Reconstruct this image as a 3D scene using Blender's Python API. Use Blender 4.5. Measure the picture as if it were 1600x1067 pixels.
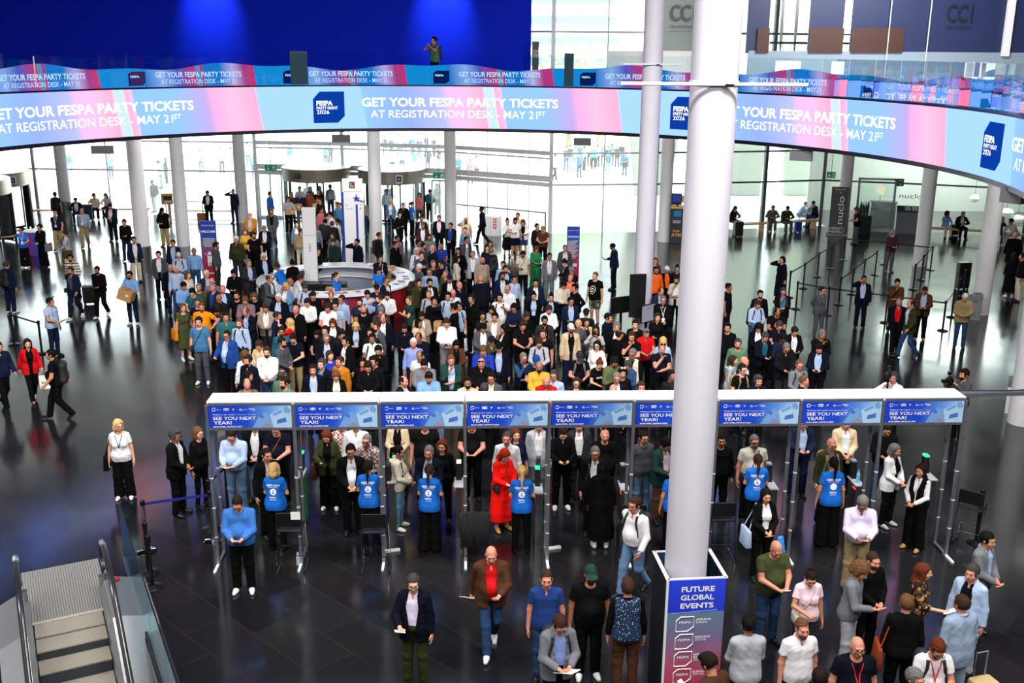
import bpy, bmesh, math, random, re
import numpy as np
from mathutils import Vector, Matrix
from mathutils.bvhtree import BVHTree
for _o in list(bpy.data.objects): bpy.data.objects.remove(_o)
SC = bpy.context.scene
COL = SC.collection
PI = math.pi

# ------------------------------------------------------------------ camera
CAM_H, F_PX = 8.8, 1627.0
PITCH = math.radians(15.9)
_F = np.array([0, math.cos(PITCH), -math.sin(PITCH)])
_U = np.array([0, math.sin(PITCH), math.cos(PITCH)])
_R = np.array([1.0, 0, 0])
_sr = .0277 * math.tan(PITCH); _cr = math.sqrt(1 - _sr * _sr)
RGT = _R * _cr + _U * _sr
UPV = _U * _cr - _R * _sr
cam = bpy.data.cameras.new('camera'); cam_o = bpy.data.objects.new('camera', cam); COL.objects.link(cam_o)
cam.sensor_fit = 'HORIZONTAL'; cam.sensor_width = 36.0; cam.lens = 36.0 * F_PX / 1600.0
cam.clip_end = 600
_m = Matrix((RGT, UPV, -_F)).transposed().to_4x4(); _m.translation = (0, 0, CAM_H)
cam_o.matrix_world = _m
SC.camera = cam_o

def ray(x, y): return _F + (x - 800) / F_PX * RGT + (533.5 - y) / F_PX * UPV
def G(x, y, z=0.0):
    """the spot at height z that the photograph shows at pixel x, y"""
    d = ray(x, y); return np.array([0, 0, CAM_H]) + d * ((z - CAM_H) / d[2])
def atY(x, y, Y):
    d = ray(x, y); return np.array([0, 0, CAM_H]) + d * (Y / d[1])
def pix(p):
    q = np.array(p) - np.array([0, 0, CAM_H]); w = q @ _F
    return 800 + F_PX * (q @ RGT) / w, 533.5 - F_PX * (q @ UPV) / w

# ------------------------------------------------------------------ daylight, lamps, exposure
LAMP = .41
W = bpy.data.worlds.new('world'); SC.world = W; W.use_nodes = True
nt = W.node_tree; bg = nt.nodes['Background']
bg.inputs['Color'].default_value = (.93, .97, 1.0, 1); bg.inputs['Strength'].default_value = 6.5
sun = bpy.data.lights.new('sun', 'SUN'); sun.energy = 14.0; sun.angle = math.radians(3); sun.color = (1, .97, .92)
sun_o = bpy.data.objects.new('sun', sun); COL.objects.link(sun_o)
sun_o.rotation_euler = (math.radians(38), 0, math.radians(35))
def area(name, loc, size, power, rot=(0, 0, 0), color=(1, 1, 1)):
    l = bpy.data.lights.new(name, 'AREA'); l.shape = 'RECTANGLE'; l.size, l.size_y = size; l.energy = power; l.color = color
    o = bpy.data.objects.new(name, l); COL.objects.link(o); o.location = loc; o.rotation_euler = rot; return o
# rows of hall lamps up under the roof, tilted into the hall
for _y, _p, _t in ((0, 900, 38), (8, 1500, 36), (16, 1900, 34)):
    for _x in (-12, -4, 4, 12):
        area('hall_lamp', (_x, _y, 13.6), (2.4, 1.4), _p * LAMP, (math.radians(_t), 0, 0), (1, .97, .94)).data.spread = math.radians(140)
for _x, _y, _r in ((-19, 37, 25), (-11, 39.5, 10), (-4, 40.5, 0), (4, 40.3, 0), (11, 36.5, -20), (16, 30, -40)):          # unseen fill lights added under the gallery edge to brighten the pillar fronts
    area('gallery_lamp', (_x, _y, 6.6), (2.4, .8), 900 * LAMP, (math.radians(52), 0, math.radians(_r)), (1, .97, .93))
area('upper_gallery_fill_lamp', (13, 36, 13.2), (5, 1.5), 1500, (math.radians(40), 0, math.radians(-15)), (1, .98, .96))  # unseen light added to brighten the upper gallery walls
area('restaurant_fill_lamp', (23, 54, 6.3), (6, 3), 4500 * LAMP, (0, 0, 0), (1, .96, .90))  # added fill, no fitting seen, lifts the dark restaurant interior
for _x in (-12.4, -2.9):          # two lamps washing the blue wall
    l = bpy.data.lights.new('wall_spot', 'SPOT'); l.energy = 1800; l.spot_size = math.radians(50); l.spot_blend = 1; l.shadow_soft_size = .15
    o = bpy.data.objects.new('wall_spot', l); COL.objects.link(o); o.location = (_x, 42.6, 12.8)
    o.rotation_euler = (math.radians(36), 0, 0)
SC.view_settings.view_transform = 'Standard'
try: SC.view_settings.look = 'None'
except Exception: pass
SC.view_settings.exposure = 0.0; SC.view_settings.gamma = 1.0; SC.view_settings.use_curve_mapping = False
SC.cycles.max_bounces = 6; SC.cycles.diffuse_bounces = 3; SC.cycles.glossy_bounces = 3
SC.cycles.transparent_max_bounces = 12; SC.cycles.transmission_bounces = 4
SC.cycles.sample_clamp_indirect = 6.0; SC.cycles.caustics_reflective = False; SC.cycles.caustics_refractive = False

# ------------------------------------------------------------------ materials
def lin(h):
    if isinstance(h, (tuple, list)): return tuple(h[:3])
    h = h.lstrip('#'); c = [int(h[i:i + 2], 16) / 255 for i in (0, 2, 4)]
    return tuple(v / 12.92 if v <= .04045 else ((v + .055) / 1.055) ** 2.4 for v in c)
MATS = {}
def N(t, kind, **kw):
    n = t.nodes.new(kind)
    for k, v in kw.items(): setattr(n, k, v)
    return n
def mat(name, col=None, rough=.6, metal=0.0, var=.12, scale=12.0, bump=0.0, spec=.5, emit=None, es=1.0, alpha=None):
    """a plain surface: principled shader with a faint procedural unevenness"""
    if name in MATS: return MATS[name]
    m = bpy.data.materials.new(name); m.use_nodes = True; MATS[name] = m
    t = m.node_tree; b = t.nodes['Principled BSDF']; c = lin(col) if col is not None else (.5, .5, .5)
    b.inputs['Roughness'].default_value = rough; b.inputs['Metallic'].default_value = metal
    b.inputs['Specular IOR Level'].default_value = spec
    tc = N(t, 'ShaderNodeTexCoord'); no = N(t, 'ShaderNodeTexNoise'); no.inputs['Scale'].default_value = scale; no.inputs['Detail'].default_value = 3
    t.links.new(tc.outputs['Object'], no.inputs['Vector'])
    mx = N(t, 'ShaderNodeMix', data_type='RGBA')
    mx.inputs[6].default_value = tuple(v * (1 - var) for v in c) + (1,); mx.inputs[7].default_value = tuple(min(1, v * (1 + var)) for v in c) + (1,)
    t.links.new(no.outputs['Fac'], mx.inputs[0]); t.links.new(mx.outputs[2], b.inputs['Base Color'])
    if bump:
        bp = N(t, 'ShaderNodeBump'); bp.inputs['Strength'].default_value = bump; bp.inputs['Distance'].default_value = .02
        t.links.new(no.outputs['Fac'], bp.inputs['Height']); t.links.new(bp.outputs['Normal'], b.inputs['Normal'])
    if emit is not None:
        b.inputs['Emission Color'].default_value = lin(emit) + (1,); b.inputs['Emission Strength'].default_value = es
    return m
def glass(name, tint=(.93, .98, .97), refl=.1, haze=0.0):
    if name in MATS: return MATS[name]
    m = bpy.data.materials.new(name); m.use_nodes = True; MATS[name] = m
    t = m.node_tree; t.nodes.remove(t.nodes['Principled BSDF']); out = t.nodes['Material Output']
    tr = N(t, 'ShaderNodeBsdfTransparent'); tr.inputs['Color'].default_value = tuple(tint) + (1,)
    gl = N(t, 'ShaderNodeBsdfGlossy'); gl.inputs['Roughness'].default_value = .01
    mx = N(t, 'ShaderNodeMixShader')
    fr = N(t, 'ShaderNodeFresnel'); fr.inputs['IOR'].default_value = 1.45
    ad = N(t, 'ShaderNodeMath', operation='MULTIPLY'); ad.inputs[1].default_value = refl * 10; ad.use_clamp = True
    t.links.new(fr.outputs[0], ad.inputs[0]); t.links.new(ad.outputs[0], mx.inputs[0])
    if haze:
        tl = N(t, 'ShaderNodeBsdfTranslucent'); tl.inputs['Color'].default_value = (.95, .98, 1, 1); hz = N(t, 'ShaderNodeMixShader'); hz.inputs[0].default_value = haze
        t.links.new(tr.outputs[0], hz.inputs[1]); t.links.new(tl.outputs[0], hz.inputs[2]); tr = hz
    t.links.new(tr.outputs[0], mx.inputs[1]); t.links.new(gl.outputs[0], mx.inputs[2]); t.links.new(mx.outputs[0], out.inputs['Surface'])
    return m
def emis(name, col, s=1.0):
    if name in MATS: return MATS[name]
    m = bpy.data.materials.new(name); m.use_nodes = True; MATS[name] = m
    t = m.node_tree; t.nodes.remove(t.nodes['Principled BSDF'])
    e = N(t, 'ShaderNodeEmission'); e.inputs['Color'].default_value = lin(col) + (1,); e.inputs['Strength'].default_value = s
    t.links.new(e.outputs[0], t.nodes['Material Output'].inputs['Surface'])
    return m

# ------------------------------------------------------------------ mesh helpers
class MB:
    """collects boxes, bars, tubes and lathes into one mesh"""
    def __init__(s): s.v = []; s.f = []; s.mi = []
    def add(s, vs, fs, mi=0):
        b = len(s.v); s.v += [tuple(map(float, p)) for p in vs]; s.f += [tuple(b + i for i in f) for f in fs]; s.mi += [mi] * len(fs); return s
    def box(s, c, d, rz=0.0, mi=0, M=None):
        x, y, z = (k / 2 for k in d); vs = [(i, j, k) for i in (-x, x) for j in (-y, y) for k in (-z, z)]
        cs, sn = math.cos(rz), math.sin(rz)
        vs = [(c[0] + p[0] * cs - p[1] * sn, c[1] + p[0] * sn + p[1] * cs, c[2] + p[2]) for p in vs]
        if M is not None: vs = [tuple(M @ Vector(p)) for p in vs]
        return s.add(vs, [(0, 1, 3, 2), (4, 6, 7, 5), (0, 4, 5, 1), (2, 3, 7, 6), (0, 2, 6, 4), (1, 5, 7, 3)], mi)
    def bar(s, a, b, w, h=None, mi=0):
        """a square bar from a to b"""
        a, b = Vector(a), Vector(b); h = h or w; d = (b - a).normalized()
        u = Vector((0, 0, 1)).cross(d)
        u = Vector((1, 0, 0)) if u.length < 1e-4 else u.normalized()
        n = d.cross(u); vs = []
        for p in (a, b):
            for i, j in ((-1, -1), (1, -1), (1, 1), (-1, 1)): vs.append(p + u * (i * w / 2) + n * (j * h / 2))
        return s.add(vs, [(3, 2, 1, 0), (4, 5, 6, 7)] + [(i, (i + 1) % 4, 4 + (i + 1) % 4, 4 + i) for i in range(4)], mi)
    def tube(s, pts, r, n=8, mi=0, closed=False):
        pts = [Vector(p) for p in pts]; rs = r if isinstance(r, (list, tuple)) else [r] * len(pts); L = len(pts); vs = []
        up = Vector((0, 0, 1))
        for i, p in enumerate(pts):
            d = (pts[(i + 1) % L] - pts[i - 1]) if closed else (pts[min(i + 1, L - 1)] - pts[max(i - 1, 0)])
            d = d.normalized() if d.length > 1e-9 else Vector((0, 0, 1))
            u = up.cross(d)
            if u.length < .05: u = Vector((1, 0, 0)).cross(d)
            u.normalize(); w = d.cross(u)
            vs += [p + (u * math.cos(2 * PI * k / n) + w * math.sin(2 * PI * k / n)) * rs[i] for k in range(n)]
        fs = []
        for i in range(L if closed else L - 1):
            a, b = i * n, ((i + 1) % L) * n
            fs += [(a + k, a + (k + 1) % n, b + (k + 1) % n, b + k) for k in range(n)]
        if not closed: fs += [tuple(range(n))[::-1], tuple(range((L - 1) * n, L * n))]
        return s.add(vs, fs, mi)
    def lathe(s, c, prof, n=24, mi=0, sx=1, sy=1, caps=True):
        """prof: (radius, z) from bottom to top about a vertical axis at c"""
        vs = [(c[0] + r * sx * math.cos(2 * PI * k / n), c[1] + r * sy * math.sin(2 * PI * k / n), c[2] + z) for r, z in prof for k in range(n)]
        L = len(prof); fs = []
        for i in range(L - 1): fs += [(i * n + k, i * n + (k + 1) % n, (i + 1) * n + (k + 1) % n, (i + 1) * n + k) for k in range(n)]
        if caps: fs += [tuple(range(n))[::-1], tuple(range((L - 1) * n, L * n))]
        return s.add(vs, fs, mi)
    def prism(s, poly, z0, z1, mi=0):
        n = len(poly); vs = [(p[0], p[1], z0) for p in poly] + [(p[0], p[1], z1) for p in poly]
        return s.add(vs, [tuple(range(n))[::-1], tuple(range(n, 2 * n))] + [(i, (i + 1) % n, n + (i + 1) % n, n + i) for i in range(n)], mi)
    def mesh(s, name, ms, smooth=False, bevel=0):
        me = bpy.data.meshes.new(name); me.from_pydata(s.v, [], s.f)
        for m in (ms if isinstance(ms, (list, tuple)) else [ms]): me.materials.append(m)
        if any(s.mi): me.polygons.foreach_set('material_index', s.mi)
        bm = bmesh.new(); bm.from_mesh(me); bmesh.ops.recalc_face_normals(bm, faces=bm.faces)
        if bevel: bmesh.ops.bevel(bm, geom=list(bm.edges), offset=bevel, segments=2, affect='EDGES', profile=.5, clamp_overlap=True)
        bm.to_mesh(me); bm.free()
        if smooth: smooth_by_angle(me)
        return me
    def build(s, name, ms, parent=None, smooth=False, bevel=0):
        tint = isinstance(ms, tuple) and isinstance(ms[0], str)
        o = put(name, s.mesh(name, [None] if tint else ms, smooth, bevel), parent)
        if tint: skinobj(o, ms)
        return o
def smooth_by_angle(me, ang=40):
    me.polygons.foreach_set('use_smooth', [True] * len(me.polygons))
    try: me.set_sharp_from_angle(angle=math.radians(ang))
    except Exception: pass
def put(name, me, parent=None):
    o = bpy.data.objects.new(name, me); COL.objects.link(o)
    if parent is not None: o.parent = parent
    return o
def tag(o, label=None, cat=None, group=None, kind=None):
    if label: o['label'] = label
    if cat: o['category'] = cat
    if group: o['group'] = group
    if kind: o['kind'] = kind
    return o
def empty(name, loc=(0, 0, 0), rz=0.0, label=None, cat=None, group=None):
    o = bpy.data.objects.new(name, None); o.empty_display_size = .1; COL.objects.link(o)
    o.location = tuple(loc); o.rotation_euler = (0, 0, rz); return tag(o, label, cat, group)
def kids(o): return [c for c in KID.get(o.name, [])]
def copy_tree(o, parent=None):
    c = o.copy(); COL.objects.link(c)
    if parent is not None: c.parent = parent
    for ch in list(o.children): copy_tree(ch, c)
    return c
def struct(o): o['kind'] = 'structure'; return o
# lettering
_tc = bpy.data.curves.new('lettering', 'FONT'); _to = bpy.data.objects.new('lettering', _tc); COL.objects.link(_to)
def text_geo(txt, h, sx=1.0, bold=0.0, align='LEFT', depth=0.0, space=1.0, lead=1.0):
    """letters as (verts, faces) in the x-z plane, capitals h tall, baseline at z = 0"""
    _tc.body = txt; _tc.size = h / .70; _tc.offset = bold * h; _tc.extrude = depth; _tc.align_x = align; _tc.space_character = space; _tc.space_line = lead
    _tc.resolution_u = 3
    bpy.context.view_layer.update()
    me = bpy.data.meshes.new_from_object(_to.evaluated_get(bpy.context.evaluated_depsgraph_get()))
    vs = [(v.co.x * sx, -v.co.z, v.co.y) for v in me.vertices]; fs = [tuple(p.vertices) for p in me.polygons]
    bpy.data.meshes.remove(me)
    return vs, fs
def text_fit(txt, h, width, bold=0.0, align='LEFT', space=1.0):
    """letters stretched to fill a width"""
    vs, fs = text_geo(txt, h, 1.0, bold, 'LEFT', 0, space)
    x0 = min(v[0] for v in vs); x1 = max(v[0] for v in vs); k = width / (x1 - x0); off = {'LEFT': 0, 'CENTER': -width / 2, 'RIGHT': -width}[align]
    return [((v[0] - x0) * k + off, v[1], v[2]) for v in vs], fs
# ------------------------------------------------------------------ surfaces of the hall
def tile_floor():
    m = bpy.data.materials.new('dark_tiles'); m.use_nodes = True; MATS['dark_tiles'] = m; t = m.node_tree; b = t.nodes['Principled BSDF']
    tc = N(t, 'ShaderNodeTexCoord'); mp = N(t, 'ShaderNodeMapping'); mp.inputs['Rotation'].default_value = (0, 0, math.radians(44)); t.links.new(tc.outputs['Object'], mp.inputs['Vector'])
    br = N(t, 'ShaderNodeTexBrick'); br.inputs['Scale'].default_value = 1.0; br.inputs['Brick Width'].default_value = 1.5; br.inputs['Row Height'].default_value = .75
    br.inputs['Mortar Size'].default_value = .006; br.inputs['Mortar Smooth'].default_value = .2; br.inputs['Color1'].default_value = (.010, .010, .012, 1); br.inputs['Color2'].default_value = (.018, .018, .021, 1); br.inputs['Mortar'].default_value = (.035, .035, .036, 1)
    t.links.new(mp.outputs[0], br.inputs['Vector']); no = N(t, 'ShaderNodeTexNoise'); no.inputs['Scale'].default_value = .9; no.inputs['Detail'].default_value = 4; t.links.new(mp.outputs[0], no.inputs['Vector'])
    mx = N(t, 'ShaderNodeMix', data_type='RGBA', blend_type='MULTIPLY'); mx.inputs[0].default_value = .5; t.links.new(br.outputs['Color'], mx.inputs[6]); t.links.new(no.outputs['Color'], mx.inputs[7]); t.links.new(mx.outputs[2], b.inputs['Base Color'])
    mr = N(t, 'ShaderNodeMapRange'); mr.inputs['From Min'].default_value = .3; mr.inputs['From Max'].default_value = .7; mr.inputs['To Min'].default_value = .12; mr.inputs['To Max'].default_value = .19
    t.links.new(no.outputs['Fac'], mr.inputs['Value']); t.links.new(mr.outputs[0], b.inputs['Roughness']); b.inputs['Specular IOR Level'].default_value = .68
    return m
FLOOR = tile_floor(); WHITEP = mat('white_paint', '#dcdcdc', .45, var=.03, scale=3); PLASTER = mat('pale_plaster', '#d4d3d6', .75, var=.05, scale=5, bump=.1)
STEEL = mat('brushed_steel', '#b4b6ba', .28, 1.0, var=.12, scale=40); CHROME = mat('chrome', '#d8dade', .10, 1.0, var=.03); DKMET = mat('dark_metal', '#1a1b1e', .4, .6); ALU = mat('aluminium', '#8f939c', .38, .75, var=.06)
WHITEL = mat('white_laminate', '#ececee', .35, var=.02); BLACKP = mat('black_paint', '#0c0c0e', .4); WOOD = mat('pale_wood', '#b98a54', .5, var=.2, scale=9); GREYM = mat('grey_metal', '#85868c', .45, .3, var=.05)
GLASS = glass('clear_glass', (.93, .98, .97), .08, .07); GLASSG = glass('green_glass', (.87, .95, .93), .10, .05); GLASSR = glass('rail_glass', (.78, .92, .94), .05)
SLABM = mat('slab_paint', '#c8c8c8', .7, var=.03)
# escalator frame: origin at the comb, s runs down the flight, t to its right
EO = np.array([-7.0, 14.67]); EU = np.array([.45, -.893]); EV = np.array([.893, .45])
def esc(s, t, z): p = EO + EU * s + EV * t; return (p[0], p[1], z)
hole = [esc(.0, 1.0, 0), esc(.0, -2.3, 0), esc(6.4, -2.3, 0), esc(6.4, 1.0, 0)]
outer = [(32, 46, 0), (-46, 46, 0), (-46, -8, 0), (32, -8, 0)]
m = MB(); vs = hole + outer + [(p[0], p[1], -.3) for p in hole]
m.add(vs, [(i, (i + 1) % 4, 4 + (i + 1) % 4, 4 + i) for i in range(4)] + [(i, 8 + i, 8 + (i + 1) % 4, (i + 1) % 4) for i in range(4)])
FAC = [(-45, 56.0), (-25.2, 55.1), (-13.4, 54.6), (-8.8, 54.2), (-3.3, 53.0), (1.8, 50.1), (6.9, 50.8), (12.5, 52.0), (15.7, 52.9), (20.4, 51.5), (24.7, 49.9), (31.5, 47.2)]
m.add([(-46, 46, 0), (32, 46, 0), (32, 47.2, 0)] + [(x, y, 0) for x, y in FAC[::-1]] + [(-46, 56, 0)], [tuple(range(4 + len(FAC)))]); m.add([(16, 52.6, -.004), (31.9, 47, -.004), (31.9, 58.4, -.004), (16, 58.4, -.004)], [(0, 1, 2, 3)])
struct(m.build('floor', FLOOR))
# the shaft below the escalator
m = MB(); z0 = -3.6; hv = [(p[0], p[1]) for p in hole]
m.add([(p[0], p[1], -.3) for p in hv] + [(p[0], p[1], z0) for p in hv], [(i, (i + 1) % 4, 4 + (i + 1) % 4, 4 + i) for i in range(4)] + [(4, 5, 6, 7)])
struct(m.build('wall_shaft', mat('shaft_grey', '#3a3c40', .6)))
DARKW = mat('dark_wall', '#3a3b40', .8, var=.04, scale=1)
# roof and the closed sides of the hall
struct(MB().box((-7, 24, 14.6), (78, 66, .4)).build('ceiling', mat('dark_ceiling', '#1c1d20', .9)))
struct(MB().box((-46.2, 24, 7), (.4, 66, 15)).build('wall_left', DARKW)); struct(MB().box((32.2, 24, 7), (.4, 66, 15)).build('wall_right', DARKW)); struct(MB().box((-7, -8.2, 7), (78, .4, 15)).build('wall_near', DARKW))

# ---- the ring: gallery slab, curved display, glass railing
RC = np.array([-2.29, 25.45]); RR = 13.61; Z0, Z1 = 5.78, 7.35; PER = 55.5; E0 = 118.6
def rp(deg, r, z): a = math.radians(deg); return (RC[0] + r * math.cos(a), RC[1] + r * math.sin(a), z)
A_L, A_R = 168.0, -29.0
inner = [rp(d, RR + .12, 0)[:2] for d in np.linspace(A_L, A_R, 72)]
poly = inner + [(31.8, 21), (31.8, 46.6)] + [(x, y - .35) for x, y in FAC[::-1][1:-1]] + [(-45.8, 55.4), (-45.8, 29)]
struct(MB().prism(poly, 6.75, 7.3).build('floor_gallery', mat('gallery_floor', '#c4c4c6', .35, var=.04)))
def led_material(name, strength, dim=1.0, pal=None):
    """what the display shows: blocks of sky blue and pink with soft runs between them"""
    m = bpy.data.materials.new(name); m.use_nodes = True; MATS[name] = m; t = m.node_tree; t.nodes.remove(t.nodes['Principled BSDF'])
    uv = N(t, 'ShaderNodeUVMap'); sp = N(t, 'ShaderNodeSeparateXYZ'); t.links.new(uv.outputs[0], sp.inputs[0])
    sl = N(t, 'ShaderNodeMath', operation='MULTIPLY_ADD'); sl.inputs[1].default_value = .018; t.links.new(sp.outputs[1], sl.inputs[0]); t.links.new(sp.outputs[0], sl.inputs[2])
    fr = N(t, 'ShaderNodeMath', operation='FRACT'); t.links.new(sl.outputs[0], fr.inputs[0])
    rp_ = N(t, 'ShaderNodeValToRGB'); e = rp_.color_ramp.elements; t.links.new(fr.outputs[0], rp_.inputs[0])
    A, B_, L_, P_, Q_ = pal or ((.45, .78, 2.4), (.34, .65, 2.6), (.56, .60, 2.0), (2.2, .62, .88), (2.7, .50, .76))
    W_ = (.66, .92, 1.1) if pal is None else (.1, .35, .6)
    S = [(0, A), (.28, A), (.285, B_), (.40, (.34, .50, .98)), (.50, L_), (.575, P_), (.620, Q_), (.622, W_), (.648, W_), (.650, Q_), (.668, P_), (.670, B_), (.78, B_), (.86, (.62, .48, .92)), (.93, P_), (.996, Q_), (.998, A)]
    while len(e) < len(S): e.new(.5)
    for q, (p, c) in zip(e, S): q.position = p; q.color = tuple(v * dim for v in c) + (1,)
    em = N(t, 'ShaderNodeEmission'); em.inputs['Strength'].default_value = strength; t.links.new(rp_.outputs[0], em.inputs['Color']); t.links.new(em.outputs[0], t.nodes['Material Output'].inputs['Surface'])
    return m
def ring_strip(name, r, z0, z1, mats, thick, parent=None, a0=A_L, a1=A_R, n=150, period=PER, off=0.0, ztop=None):
    """curved band facing the middle of the ring, its face mapped along the arc"""
    ds = np.linspace(a0, a1, n); vs = []; fs = []; mi = []; uvs = []
    zt = lambda d: z1 if ztop is None else ztop(d)
    for d in ds: vs += [rp(d, r, z0), rp(d, r, zt(d)), rp(d, r + thick, zt(d)), rp(d, r + thick, z0)]
    for i in range(n - 1):
        a, b = 4 * i, 4 * i + 4; u0, u1 = (E0 + off - ds[i]) / period + 9, (E0 + off - ds[i + 1]) / period + 9
        for k in range(4):
            fs.append((a + k, b + k, b + (k + 1) % 4, a + (k + 1) % 4)); mi.append(0 if k == 0 else 1); uvs += [(u0, 0), (u1, 0), (u1, 1), (u0, 1)]
    fs += [(0, 1, 2, 3), tuple(4 * (n - 1) + k for k in (3, 2, 1, 0))]; mi += [1, 1]; uvs += [(0, 0)] * 8
    me = bpy.data.meshes.new(name); me.from_pydata(vs, [], fs)
    for q in mats: me.materials.append(q)
    me.polygons.foreach_set('material_index', mi); ul = me.uv_layers.new(name='UVMap'); ul.data.foreach_set('uv', [c for p in uvs for c in p])
    bm = bmesh.new(); bm.from_mesh(me); bmesh.ops.recalc_face_normals(bm, faces=bm.faces); bm.to_mesh(me); bm.free(); return put(name, me, parent)
def ring_text(geo, deg, z, r, m):
    """bend flat letters round the ring; deg is where x = 0 falls"""
    vs, fs = geo; m.add([rp(deg - math.degrees(v[0] / RR), r, z + v[2]) for v in vs], fs)
LEDM = led_material('display_picture', 1.0); TXT = emis('display_white', '#ffffff', 1.6); LOGO = emis('display_navy', '#0b3fa8', 1.0)
disp = empty('curved_display', rp(90, RR, Z0), 0, 'long curved display ribbon with white party ticket text along the gallery edge', 'display'); DI = Matrix.Translation(disp.location).inverted()
def under(o, root): o.parent = root; o.matrix_parent_inverse = Matrix.Translation(root.location).inverted(); return o
under(ring_strip('screen', RR, Z0 + .05, Z1 - .03, [LEDM, BLACKP], .10), disp); under(ring_strip('housing', RR - .015, Z0 - .07, Z0 + .05, [BLACKP, BLACKP], .16), disp); under(ring_strip('top_rail', RR - .01, Z1 - .03, Z1 + .02, [DKMET, DKMET], .16), disp)
tw = math.radians(30.3) * RR; sw = math.radians(25.8) * RR
title = text_fit('GET YOUR FESPA PARTY TICKETS', .295, tw, .035); sub = text_fit('AT REGISTRATION DESK - MAY 21', .27, sw, .004); st_ = text_geo('ST', .15, 1.2, .004)
l1 = text_fit('FESPA', .155, .58, .05); l2 = text_fit('PARTY NIGHT', .10, .76, .02); l3 = text_fit('2026', .13, .45, .008)
for k in (-1, 0, 1, 2):
    e = E0 - PER * k; rr = RR - .012
    if A_R < e - 14.8 < A_L + 5 or k == -1:
        m = MB(); ring_text(title, e - 14.9, 6.615, rr, m); ring_text(sub, e - 16.2, 6.21, rr, m); ring_text(([(v[0], v[1], v[2]) for v in st_[0]], st_[1]), e - 16.2 - 25.9, 6.33, rr, m)
        if k != -1 or True: m.v = [v for v in m.v]; under(m.build('lettering', TXT), disp)
    if A_R < e - 12.4 and e - 7.4 < A_L:
        m = MB(); w = math.radians(4.75) * RR; pts = [(.0, .0), (w * .78, 0), (w, .24), (w, 1.10), (w * .22, 1.10), (0, .84)]
        b = MB(); vs = [rp(e - 7.5 - math.degrees(x / RR), RR - .010, 6.04 + z) for x, z in pts]; b.add(vs, [tuple(range(6))]); lg = under(b.build('logo_panel', LOGO), disp)
        for g, zz in ((l1, 6.66), (l2, 6.52), (l3, 6.36)): ring_text(g, e - 7.5 - math.degrees(.12 / RR), zz, RR - .034, m)
        q = m.build('logo_lettering', TXT); under(q, disp)
# the ribbon's reflection in the railing glass, built as a dim glowing strip
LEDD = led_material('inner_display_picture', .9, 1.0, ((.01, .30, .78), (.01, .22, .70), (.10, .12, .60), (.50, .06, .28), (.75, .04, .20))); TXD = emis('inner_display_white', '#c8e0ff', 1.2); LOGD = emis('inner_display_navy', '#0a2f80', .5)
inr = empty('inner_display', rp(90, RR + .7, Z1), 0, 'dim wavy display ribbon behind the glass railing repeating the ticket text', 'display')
under(ring_strip('screen', RR + .62, Z1 - .04, 8.0, [LEDD, BLACKP], .08, period=22.0, n=260, ztop=lambda d: 8.0 + .09 * math.sin(d * .22) + .05 * math.sin(d * .51 + 1)), inr)  # glowing strip standing in for the reflection
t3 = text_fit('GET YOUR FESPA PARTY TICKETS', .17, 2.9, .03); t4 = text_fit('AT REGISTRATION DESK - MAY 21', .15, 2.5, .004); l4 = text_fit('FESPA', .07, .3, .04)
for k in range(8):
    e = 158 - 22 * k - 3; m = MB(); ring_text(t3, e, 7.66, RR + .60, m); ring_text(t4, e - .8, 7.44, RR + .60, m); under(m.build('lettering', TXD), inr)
    b = MB(); b.add([rp(e + x, RR + .605, z) for x, z in ((3.8, 7.4), (1.9, 7.4), (1.4, 7.5), (1.4, 7.86), (3.3, 7.86), (3.8, 7.78))], [tuple(range(6))]); under(b.build('logo_panel', LOGD), inr)  # logo within the reflection
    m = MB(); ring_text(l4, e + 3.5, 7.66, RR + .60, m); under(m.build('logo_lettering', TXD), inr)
rail = empty('glass_railing', rp(90, RR + .2, Z1), 0, 'clear glass railing of curved panels on the gallery edge above the display', 'railing')
ds = np.linspace(A_L, A_R, 46)
for i in range(45):
    d0, d1 = ds[i], ds[i + 1] + .12; m = MB(); vs = []
    for d in (d0, (d0 + d1) / 2, d1): vs += [rp(d, RR + .24, 7.3), rp(d, RR + .24, 8.46)]
    m.add(vs, [(0, 2, 3, 1), (2, 4, 5, 3)]); under(m.build('glass_panel', GLASSR), rail)
for d in (112.6, 72.3):
    m = MB(); p = rp(d, RR + .42, 7.33); m.box((p[0], p[1], 7.95), (.62 if d > 100 else .34, .04, 1.15), math.radians(d - 90)); o = m.build('railing_cabinet', mat('slate_panel', '#2a4458', .5)); tag(o, 'slate grey upright panel behind the railing, ' + ('left' if d > 100 else 'right') + ' of the two', 'panel', 'panels behind the railing')
m = MB(); a_ = atY(57, 136, 31.5); b_ = atY(52, 88, 31.5); m.tube([a_, b_], .02, 6); tag(m.build('rod', WHITEP), 'thin white rod standing at the display edge, far left', 'rod')
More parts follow.
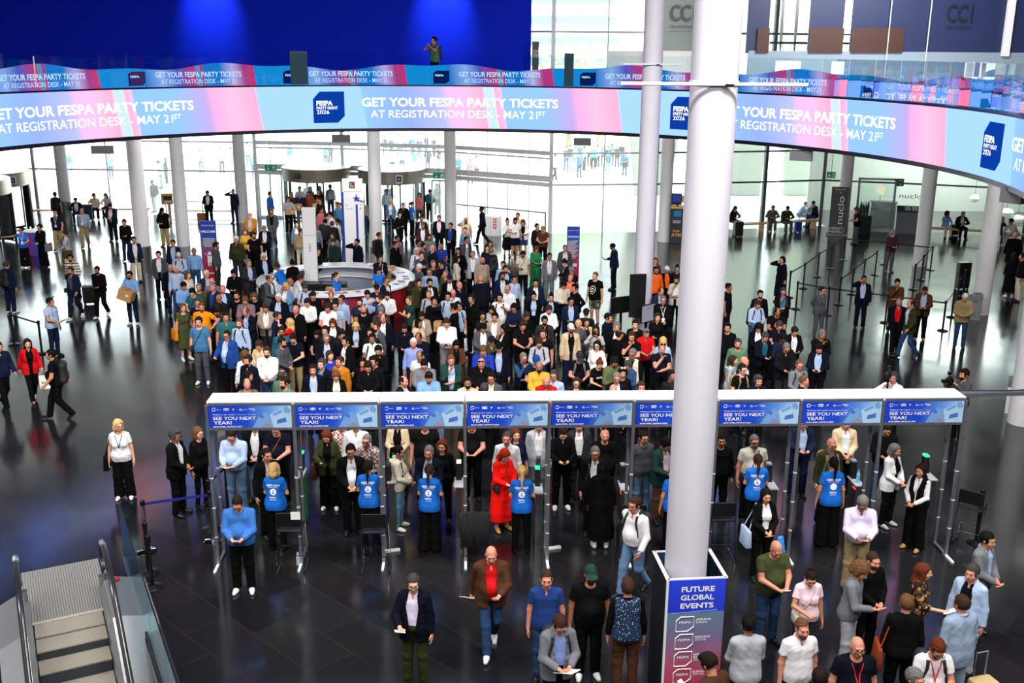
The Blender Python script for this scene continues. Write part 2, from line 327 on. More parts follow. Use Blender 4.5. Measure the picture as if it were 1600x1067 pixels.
# small lamps clipped under the ribbon: the grey speaker boxes
for n_, (x, y, w, h, yaw) in enumerate(((160, 234, 33, 12, .3), (533, 216.5, 28, 11, 0), (910, 221.5, 27, 11, -.1), (1252, 243.5, 34, 15, -.5), (1583, 305, 36, 24, -1.0))):
    d = ray(x, y)[:2]; q = -RC; A_ = d @ d; B_ = 2 * d @ q; C_ = q @ q - (RR + .15) ** 2; tt = (-B_ + math.sqrt(B_ * B_ - 4 * A_ * C_)) / 2 / A_; p = np.array([0, 0, CAM_H]) + ray(x, y) * tt; dep = (p - [0, 0, CAM_H]) @ _F
    sw_, sh_ = w * dep / F_PX, h * dep / F_PX
    t = empty('hanging_speaker', p, yaw, 'small grey loudspeaker box hung under the ribbon, ' + ('second pillar from the left beside it', 'above the left revolving doors', 'right of centre over the window', 'near the grey restaurant totem', 'at the far right edge')[n_], 'speaker', 'loudspeakers under the ribbon')
    MB().box((0, 0, 0), (sw_, .22, sh_)).build('cabinet', mat('speaker_grey', '#58595e', .6) if n_ < 3 else GREYM, t, bevel=.01)
    m = MB()
    for s_ in (-1, 1): m.bar((s_ * sw_ * .4, 0, sh_ / 2), (s_ * sw_ * .4, 0, Z0 - p[2] - .05), .02)
    m.build('bracket', DKMET, t)

# ---- blue wall on the gallery and what stands by it
bx = atY(830, 60, 44.5)[0]
struct(MB().box(((-44 + bx) / 2, 44.7, 10.9), (bx + 44, .4, 7.2)).build('wall_blue', mat('blue_paint', '#0020c4', .7, var=.06, scale=2, spec=.1)))
p0, p1 = atY(832, 118, 44.4), atY(841, 65, 44.4)
p0[2] = 7.3; t = empty('black_notice', (p0[0], 44.3, p0[2]), 0, 'tall black notice board at the right end of the blue wall', 'sign'); MB().box(((p1[0] - p0[0]) / 2, 0, (p1[2] - p0[2]) / 2), (p1[0] - p0[0] + .06, .06, p1[2] - p0[2])).build('board', BLACKP, t)
m = MB(); g = text_geo('OT\nEEN', .13, 1, .01, 'LEFT', 0, 1, .9); m.add([(v[0] + .02, -.04, v[2] + (p1[2] - p0[2]) - .45) for v in g[0]], g[1]); m.build('lettering', WHITEP, t)

# ---- pillars
def column(n, x, y, r=.285, top=6.75, collar=None, mm=None):
    m = MB(); m.lathe((x, y, 0), [(r, 0), (r, top)], 32); o = struct(m.build('column', mm or PLASTER, smooth=True))
    if collar: q = MB().lathe((0, 0, 0), [(r + .03, 0), (r + .03, collar), (r, collar + .02)], 32).build('steel_collar', STEEL, smooth=True); q.parent = o; q.location = (x, y, 0); q['kind'] = 'structure'
    return o
for n_, (x, y, c) in enumerate(((-22.72, 52.69, 1.0), (-14.61, 40.55, 1.05), (-14.79, 46.17, None), (-13.76, 52.72, None), (-6.15, 46.38, None), (-3.06, 50.74, None), (7.07, 48.23, None), (17.12, 43.03, None), (16.14, 34.87, None), (16.35, 51.35, None))): column(n_, x, y, .285, 6.75, c)
WRAP = mat('white_wrap', '#d6d3de', .6, var=.05, scale=1.2, bump=.25)
PI_X, PI_Y = 2.42, 12.98; hp_ = atY(1003.5, 470, 31.3); PH_X, PH_Y = hp_[0], 31.3
column(0, PI_X, PI_Y, .287, 14.4, None, WRAP); column(0, PH_X, PH_Y, .285, 14.4, None, WRAP)
kp = G(1590, 640); column(0, atY(1598, 560, 24)[0] + .2, 24.0, .33, 6.75, None, PLASTER)
for (x, y, pxl, pxr, z_off, lab) in ((PI_X, PI_Y, 970, 1262, 131, 'the big near pillar'), (PH_X, PH_Y, 974, 1066, 100, 'the slim pillar behind the big one')):
    a_, b_ = atY(pxl, z_off, y - .33), atY(pxr, z_off + 1, y - .33); zc = (a_[2] + b_[2]) / 2
    t = empty('pillar_lamp_bar', (x, y, zc), 0, 'thin white lamp bar strapped across ' + lab, 'lamp bar'); m = MB(); m.tube([(a_[0] - x, -.33, 0), (b_[0] - x, -.33, 0)], .022 if y < 20 else .025, 8); m.build('bar', WHITEL, t)
    MB().lathe((0, 0, -.03), [(.292, 0), (.30, .005), (.30, .06), (.292, .065)], 32).build('strap', WHITEL, t); MB().box((.12, -.35, -.01), (.10, .03, .03)).build('buckle', DKMET, t)

# ---- glazed front, plaza, far things
def seg(a, b): a, b = np.array(a, float), np.array(b, float); return a, b, np.linalg.norm(b - a), math.atan2(b[1] - a[1], b[0] - a[0])
FR = mat('window_frame_paint', '#d2d4d6', .45, .2, var=.03); FRD = mat('window_frame_dark', '#55595c', .45, .3)
for i in range(len(FAC) - 1):
    a, b, L, an = seg(FAC[i], FAC[i + 1]); d = (b - a) / L; t = empty('window_%d' % (i + 1), (a[0], a[1], 0), an); t['kind'] = 'structure'
    MB().box((L / 2, 0, 7.2), (L, .02, 14.4)).build('pane', GLASSG if i >= 6 else GLASS, t)
    m = MB(); white = 2 <= i <= 4; step = 1.25 if 2 <= i <= 4 else 3.4; n = max(1, int(round(L / step)))
    for k in range(n + 1): m.box((L * k / n, -.04, 7.2), (.022 if white else .06, .06, 14.4))
    for z in (2.35, 3.85): m.box((L / 2, -.06, z), (L, .10, .20 if white else .08))
    for z in (9.4, 11.2): m.box((L / 2, -.06, z), (L, .10, .10))
    if white: m.box((L / 2, -.06, 3.6), (L, .10, .08)); m.box((L / 2, -.02, 2.62), (L, .06, .28))
    m.box((0, 0, 7.2), (.16, .2, 14.4)); m.build('window_frame', FR if i < 6 else FRD, t)
m = MB(); m.add([(-160, 47, -.03), (120, 47, -.03), (120, 190, -.03), (-160, 190, -.03)], [(0, 1, 2, 3)]); struct(m.build('plaza', mat('pale_paving', '#d9d6d0', .8, var=.03, scale=.4)))
CONC = mat('pale_concrete', '#babfb2', .8, var=.06, scale=.6)
# tapering concrete legs of the building outside, right of centre
def leg_(x0, x1, yb, xt0, xt1, y):
    p = [atY(x0, yb, y), atY(x1, yb, y), atY(xt1, 60, y), atY(xt0, 60, y)]; m = MB(); z0 = 0; vs = [(p[0][0], y, 0), (p[1][0], y, 0), (p[2][0], y, 13.5), (p[3][0], y, 13.5)]; m.add(vs + [(v[0], v[1] + 1.2, v[2]) for v in vs], [(0, 1, 2, 3), (7, 6, 5, 4), (0, 4, 5, 1), (1, 5, 6, 2), (2, 6, 7, 3), (3, 7, 4, 0)]); return struct(m.build('concrete_leg', CONC))
leg_(990, 1042, 318, 955, 1110, 64); leg_(1120, 1186, 318, 1090, 1222, 64.2); leg_(1225, 1272, 318, 1215, 1300, 64.4)

# ---- upstairs on the right: meeting rooms behind glass
NAVYW = mat('navy_wall', '#16224a', .5, var=.06, scale=1); GREYW = mat('grey_blue_wall', '#7d8d9c', .5, var=.04, scale=1); BROWNW = mat('brown_panel', '#3a1d14', .5, var=.1); SAGEW = mat('sage_wall', '#8d9792', .6, var=.04)
YR = 42.0
def wallrect(name, x0, x1, y0, y1, mm, y=YR, th=.12, parent=None, lip=0):
    """a wall piece spanning the photograph's x0..x1, y0..y1, standing at depth y"""
    ym = max(y0, -5) * .5 + y1 * .5; a_, b_ = atY(x0, ym, y), atY(x1, ym, y); a_[2] = atY(x0, y1, y)[2]; b_[2] = atY(x1, y0, y)[2]; o = MB().box(((a_[0] + b_[0]) / 2, y + th / 2, (a_[2] + b_[2]) / 2), (b_[0] - a_[0], th, b_[2] - a_[2])).build(name, mm, parent); return o
struct(wallrect('wall_gallery', 1035, 1100, -40, 80, SAGEW, 45)); struct(wallrect('wall_gallery', 1035, 1100, 80, 128, WHITEP, 44.5)); struct(wallrect('wall_gallery', 950, 1035, 80, 128, WHITEP, 46))
for x0, x1 in ((1168, 1203), (1265, 1319), (1331, 1388), (1388, 1450), (1450, 1572), (1582, 1660)): struct(wallrect('wall_gallery', x0, x1 - 1, -40, 83, NAVYW, YR))
struct(wallrect('wall_gallery', 1168, 1660, 83, 128, GREYW, YR - .02))
for x0, x1 in ((1183, 1202), (1265, 1318), (1331, 1387), (1387, 1412)): struct(wallrect('trim_panel', x0, x1, 44, 82.5, BROWNW, YR - .1, .08))
struct(wallrect('trim_post', 1571, 1583, -40, 88, PLASTER, YR - .15))
for x in (1388, 1450): struct(wallrect('trim_joint', x - .7, x + .7, -40, 128, FR, YR - .12, .04))
def wallsign(txts, x, y0, yd, mm, lab, nm='wall_sign'):
    p = atY(x, y0, yd); t = empty(nm, p, 0, lab, 'sign')
    for s_, h, w, z, b in txts: g = text_fit(s_, h, w, b); MB().add([(v[0], 0, v[2] + z) for v in g[0]], g[1]).build('lettering', mm, t)
SGN = mat('dark_sign_grey', '#4a5258', .5); SGN2 = mat('dark_sign_navy', '#080c20', .5)
wallsign((('CC1', .62, 1.04, 0, .03), ('Centre de Convencions', .13, 1.04, -.28, .006), ('Sala Convencions - Meeting rooms', .05, 1.12, -.42, .0)), 1048, 32, 44.9, SGN, 'grey CC1 lettering on the pale wall behind the big pillar')
wallsign((('CC1', .64, 1.0, 0, .03), ('Centre de Conv', .13, 1.0, -.26, .006)), 1478.5, 34, YR - .06, SGN2, 'dark CC1 lettering on the navy wall, upper right')
for x0, x1 in ((1216, 1229), (1238, 1252), (1334, 1345)):
    a_, b_ = atY(x0, 85, 47), atY(x1, -30, 47); c = (a_[0] + b_[0]) / 2; w = (b_[0] - a_[0]); o = MB().lathe((c, 47, 8.4), [(.02, 0), (w * .35, .35), (w * .5, 1.2), (w * .55, 4.8)], 20).build('tapered_column', PLASTER, smooth=True); struct(o)
struct(wallrect('trim_rail', 1203, 1332, 66, 68.5, BLACKP, 46.5))
# lounge chairs glimpsed on the gallery
for n_, (x, y) in enumerate(((1226, 104), (1244, 106), (1316, 108), (1526, 104), (1548, 110))):
    p = atY(x, y, 40.6); t = empty('lounge_chair', (p[0], 40.6, 7.3), .2 * n_, 'pale lounge chair behind the railing glass, ' + ('leftmost of five', 'second from left', 'the middle one of five', 'second from right', 'rightmost of five')[n_], 'chair', 'lounge chairs on the gallery'); m = MB().box((0, 0, .42), (.6, .55, .1)).build('seat', WHITEL, t, bevel=.03); MB().box((0, .27, .72), (.6, .08, .55)).build('backrest', WHITEL, t, bevel=.03)
    for sx in (-1, 1):
        for sy in (-1, 1): MB().bar((sx * .25, sy * .22, .40), (sx * .27, sy * .24, 0), .03).build('leg', STEEL, t)
# ------------------------------------------------------------------ things standing in the hall
ORD = ('first', 'second', 'third', 'fourth', 'fifth', 'sixth', 'seventh', 'eighth', 'ninth', 'tenth', 'eleventh')
def gradient(name, stops, axis='Z', lo=0.0, hi=1.0, rough=.5):
    """printed colours running along a local axis"""
    if name in MATS: return MATS[name]
    m = mat(name, '#ffffff', rough, var=0); t = m.node_tree; b = t.nodes['Principled BSDF']; tc = [x for x in t.nodes if x.type == 'TEX_COORD'][0]
    s = N(t, 'ShaderNodeSeparateXYZ'); t.links.new(tc.outputs['Object'], s.inputs[0]); mr = N(t, 'ShaderNodeMapRange'); mr.inputs['From Min'].default_value = lo; mr.inputs['From Max'].default_value = hi
    t.links.new(s.outputs['XYZ'.index(axis)], mr.inputs['Value']); r = N(t, 'ShaderNodeValToRGB'); e = r.color_ramp.elements
    while len(e) < len(stops): e.new(.5)
    for q, (p, c) in zip(e, stops): q.position = p; q.color = lin(c) + (1,)
    t.links.new(mr.outputs[0], r.inputs[0]); t.links.new(r.outputs[0], b.inputs['Base Color']); return m
def flat_text(parent, name, txts, mm, y):
    """(text, x, z, cap height, width or None, bold) set on the plane y of a thing that faces -y"""
    m = MB()
    for s_, x, z, h, w, b in txts:
        g = text_fit(s_, h, w, b) if w else text_geo(s_, h, 1.15, b); m.add([(v[0] + x, y, v[2] + z) for v in g[0]], g[1])
    return m.build(name, mm, parent)
WPRINT = mat('white_print', '#f4f4f6', .5, var=.02); GPRINT = mat('dark_print', '#1a1c26', .5, var=.02); BPRINT = mat('blue_print', '#1236a0', .5, var=.05)

# ---- entrance gantry: nine bays of aluminium frame with printed headers
GL, GR = G(322, 630, 3.0), G(1510, 622, 3.0); gan = math.atan2(GR[1] - GL[1], GR[0] - GL[0]); GLEN = float(np.linalg.norm(GR[:2] - GL[:2])); GD = .46; NB = 9; BW = GLEN / NB
gt = empty('entrance_gantry', (GL[0], GL[1], 0), gan, 'long white-topped entrance gantry of nine bays with blue see you next year headers', 'gantry')
def gpos(x, y, z=0): c, s = math.cos(gan), math.sin(gan); return (GL[0] + x * c - y * s, GL[1] + x * s + y * c, z)
HDR = mat('header_print', '#1240b8', .45, var=0)
def _hdr():
    t = HDR.node_tree; b = t.nodes['Principled BSDF']; tc = [x for x in t.nodes if x.type == 'TEX_COORD'][0]; s = N(t, 'ShaderNodeSeparateXYZ'); t.links.new(tc.outputs['Generated'], s.inputs[0])
    r = N(t, 'ShaderNodeValToRGB'); e = r.color_ramp.elements
    for _ in range(2): e.new(.5)
    for q, (p, c) in zip(e, ((0, '#0f3cc0'), (.45, '#1647c4'), (.72, '#5d8fdc'), (1, '#a9d0ee'))): q.position = p; q.color = lin(c) + (1,)
    t.links.new(s.outputs[0], r.inputs[0]); t.links.new(r.outputs[0], b.inputs['Base Color'])
_hdr()
BLD = [mat('print_pale', '#a8c8e6', .5), mat('print_mid', '#6f9cd2', .5), mat('print_deep', '#3f6fb8', .5), mat('print_rose', '#a8787c', .5)]
proto = None
for i in range(NB):
    x0 = BW * i
    o = MB().box((BW / 2, GD / 2, 3.0), (BW - .012, GD, .05)).build('roof_panel', WHITEL, gt); o.location = (x0, 0, 0)
    if proto is None:
        h = MB().box((BW / 2, -.012, 2.765), (BW - .07, .016, .40)).build('header', HDR, gt); m = MB(); W_ = BW - .07; X0 = .035
        def quad(pts, k): m.add([(X0 + p[0] * W_, -.023 - .0008 * len(m.f), 2.565 + p[1] * .40) for p in pts], [tuple(range(len(pts)))], k)
        # the printed picture: a leaning old facade with gables, windows and an arch
        quad([(.52, 0), (.60, .48), (.68, .72), (.74, .55), (.80, .50), (.86, .0)], 1); quad([(.60, .52), (.635, .62), (.67, .50), (.65, .40)], 2)
        quad([(.74, .60), (.92, .90), (.98, .42), (.98, 0), (.78, 0)], 0); quad([(.90, .86), (.95, .98), (.99, .80), (.98, .66), (.93, .62)], 1); quad([(.82, .18), (.83, .36), (.93, .46), (.94, .26)], 2)
        quad([(.77, .62), (.89, .82), (.90, .70), (.79, .52)], 1); quad([(.92, .60), (.955, .70), (.985, .0), (.97, .0)], 0)
        quad([(.64, 0), (.65, .12), (.69, .20), (.735, .16), (.75, 0)], 3)
        for q in range(4): quad([(.655 + .02 * q, .01), (.665 + .02 * q, .01), (.67 + .017 * q, .14), (.662 + .017 * q, .14)], 1)
        q = m.build('header_picture', BLD, h)
        def T(x, z): return X0 + x * W_, 2.565 + z * .40
        tx = []
        for s_, x, z, hh, w, bb in (('SEE YOU NEXT', .05, .375, .056, .52, .018), ('YEAR!', .055, .175, .056, .22, .018), ('Thank you for visiting /', .048, .585, .017, .285, .03), ('Gracias por tu visita', .345, .585, .017, .22, 0), ('06-09 APRIL, MUNICH 2027', .05, .045, .021, .35, .04), ('P', .294, .80, .026, .022, .05), ('C.', .375, .79, .028, .04, .05), ('textile', .42, .815, .014, .05, .02), ('SIGN', .49, .845, .014, .07, .04), ('FEST', .515, .79, .014, .06, .04), ('EXPO', .095, .815, .012, .055, .0)):
            a_, b_ = T(x, z); tx.append((s_, a_, b_, hh, w * W_, bb))
        for nm, sel in (('headline', tx[:1]), ('headline', tx[1:2]), ('greeting_line', tx[2:4]), ('date_line', tx[4:5]), ('partner_lettering', tx[5:])): flat_text(h, nm, sel, WPRINT, -.036)
        m = MB()
        for (cx, cz, w, hh) in ((.065, .83, .036, .13),):
            pts = [(cx - w / 2, cz - hh / 2), (cx + w / 4, cz - hh / 2), (cx + w / 2, cz - hh / 4), (cx + w / 2, cz + hh / 2), (cx - w / 4, cz + hh / 2), (cx - w / 2, cz + hh / 4)]
            m.tube([(T(*p)[0], -.036, T(*p)[1]) for p in pts], .0035, 4, closed=True)
        for q in range(3): m.tube([(T(.2 + .018 * q + .014 * math.cos(a), 0)[0], -.036, T(0, .83 + .05 * math.sin(a))[1]) for a in np.linspace(0, 2 * PI, 10)[:-1]], .0035, 4, closed=True)
        m.build('header_mark', WPRINT, h); proto = h
    else: q = copy_tree(proto, gt); q.location = (x0, 0, 0)
    for z in (2.985, 2.545):
        o = MB().box((BW / 2, .0, z), (BW - .05, .05, .045)).build('header_rail', ALU, gt); o.location = (x0, 0, 0)
for i in range(NB + 1):
    for y in (0, GD):
        m = MB(); m.box((0, 0, 1.48), (.05, .05, 2.96))
        o = m.build('leg', ALU, gt); o.location = (BW * i, y, 0)
        for z in (.55, 1.1, 1.65): k = MB().box((0, 0, 0), (.056, .056, .018)).build('cable_tie', WHITEL, o); k.location = (0, 0, z)
    o = MB().box((0, .0, .03), (.045, .36, .03)).build('foot_bar', WHITEL, gt); o.location = (BW * i, -.12, -.012)
    o = MB().box((0, GD / 2, .03), (.045, GD, .03)).build('foot_rail', ALU, gt); o.location = (BW * i, 0, 0)
# ---- ticket gates behind the gantry
SCG, SCR, SCW = emis('gate_green', '#35ff9a', 2.2), emis('gate_red', '#ff3a20', 2.5), emis('gate_pale', '#ffe2b8', 2.0)
gates = ((468, 828, 'g', '#1f7a34'), (612, 838, 'g', '#1f7a34'), (716, 845, 'o', '#a06a18'), (840, 856, 'g', '#1f7a34'), (974, 850, 'w', '#33353a'), (1205, 848, 'w', '#33353a'), (1338, 842, 'w', '#33353a'), (1452, 832, 'g', '#33353a'))
for n_, (x, y, k, side) in enumerate(gates):
    p = G(x, y); t = empty('ticket_gate', (p[0], p[1] + .35, 0), gan, 'slim dark ticket gate with lit reader, ' + ORD[n_] + ' from the left under the gantry', 'gate', 'ticket gates')
    MB().box((0, 0, .5), (.13, .42, 1.0)).build('pedestal', STEEL, t, bevel=.008); MB().box((.07, .0, .52), (.012, .38, .9)).build('side_panel', mat('gate_side_' + side, side, .35), t); MB().box((0, 0, 1.01), (.17, .46, .02)).build('top_plate', mat('gate_top', '#9da0a6', .35), t)
    m = MB(); m.add([(-.05, .08, 1.02), (.05, .08, 1.02), (.05, .22, 1.02), (-.05, .22, 1.02), (-.05, .16, 1.34), (.05, .16, 1.34), (.05, .26, 1.30), (-.05, .26, 1.30)], [(0, 3, 2, 1), (4, 5, 6, 7), (0, 1, 5, 4), (1, 2, 6, 5), (2, 3, 7, 6), (3, 0, 4, 7)]); m.build('reader_head', BLACKP, t)
    MB().box((0, .20, 1.345), (.085, .13, .03)).build('reader_light', {'g': SCG, 'o': SCW, 'w': mat('reader_glass', '#8e93a8', .2)}[k], t); MB().box((-.068, -.12, .93), (.006, .12, .03)).build('status_light', SCR, t)
# ---- high stools in front of the gantry
for n_, (x, y, lab) in enumerate(((458, 886, 'below the first header, white paper on its back'), (588, 888, 'below the second header'), (742, 886, 'draped with a black coat below the third header'), (985, 872, 'left of the big pillar'), (1122, 868, 'right of the big pillar'), (1512, 850, 'at the right end of the gantry'))):
    p = G(x, y); t = empty('high_stool', p, gan + (0 if n_ < 5 else -.7), 'black high stool with chrome sled legs ' + lab, 'stool', 'high stools'); w = .21; m = MB(); MB().box((0, .03, .76), (.42, .40, .045)).build('seat', BLACKP, t, bevel=.02); MB().box((0, -.20, 1.0), (.42, .03, .26)).build('backrest', BLACKP, t, bevel=.012)
    for s in (-1, 1):
        m = MB(); m.tube([(s * w, -.20, 1.1), (s * w, -.19, .78), (s * (w + .03), -.26, .02), (s * (w + .03), .26, .02), (s * w, .18, .76)], .011, 8); m.build('side_frame', CHROME, t, True)
    for y_, z in ((-.22, .33), (.22, .30)): MB().tube([(-w - .02, y_, z), (w + .02, y_, z)], .009, 8).build('footrest', CHROME, t, True)
# draped coat on the third stool, paper on the first
p = G(458, 886); t = MB().box((0, 0, 0), (.16, .006, .14)).build('paper_note', mat('paper_white', '#efefec', .7)); c = gpos(0, 0); t.location = (p[0] + .14, p[1] - .232, 1.09); t.rotation_euler = (0, 0, gan); tag(t, 'white paper note fixed to the back of the first high stool', 'note')
p = G(742, 886); m = MB(); n = 9
vs = []
for j, (y_, z) in enumerate(((-.12, .62), (-.155, .85), (-.17, 1.10), (-.20, 1.16), (-.235, 1.10), (-.26, .85), (-.27, .52))):
    for i in range(n): u = -1 + 2 * i / (n - 1); vs.append((u * (.25 + .02 * math.sin(j * 2)), y_ + .018 * math.sin(i * 2.1 + j), z - .02 * abs(u) + .02 * math.sin(i * 3 + j)))
m.add(vs, [(j * n + i, j * n + i + 1, (j + 1) * n + i + 1, (j + 1) * n + i) for j in range(6) for i in range(n - 1)]); o = m.build('draped_coat', mat('coat_black', '#0b0b0d', .9, bump=.3), None, True); o.location = p; o.rotation_euler = (0, 0, gan); tag(o, 'black coat draped over the back of the third high stool', 'coat'); sd = o.modifiers.new('thick', 'SOLIDIFY'); sd.thickness = .02
for n_, (x, y) in ((1, (612, 862)), (2, (864, 858))):
    p = G(x, y); o = MB().box((0, 0, .025), (.30 if n_ in (1, 2) else .34, .07 if n_ in (1, 2) else .22, .05)).build('power_strip' if n_ in (1, 2) else 'base_plate', WHITEL if n_ in (1, 2) else GREYM, bevel=.01); o.location = p; o.rotation_euler = (0, 0, .3); tag(o, ('white power strip on the floor by the ' + ('second' if n_ == 1 else 'fourth') + ' inner gantry leg') if n_ in (1, 2) else ('grey steel plate on the floor near the ' + ('first' if n_ == 0 else 'second') + ' high stool'), 'power strip' if n_ in (1, 2) else 'plate')
p = G(466, 882); o = MB().lathe((0, 0, 0), [(.03, 0), (.033, .02), (.033, .16), (.014, .21), (.014, .24)], 12).build('water_bottle', mat('clear_plastic', '#b8cfe0', .1)); o.location = p; tag(o, 'small clear water bottle on the floor by the first high stool', 'bottle')
p = G(1339, 842); o = MB().lathe((0, 0, 0), [(.032, 0), (.034, .02), (.034, .16), (.014, .21), (.014, .24)], 12).build('water_bottle', mat('blue_plastic', '#6fb2e0', .1)); o.location = (p[0] + .0, p[1] + .28, 1.022); tag(o, 'blue water bottle standing on a ticket gate at right', 'bottle')

# ---- printed box round the big pillar
BA, BB = np.array([2.12, 12.58]), np.array([2.90, 12.66]); ban = math.atan2(*(BB - BA)[::-1]); BWD = .80; BH = 1.90
t = empty('pillar_box', (BA[0], BA[1], 0), ban, 'tall printed box round the big pillar listing future global events', 'display box'); FP = gradient('events_print', ((0, '#c02848'), (.30, '#b8506e'), (.55, '#7a6f98'), (.742, '#5d8298'), (.745, '#2438d0'), (1, '#2c46e8')), 'Z', 0, BH)
fp = MB().box((BWD / 2, -.01, BH / 2), (BWD, .02, BH)).build('front_panel', FP, t)
for a_, s_, nm in (((0, .40), (.02, .80), 'side_panel'), ((BWD, .40), (.02, .80), 'side_panel')): MB().box((a_[0], a_[1], BH / 2), (s_[0], s_[1], BH)).build(nm, mat('panel_black', '#15161a', .45), t)
MB().box((BWD / 2, .80, BH / 2), (BWD, .02, BH)).build('back_panel', mat('panel_teal', '#24506c', .5), t)
for a_, s_ in (((0, .40), (.05, .84)), ((BWD, .40), (.05, .84)), ((BWD / 2, 0), (.80, .035)), ((BWD / 2, .80), (.80, .035))): MB().box((a_[0], a_[1], BH + .008), (s_[0], s_[1], .016)).build('edge_trim', WHITEL, t)
MB().box((-.005, -.012, BH / 2), (.03, .03, BH)).build('edge_trim', WHITEL, t)
flat_text(fp, 'heading', (('FUTURE', .19, 1.725, .075, .46, .045), ('GLOBAL', .185, 1.60, .075, .46, .045), ('EVENTS', .185, 1.475, .075, .46, .045)), WPRINT, -.024)
m = MB(); m.bar((.06, -.022, 1.40), (.70, -.022, 1.435), .004, .008); m.build('thin_line', mat('lilac_print', '#8f9cf0', .5), fp)
for n_, (a_, b_, c_) in enumerate((('AFRICA', '2026', ''), ('MEXICO', '2026', ''), ('MIDDLE', 'EAST', '2027'), ('EURASIA', '2026', ''), ('BRASIL', '2027', ''))):
    z = 1.24 - .27 * n_; m = MB(); pts = [(.14, z - .115), (.30, z - .115), (.385, z - .05), (.385, z + .105), (.20, z + .105), (.14, z + .05)]; m.tube([(p[0], -.024, p[1]) for p in pts], .0085, 4, closed=True); m.build('outline_mark', WPRINT, fp)
    tx = [('FESPA', .178, z + .005, .032, .175, .04), (a_, .41, z + .045, .03, .215 if a_ != 'MIDDLE' else .2, .05), (b_, .41, z + .002, .034, .16, .006 if b_ != 'EAST' else .05)]
    if c_: tx.append((c_, .41, z - .04, .034, .16, .006))
    flat_text(fp, 'event_lettering', tx, WPRINT, -.024)

# ---- welcome desk
DX, DY = -6.04, 34.98
dk = empty('welcome_desk', (DX, DY, 0), 0, 'round white information desk with red and blue printed front', 'desk')
DP = gradient('desk_print', ((0, '#2f3f9a'), (.22, '#23306e'), (.40, '#31408c'), (.50, '#a01c34'), (.60, '#2c3a86'), (.68, '#8c1a24'), (.80, '#a8161c'), (1, '#a81a20')), 'X', -2.5, 2.5)
def ringm(name, r0, r1, z0, z1, mm, n=64): return MB().lathe((0, 0, 0), [(r0, z0), (r1, z0), (r1, z1), (r0, z1), (r0, z0)], n, caps=False).build(name, mm, dk, True)
ringm('counter_front', 2.48, 2.54, 0, 1.0, DP); ringm('counter_lining', 2.40, 2.46, 0, 1.0, mat('desk_grey', '#8b93a6', .5)); ringm('counter_top', 2.04, 2.70, 1.0, 1.06, WHITEL); ringm('work_shelf', 1.75, 2.30, .72, .76, WHITEL); ringm('cabinet_wall', 1.86, 1.92, .0, .70, mat('desk_grey', '#8b93a6', .5)); ringm('plinth', 1.80, 1.84, 0, .12, BLACKP)
m = MB()
for k in range(9): a_ = 1.9 + k * .16; m.box((2.515 * math.cos(-a_ + .6), 2.53 * math.sin(-a_ + .6), .3 + .55 * abs(math.sin(k * 1.7))), (.04, .04, .05), 0, 0)
m.build('printed_marks', WPRINT, dk)
rnd = random.Random(5)
LEAF = [mat('leaflet_white', '#eeeae6', .6), mat('leaflet_mauve', '#b9a2b4', .6), mat('leaflet_slate', '#7c8a98', .6), mat('leaflet_rose', '#c07880', .6)]
lf = None
for k in range(44):
    a_ = math.radians(rnd.choice((rnd.uniform(-75, 10), rnd.uniform(20, 85), rnd.uniform(150, 215), rnd.uniform(230, 290)))); r_ = rnd.uniform(2.22, 2.55)
    if lf is None: me = MB().box((0, 0, .006), (.15, .21, .012)).mesh('leaflet_stack', [None])
    o = put('leaflet_stack', me); lf = o; o.location = (DX + r_ * math.cos(a_), DY + r_ * math.sin(a_), 1.06 + .0005 * (k % 7)); o.rotation_euler = (0, 0, a_ + PI / 2 + rnd.uniform(-.2, .2)); o.material_slots[0].link = 'OBJECT'; o.material_slots[0].material = LEAF[k % 4]; tag(o, 'small stack of printed leaflets lying on the white desk counter', 'leaflets', 'leaflet stacks on the welcome desk')
# cartons in the desk
def carton(p, d, rz, lab, opened=False, grp=None):
    t = empty('cardboard_box', p, rz, lab, 'box', grp); w, l, h = d; m = MB()
    m.box((-w / 2, 0, h / 2), (.008, l, h)); m.box((w / 2, 0, h / 2), (.008, l, h)); m.box((0, -l / 2, h / 2), (w, .008, h)); m.box((0, l / 2, h / 2), (w, .008, h)); m.box((0, 0, .004), (w, l, .008)); m.build('box_body', CARD_, t)
    if opened:
        for s in (-1, 1): f = MB(); f.add([(s * w / 2, -l / 2, h), (s * w / 2, l / 2, h), (s * (w / 2 + .12), l / 2, h - .05), (s * (w / 2 + .12), -l / 2, h - .05)], [(0, 1, 2, 3)]); f.build('flap', CARD_, t)
        f = MB(); f.add([(-w / 2, l / 2, h), (w / 2, l / 2, h), (w / 2, l / 2 + .1, h + .1), (-w / 2, l / 2 + .1, h + .1)], [(0, 1, 2, 3)]); f.build('flap', CARD_, t)
    else:
        MB().box((0, 0, h), (w, l, .008)).build('lid', CARD_, t); MB().box((0, 0, h + .005), (.06, l, .003)).build('tape', mat('parcel_tape', '#8a6238', .3), t); MB().box((w * .2, -l / 2 - .006, h * .6), (.09, .003, .06)).build('paper_label', mat('paper_white', '#efefec', .7), t)
    return t
CARD_ = mat('cardboard', '#b98a58', .8, var=.12, scale=8)
q = G(600, 436, .76); carton((q[0], q[1] + .15, .72), (.62, .42, .36), -.2, 'open cardboard box on the work shelf of the round desk', True)
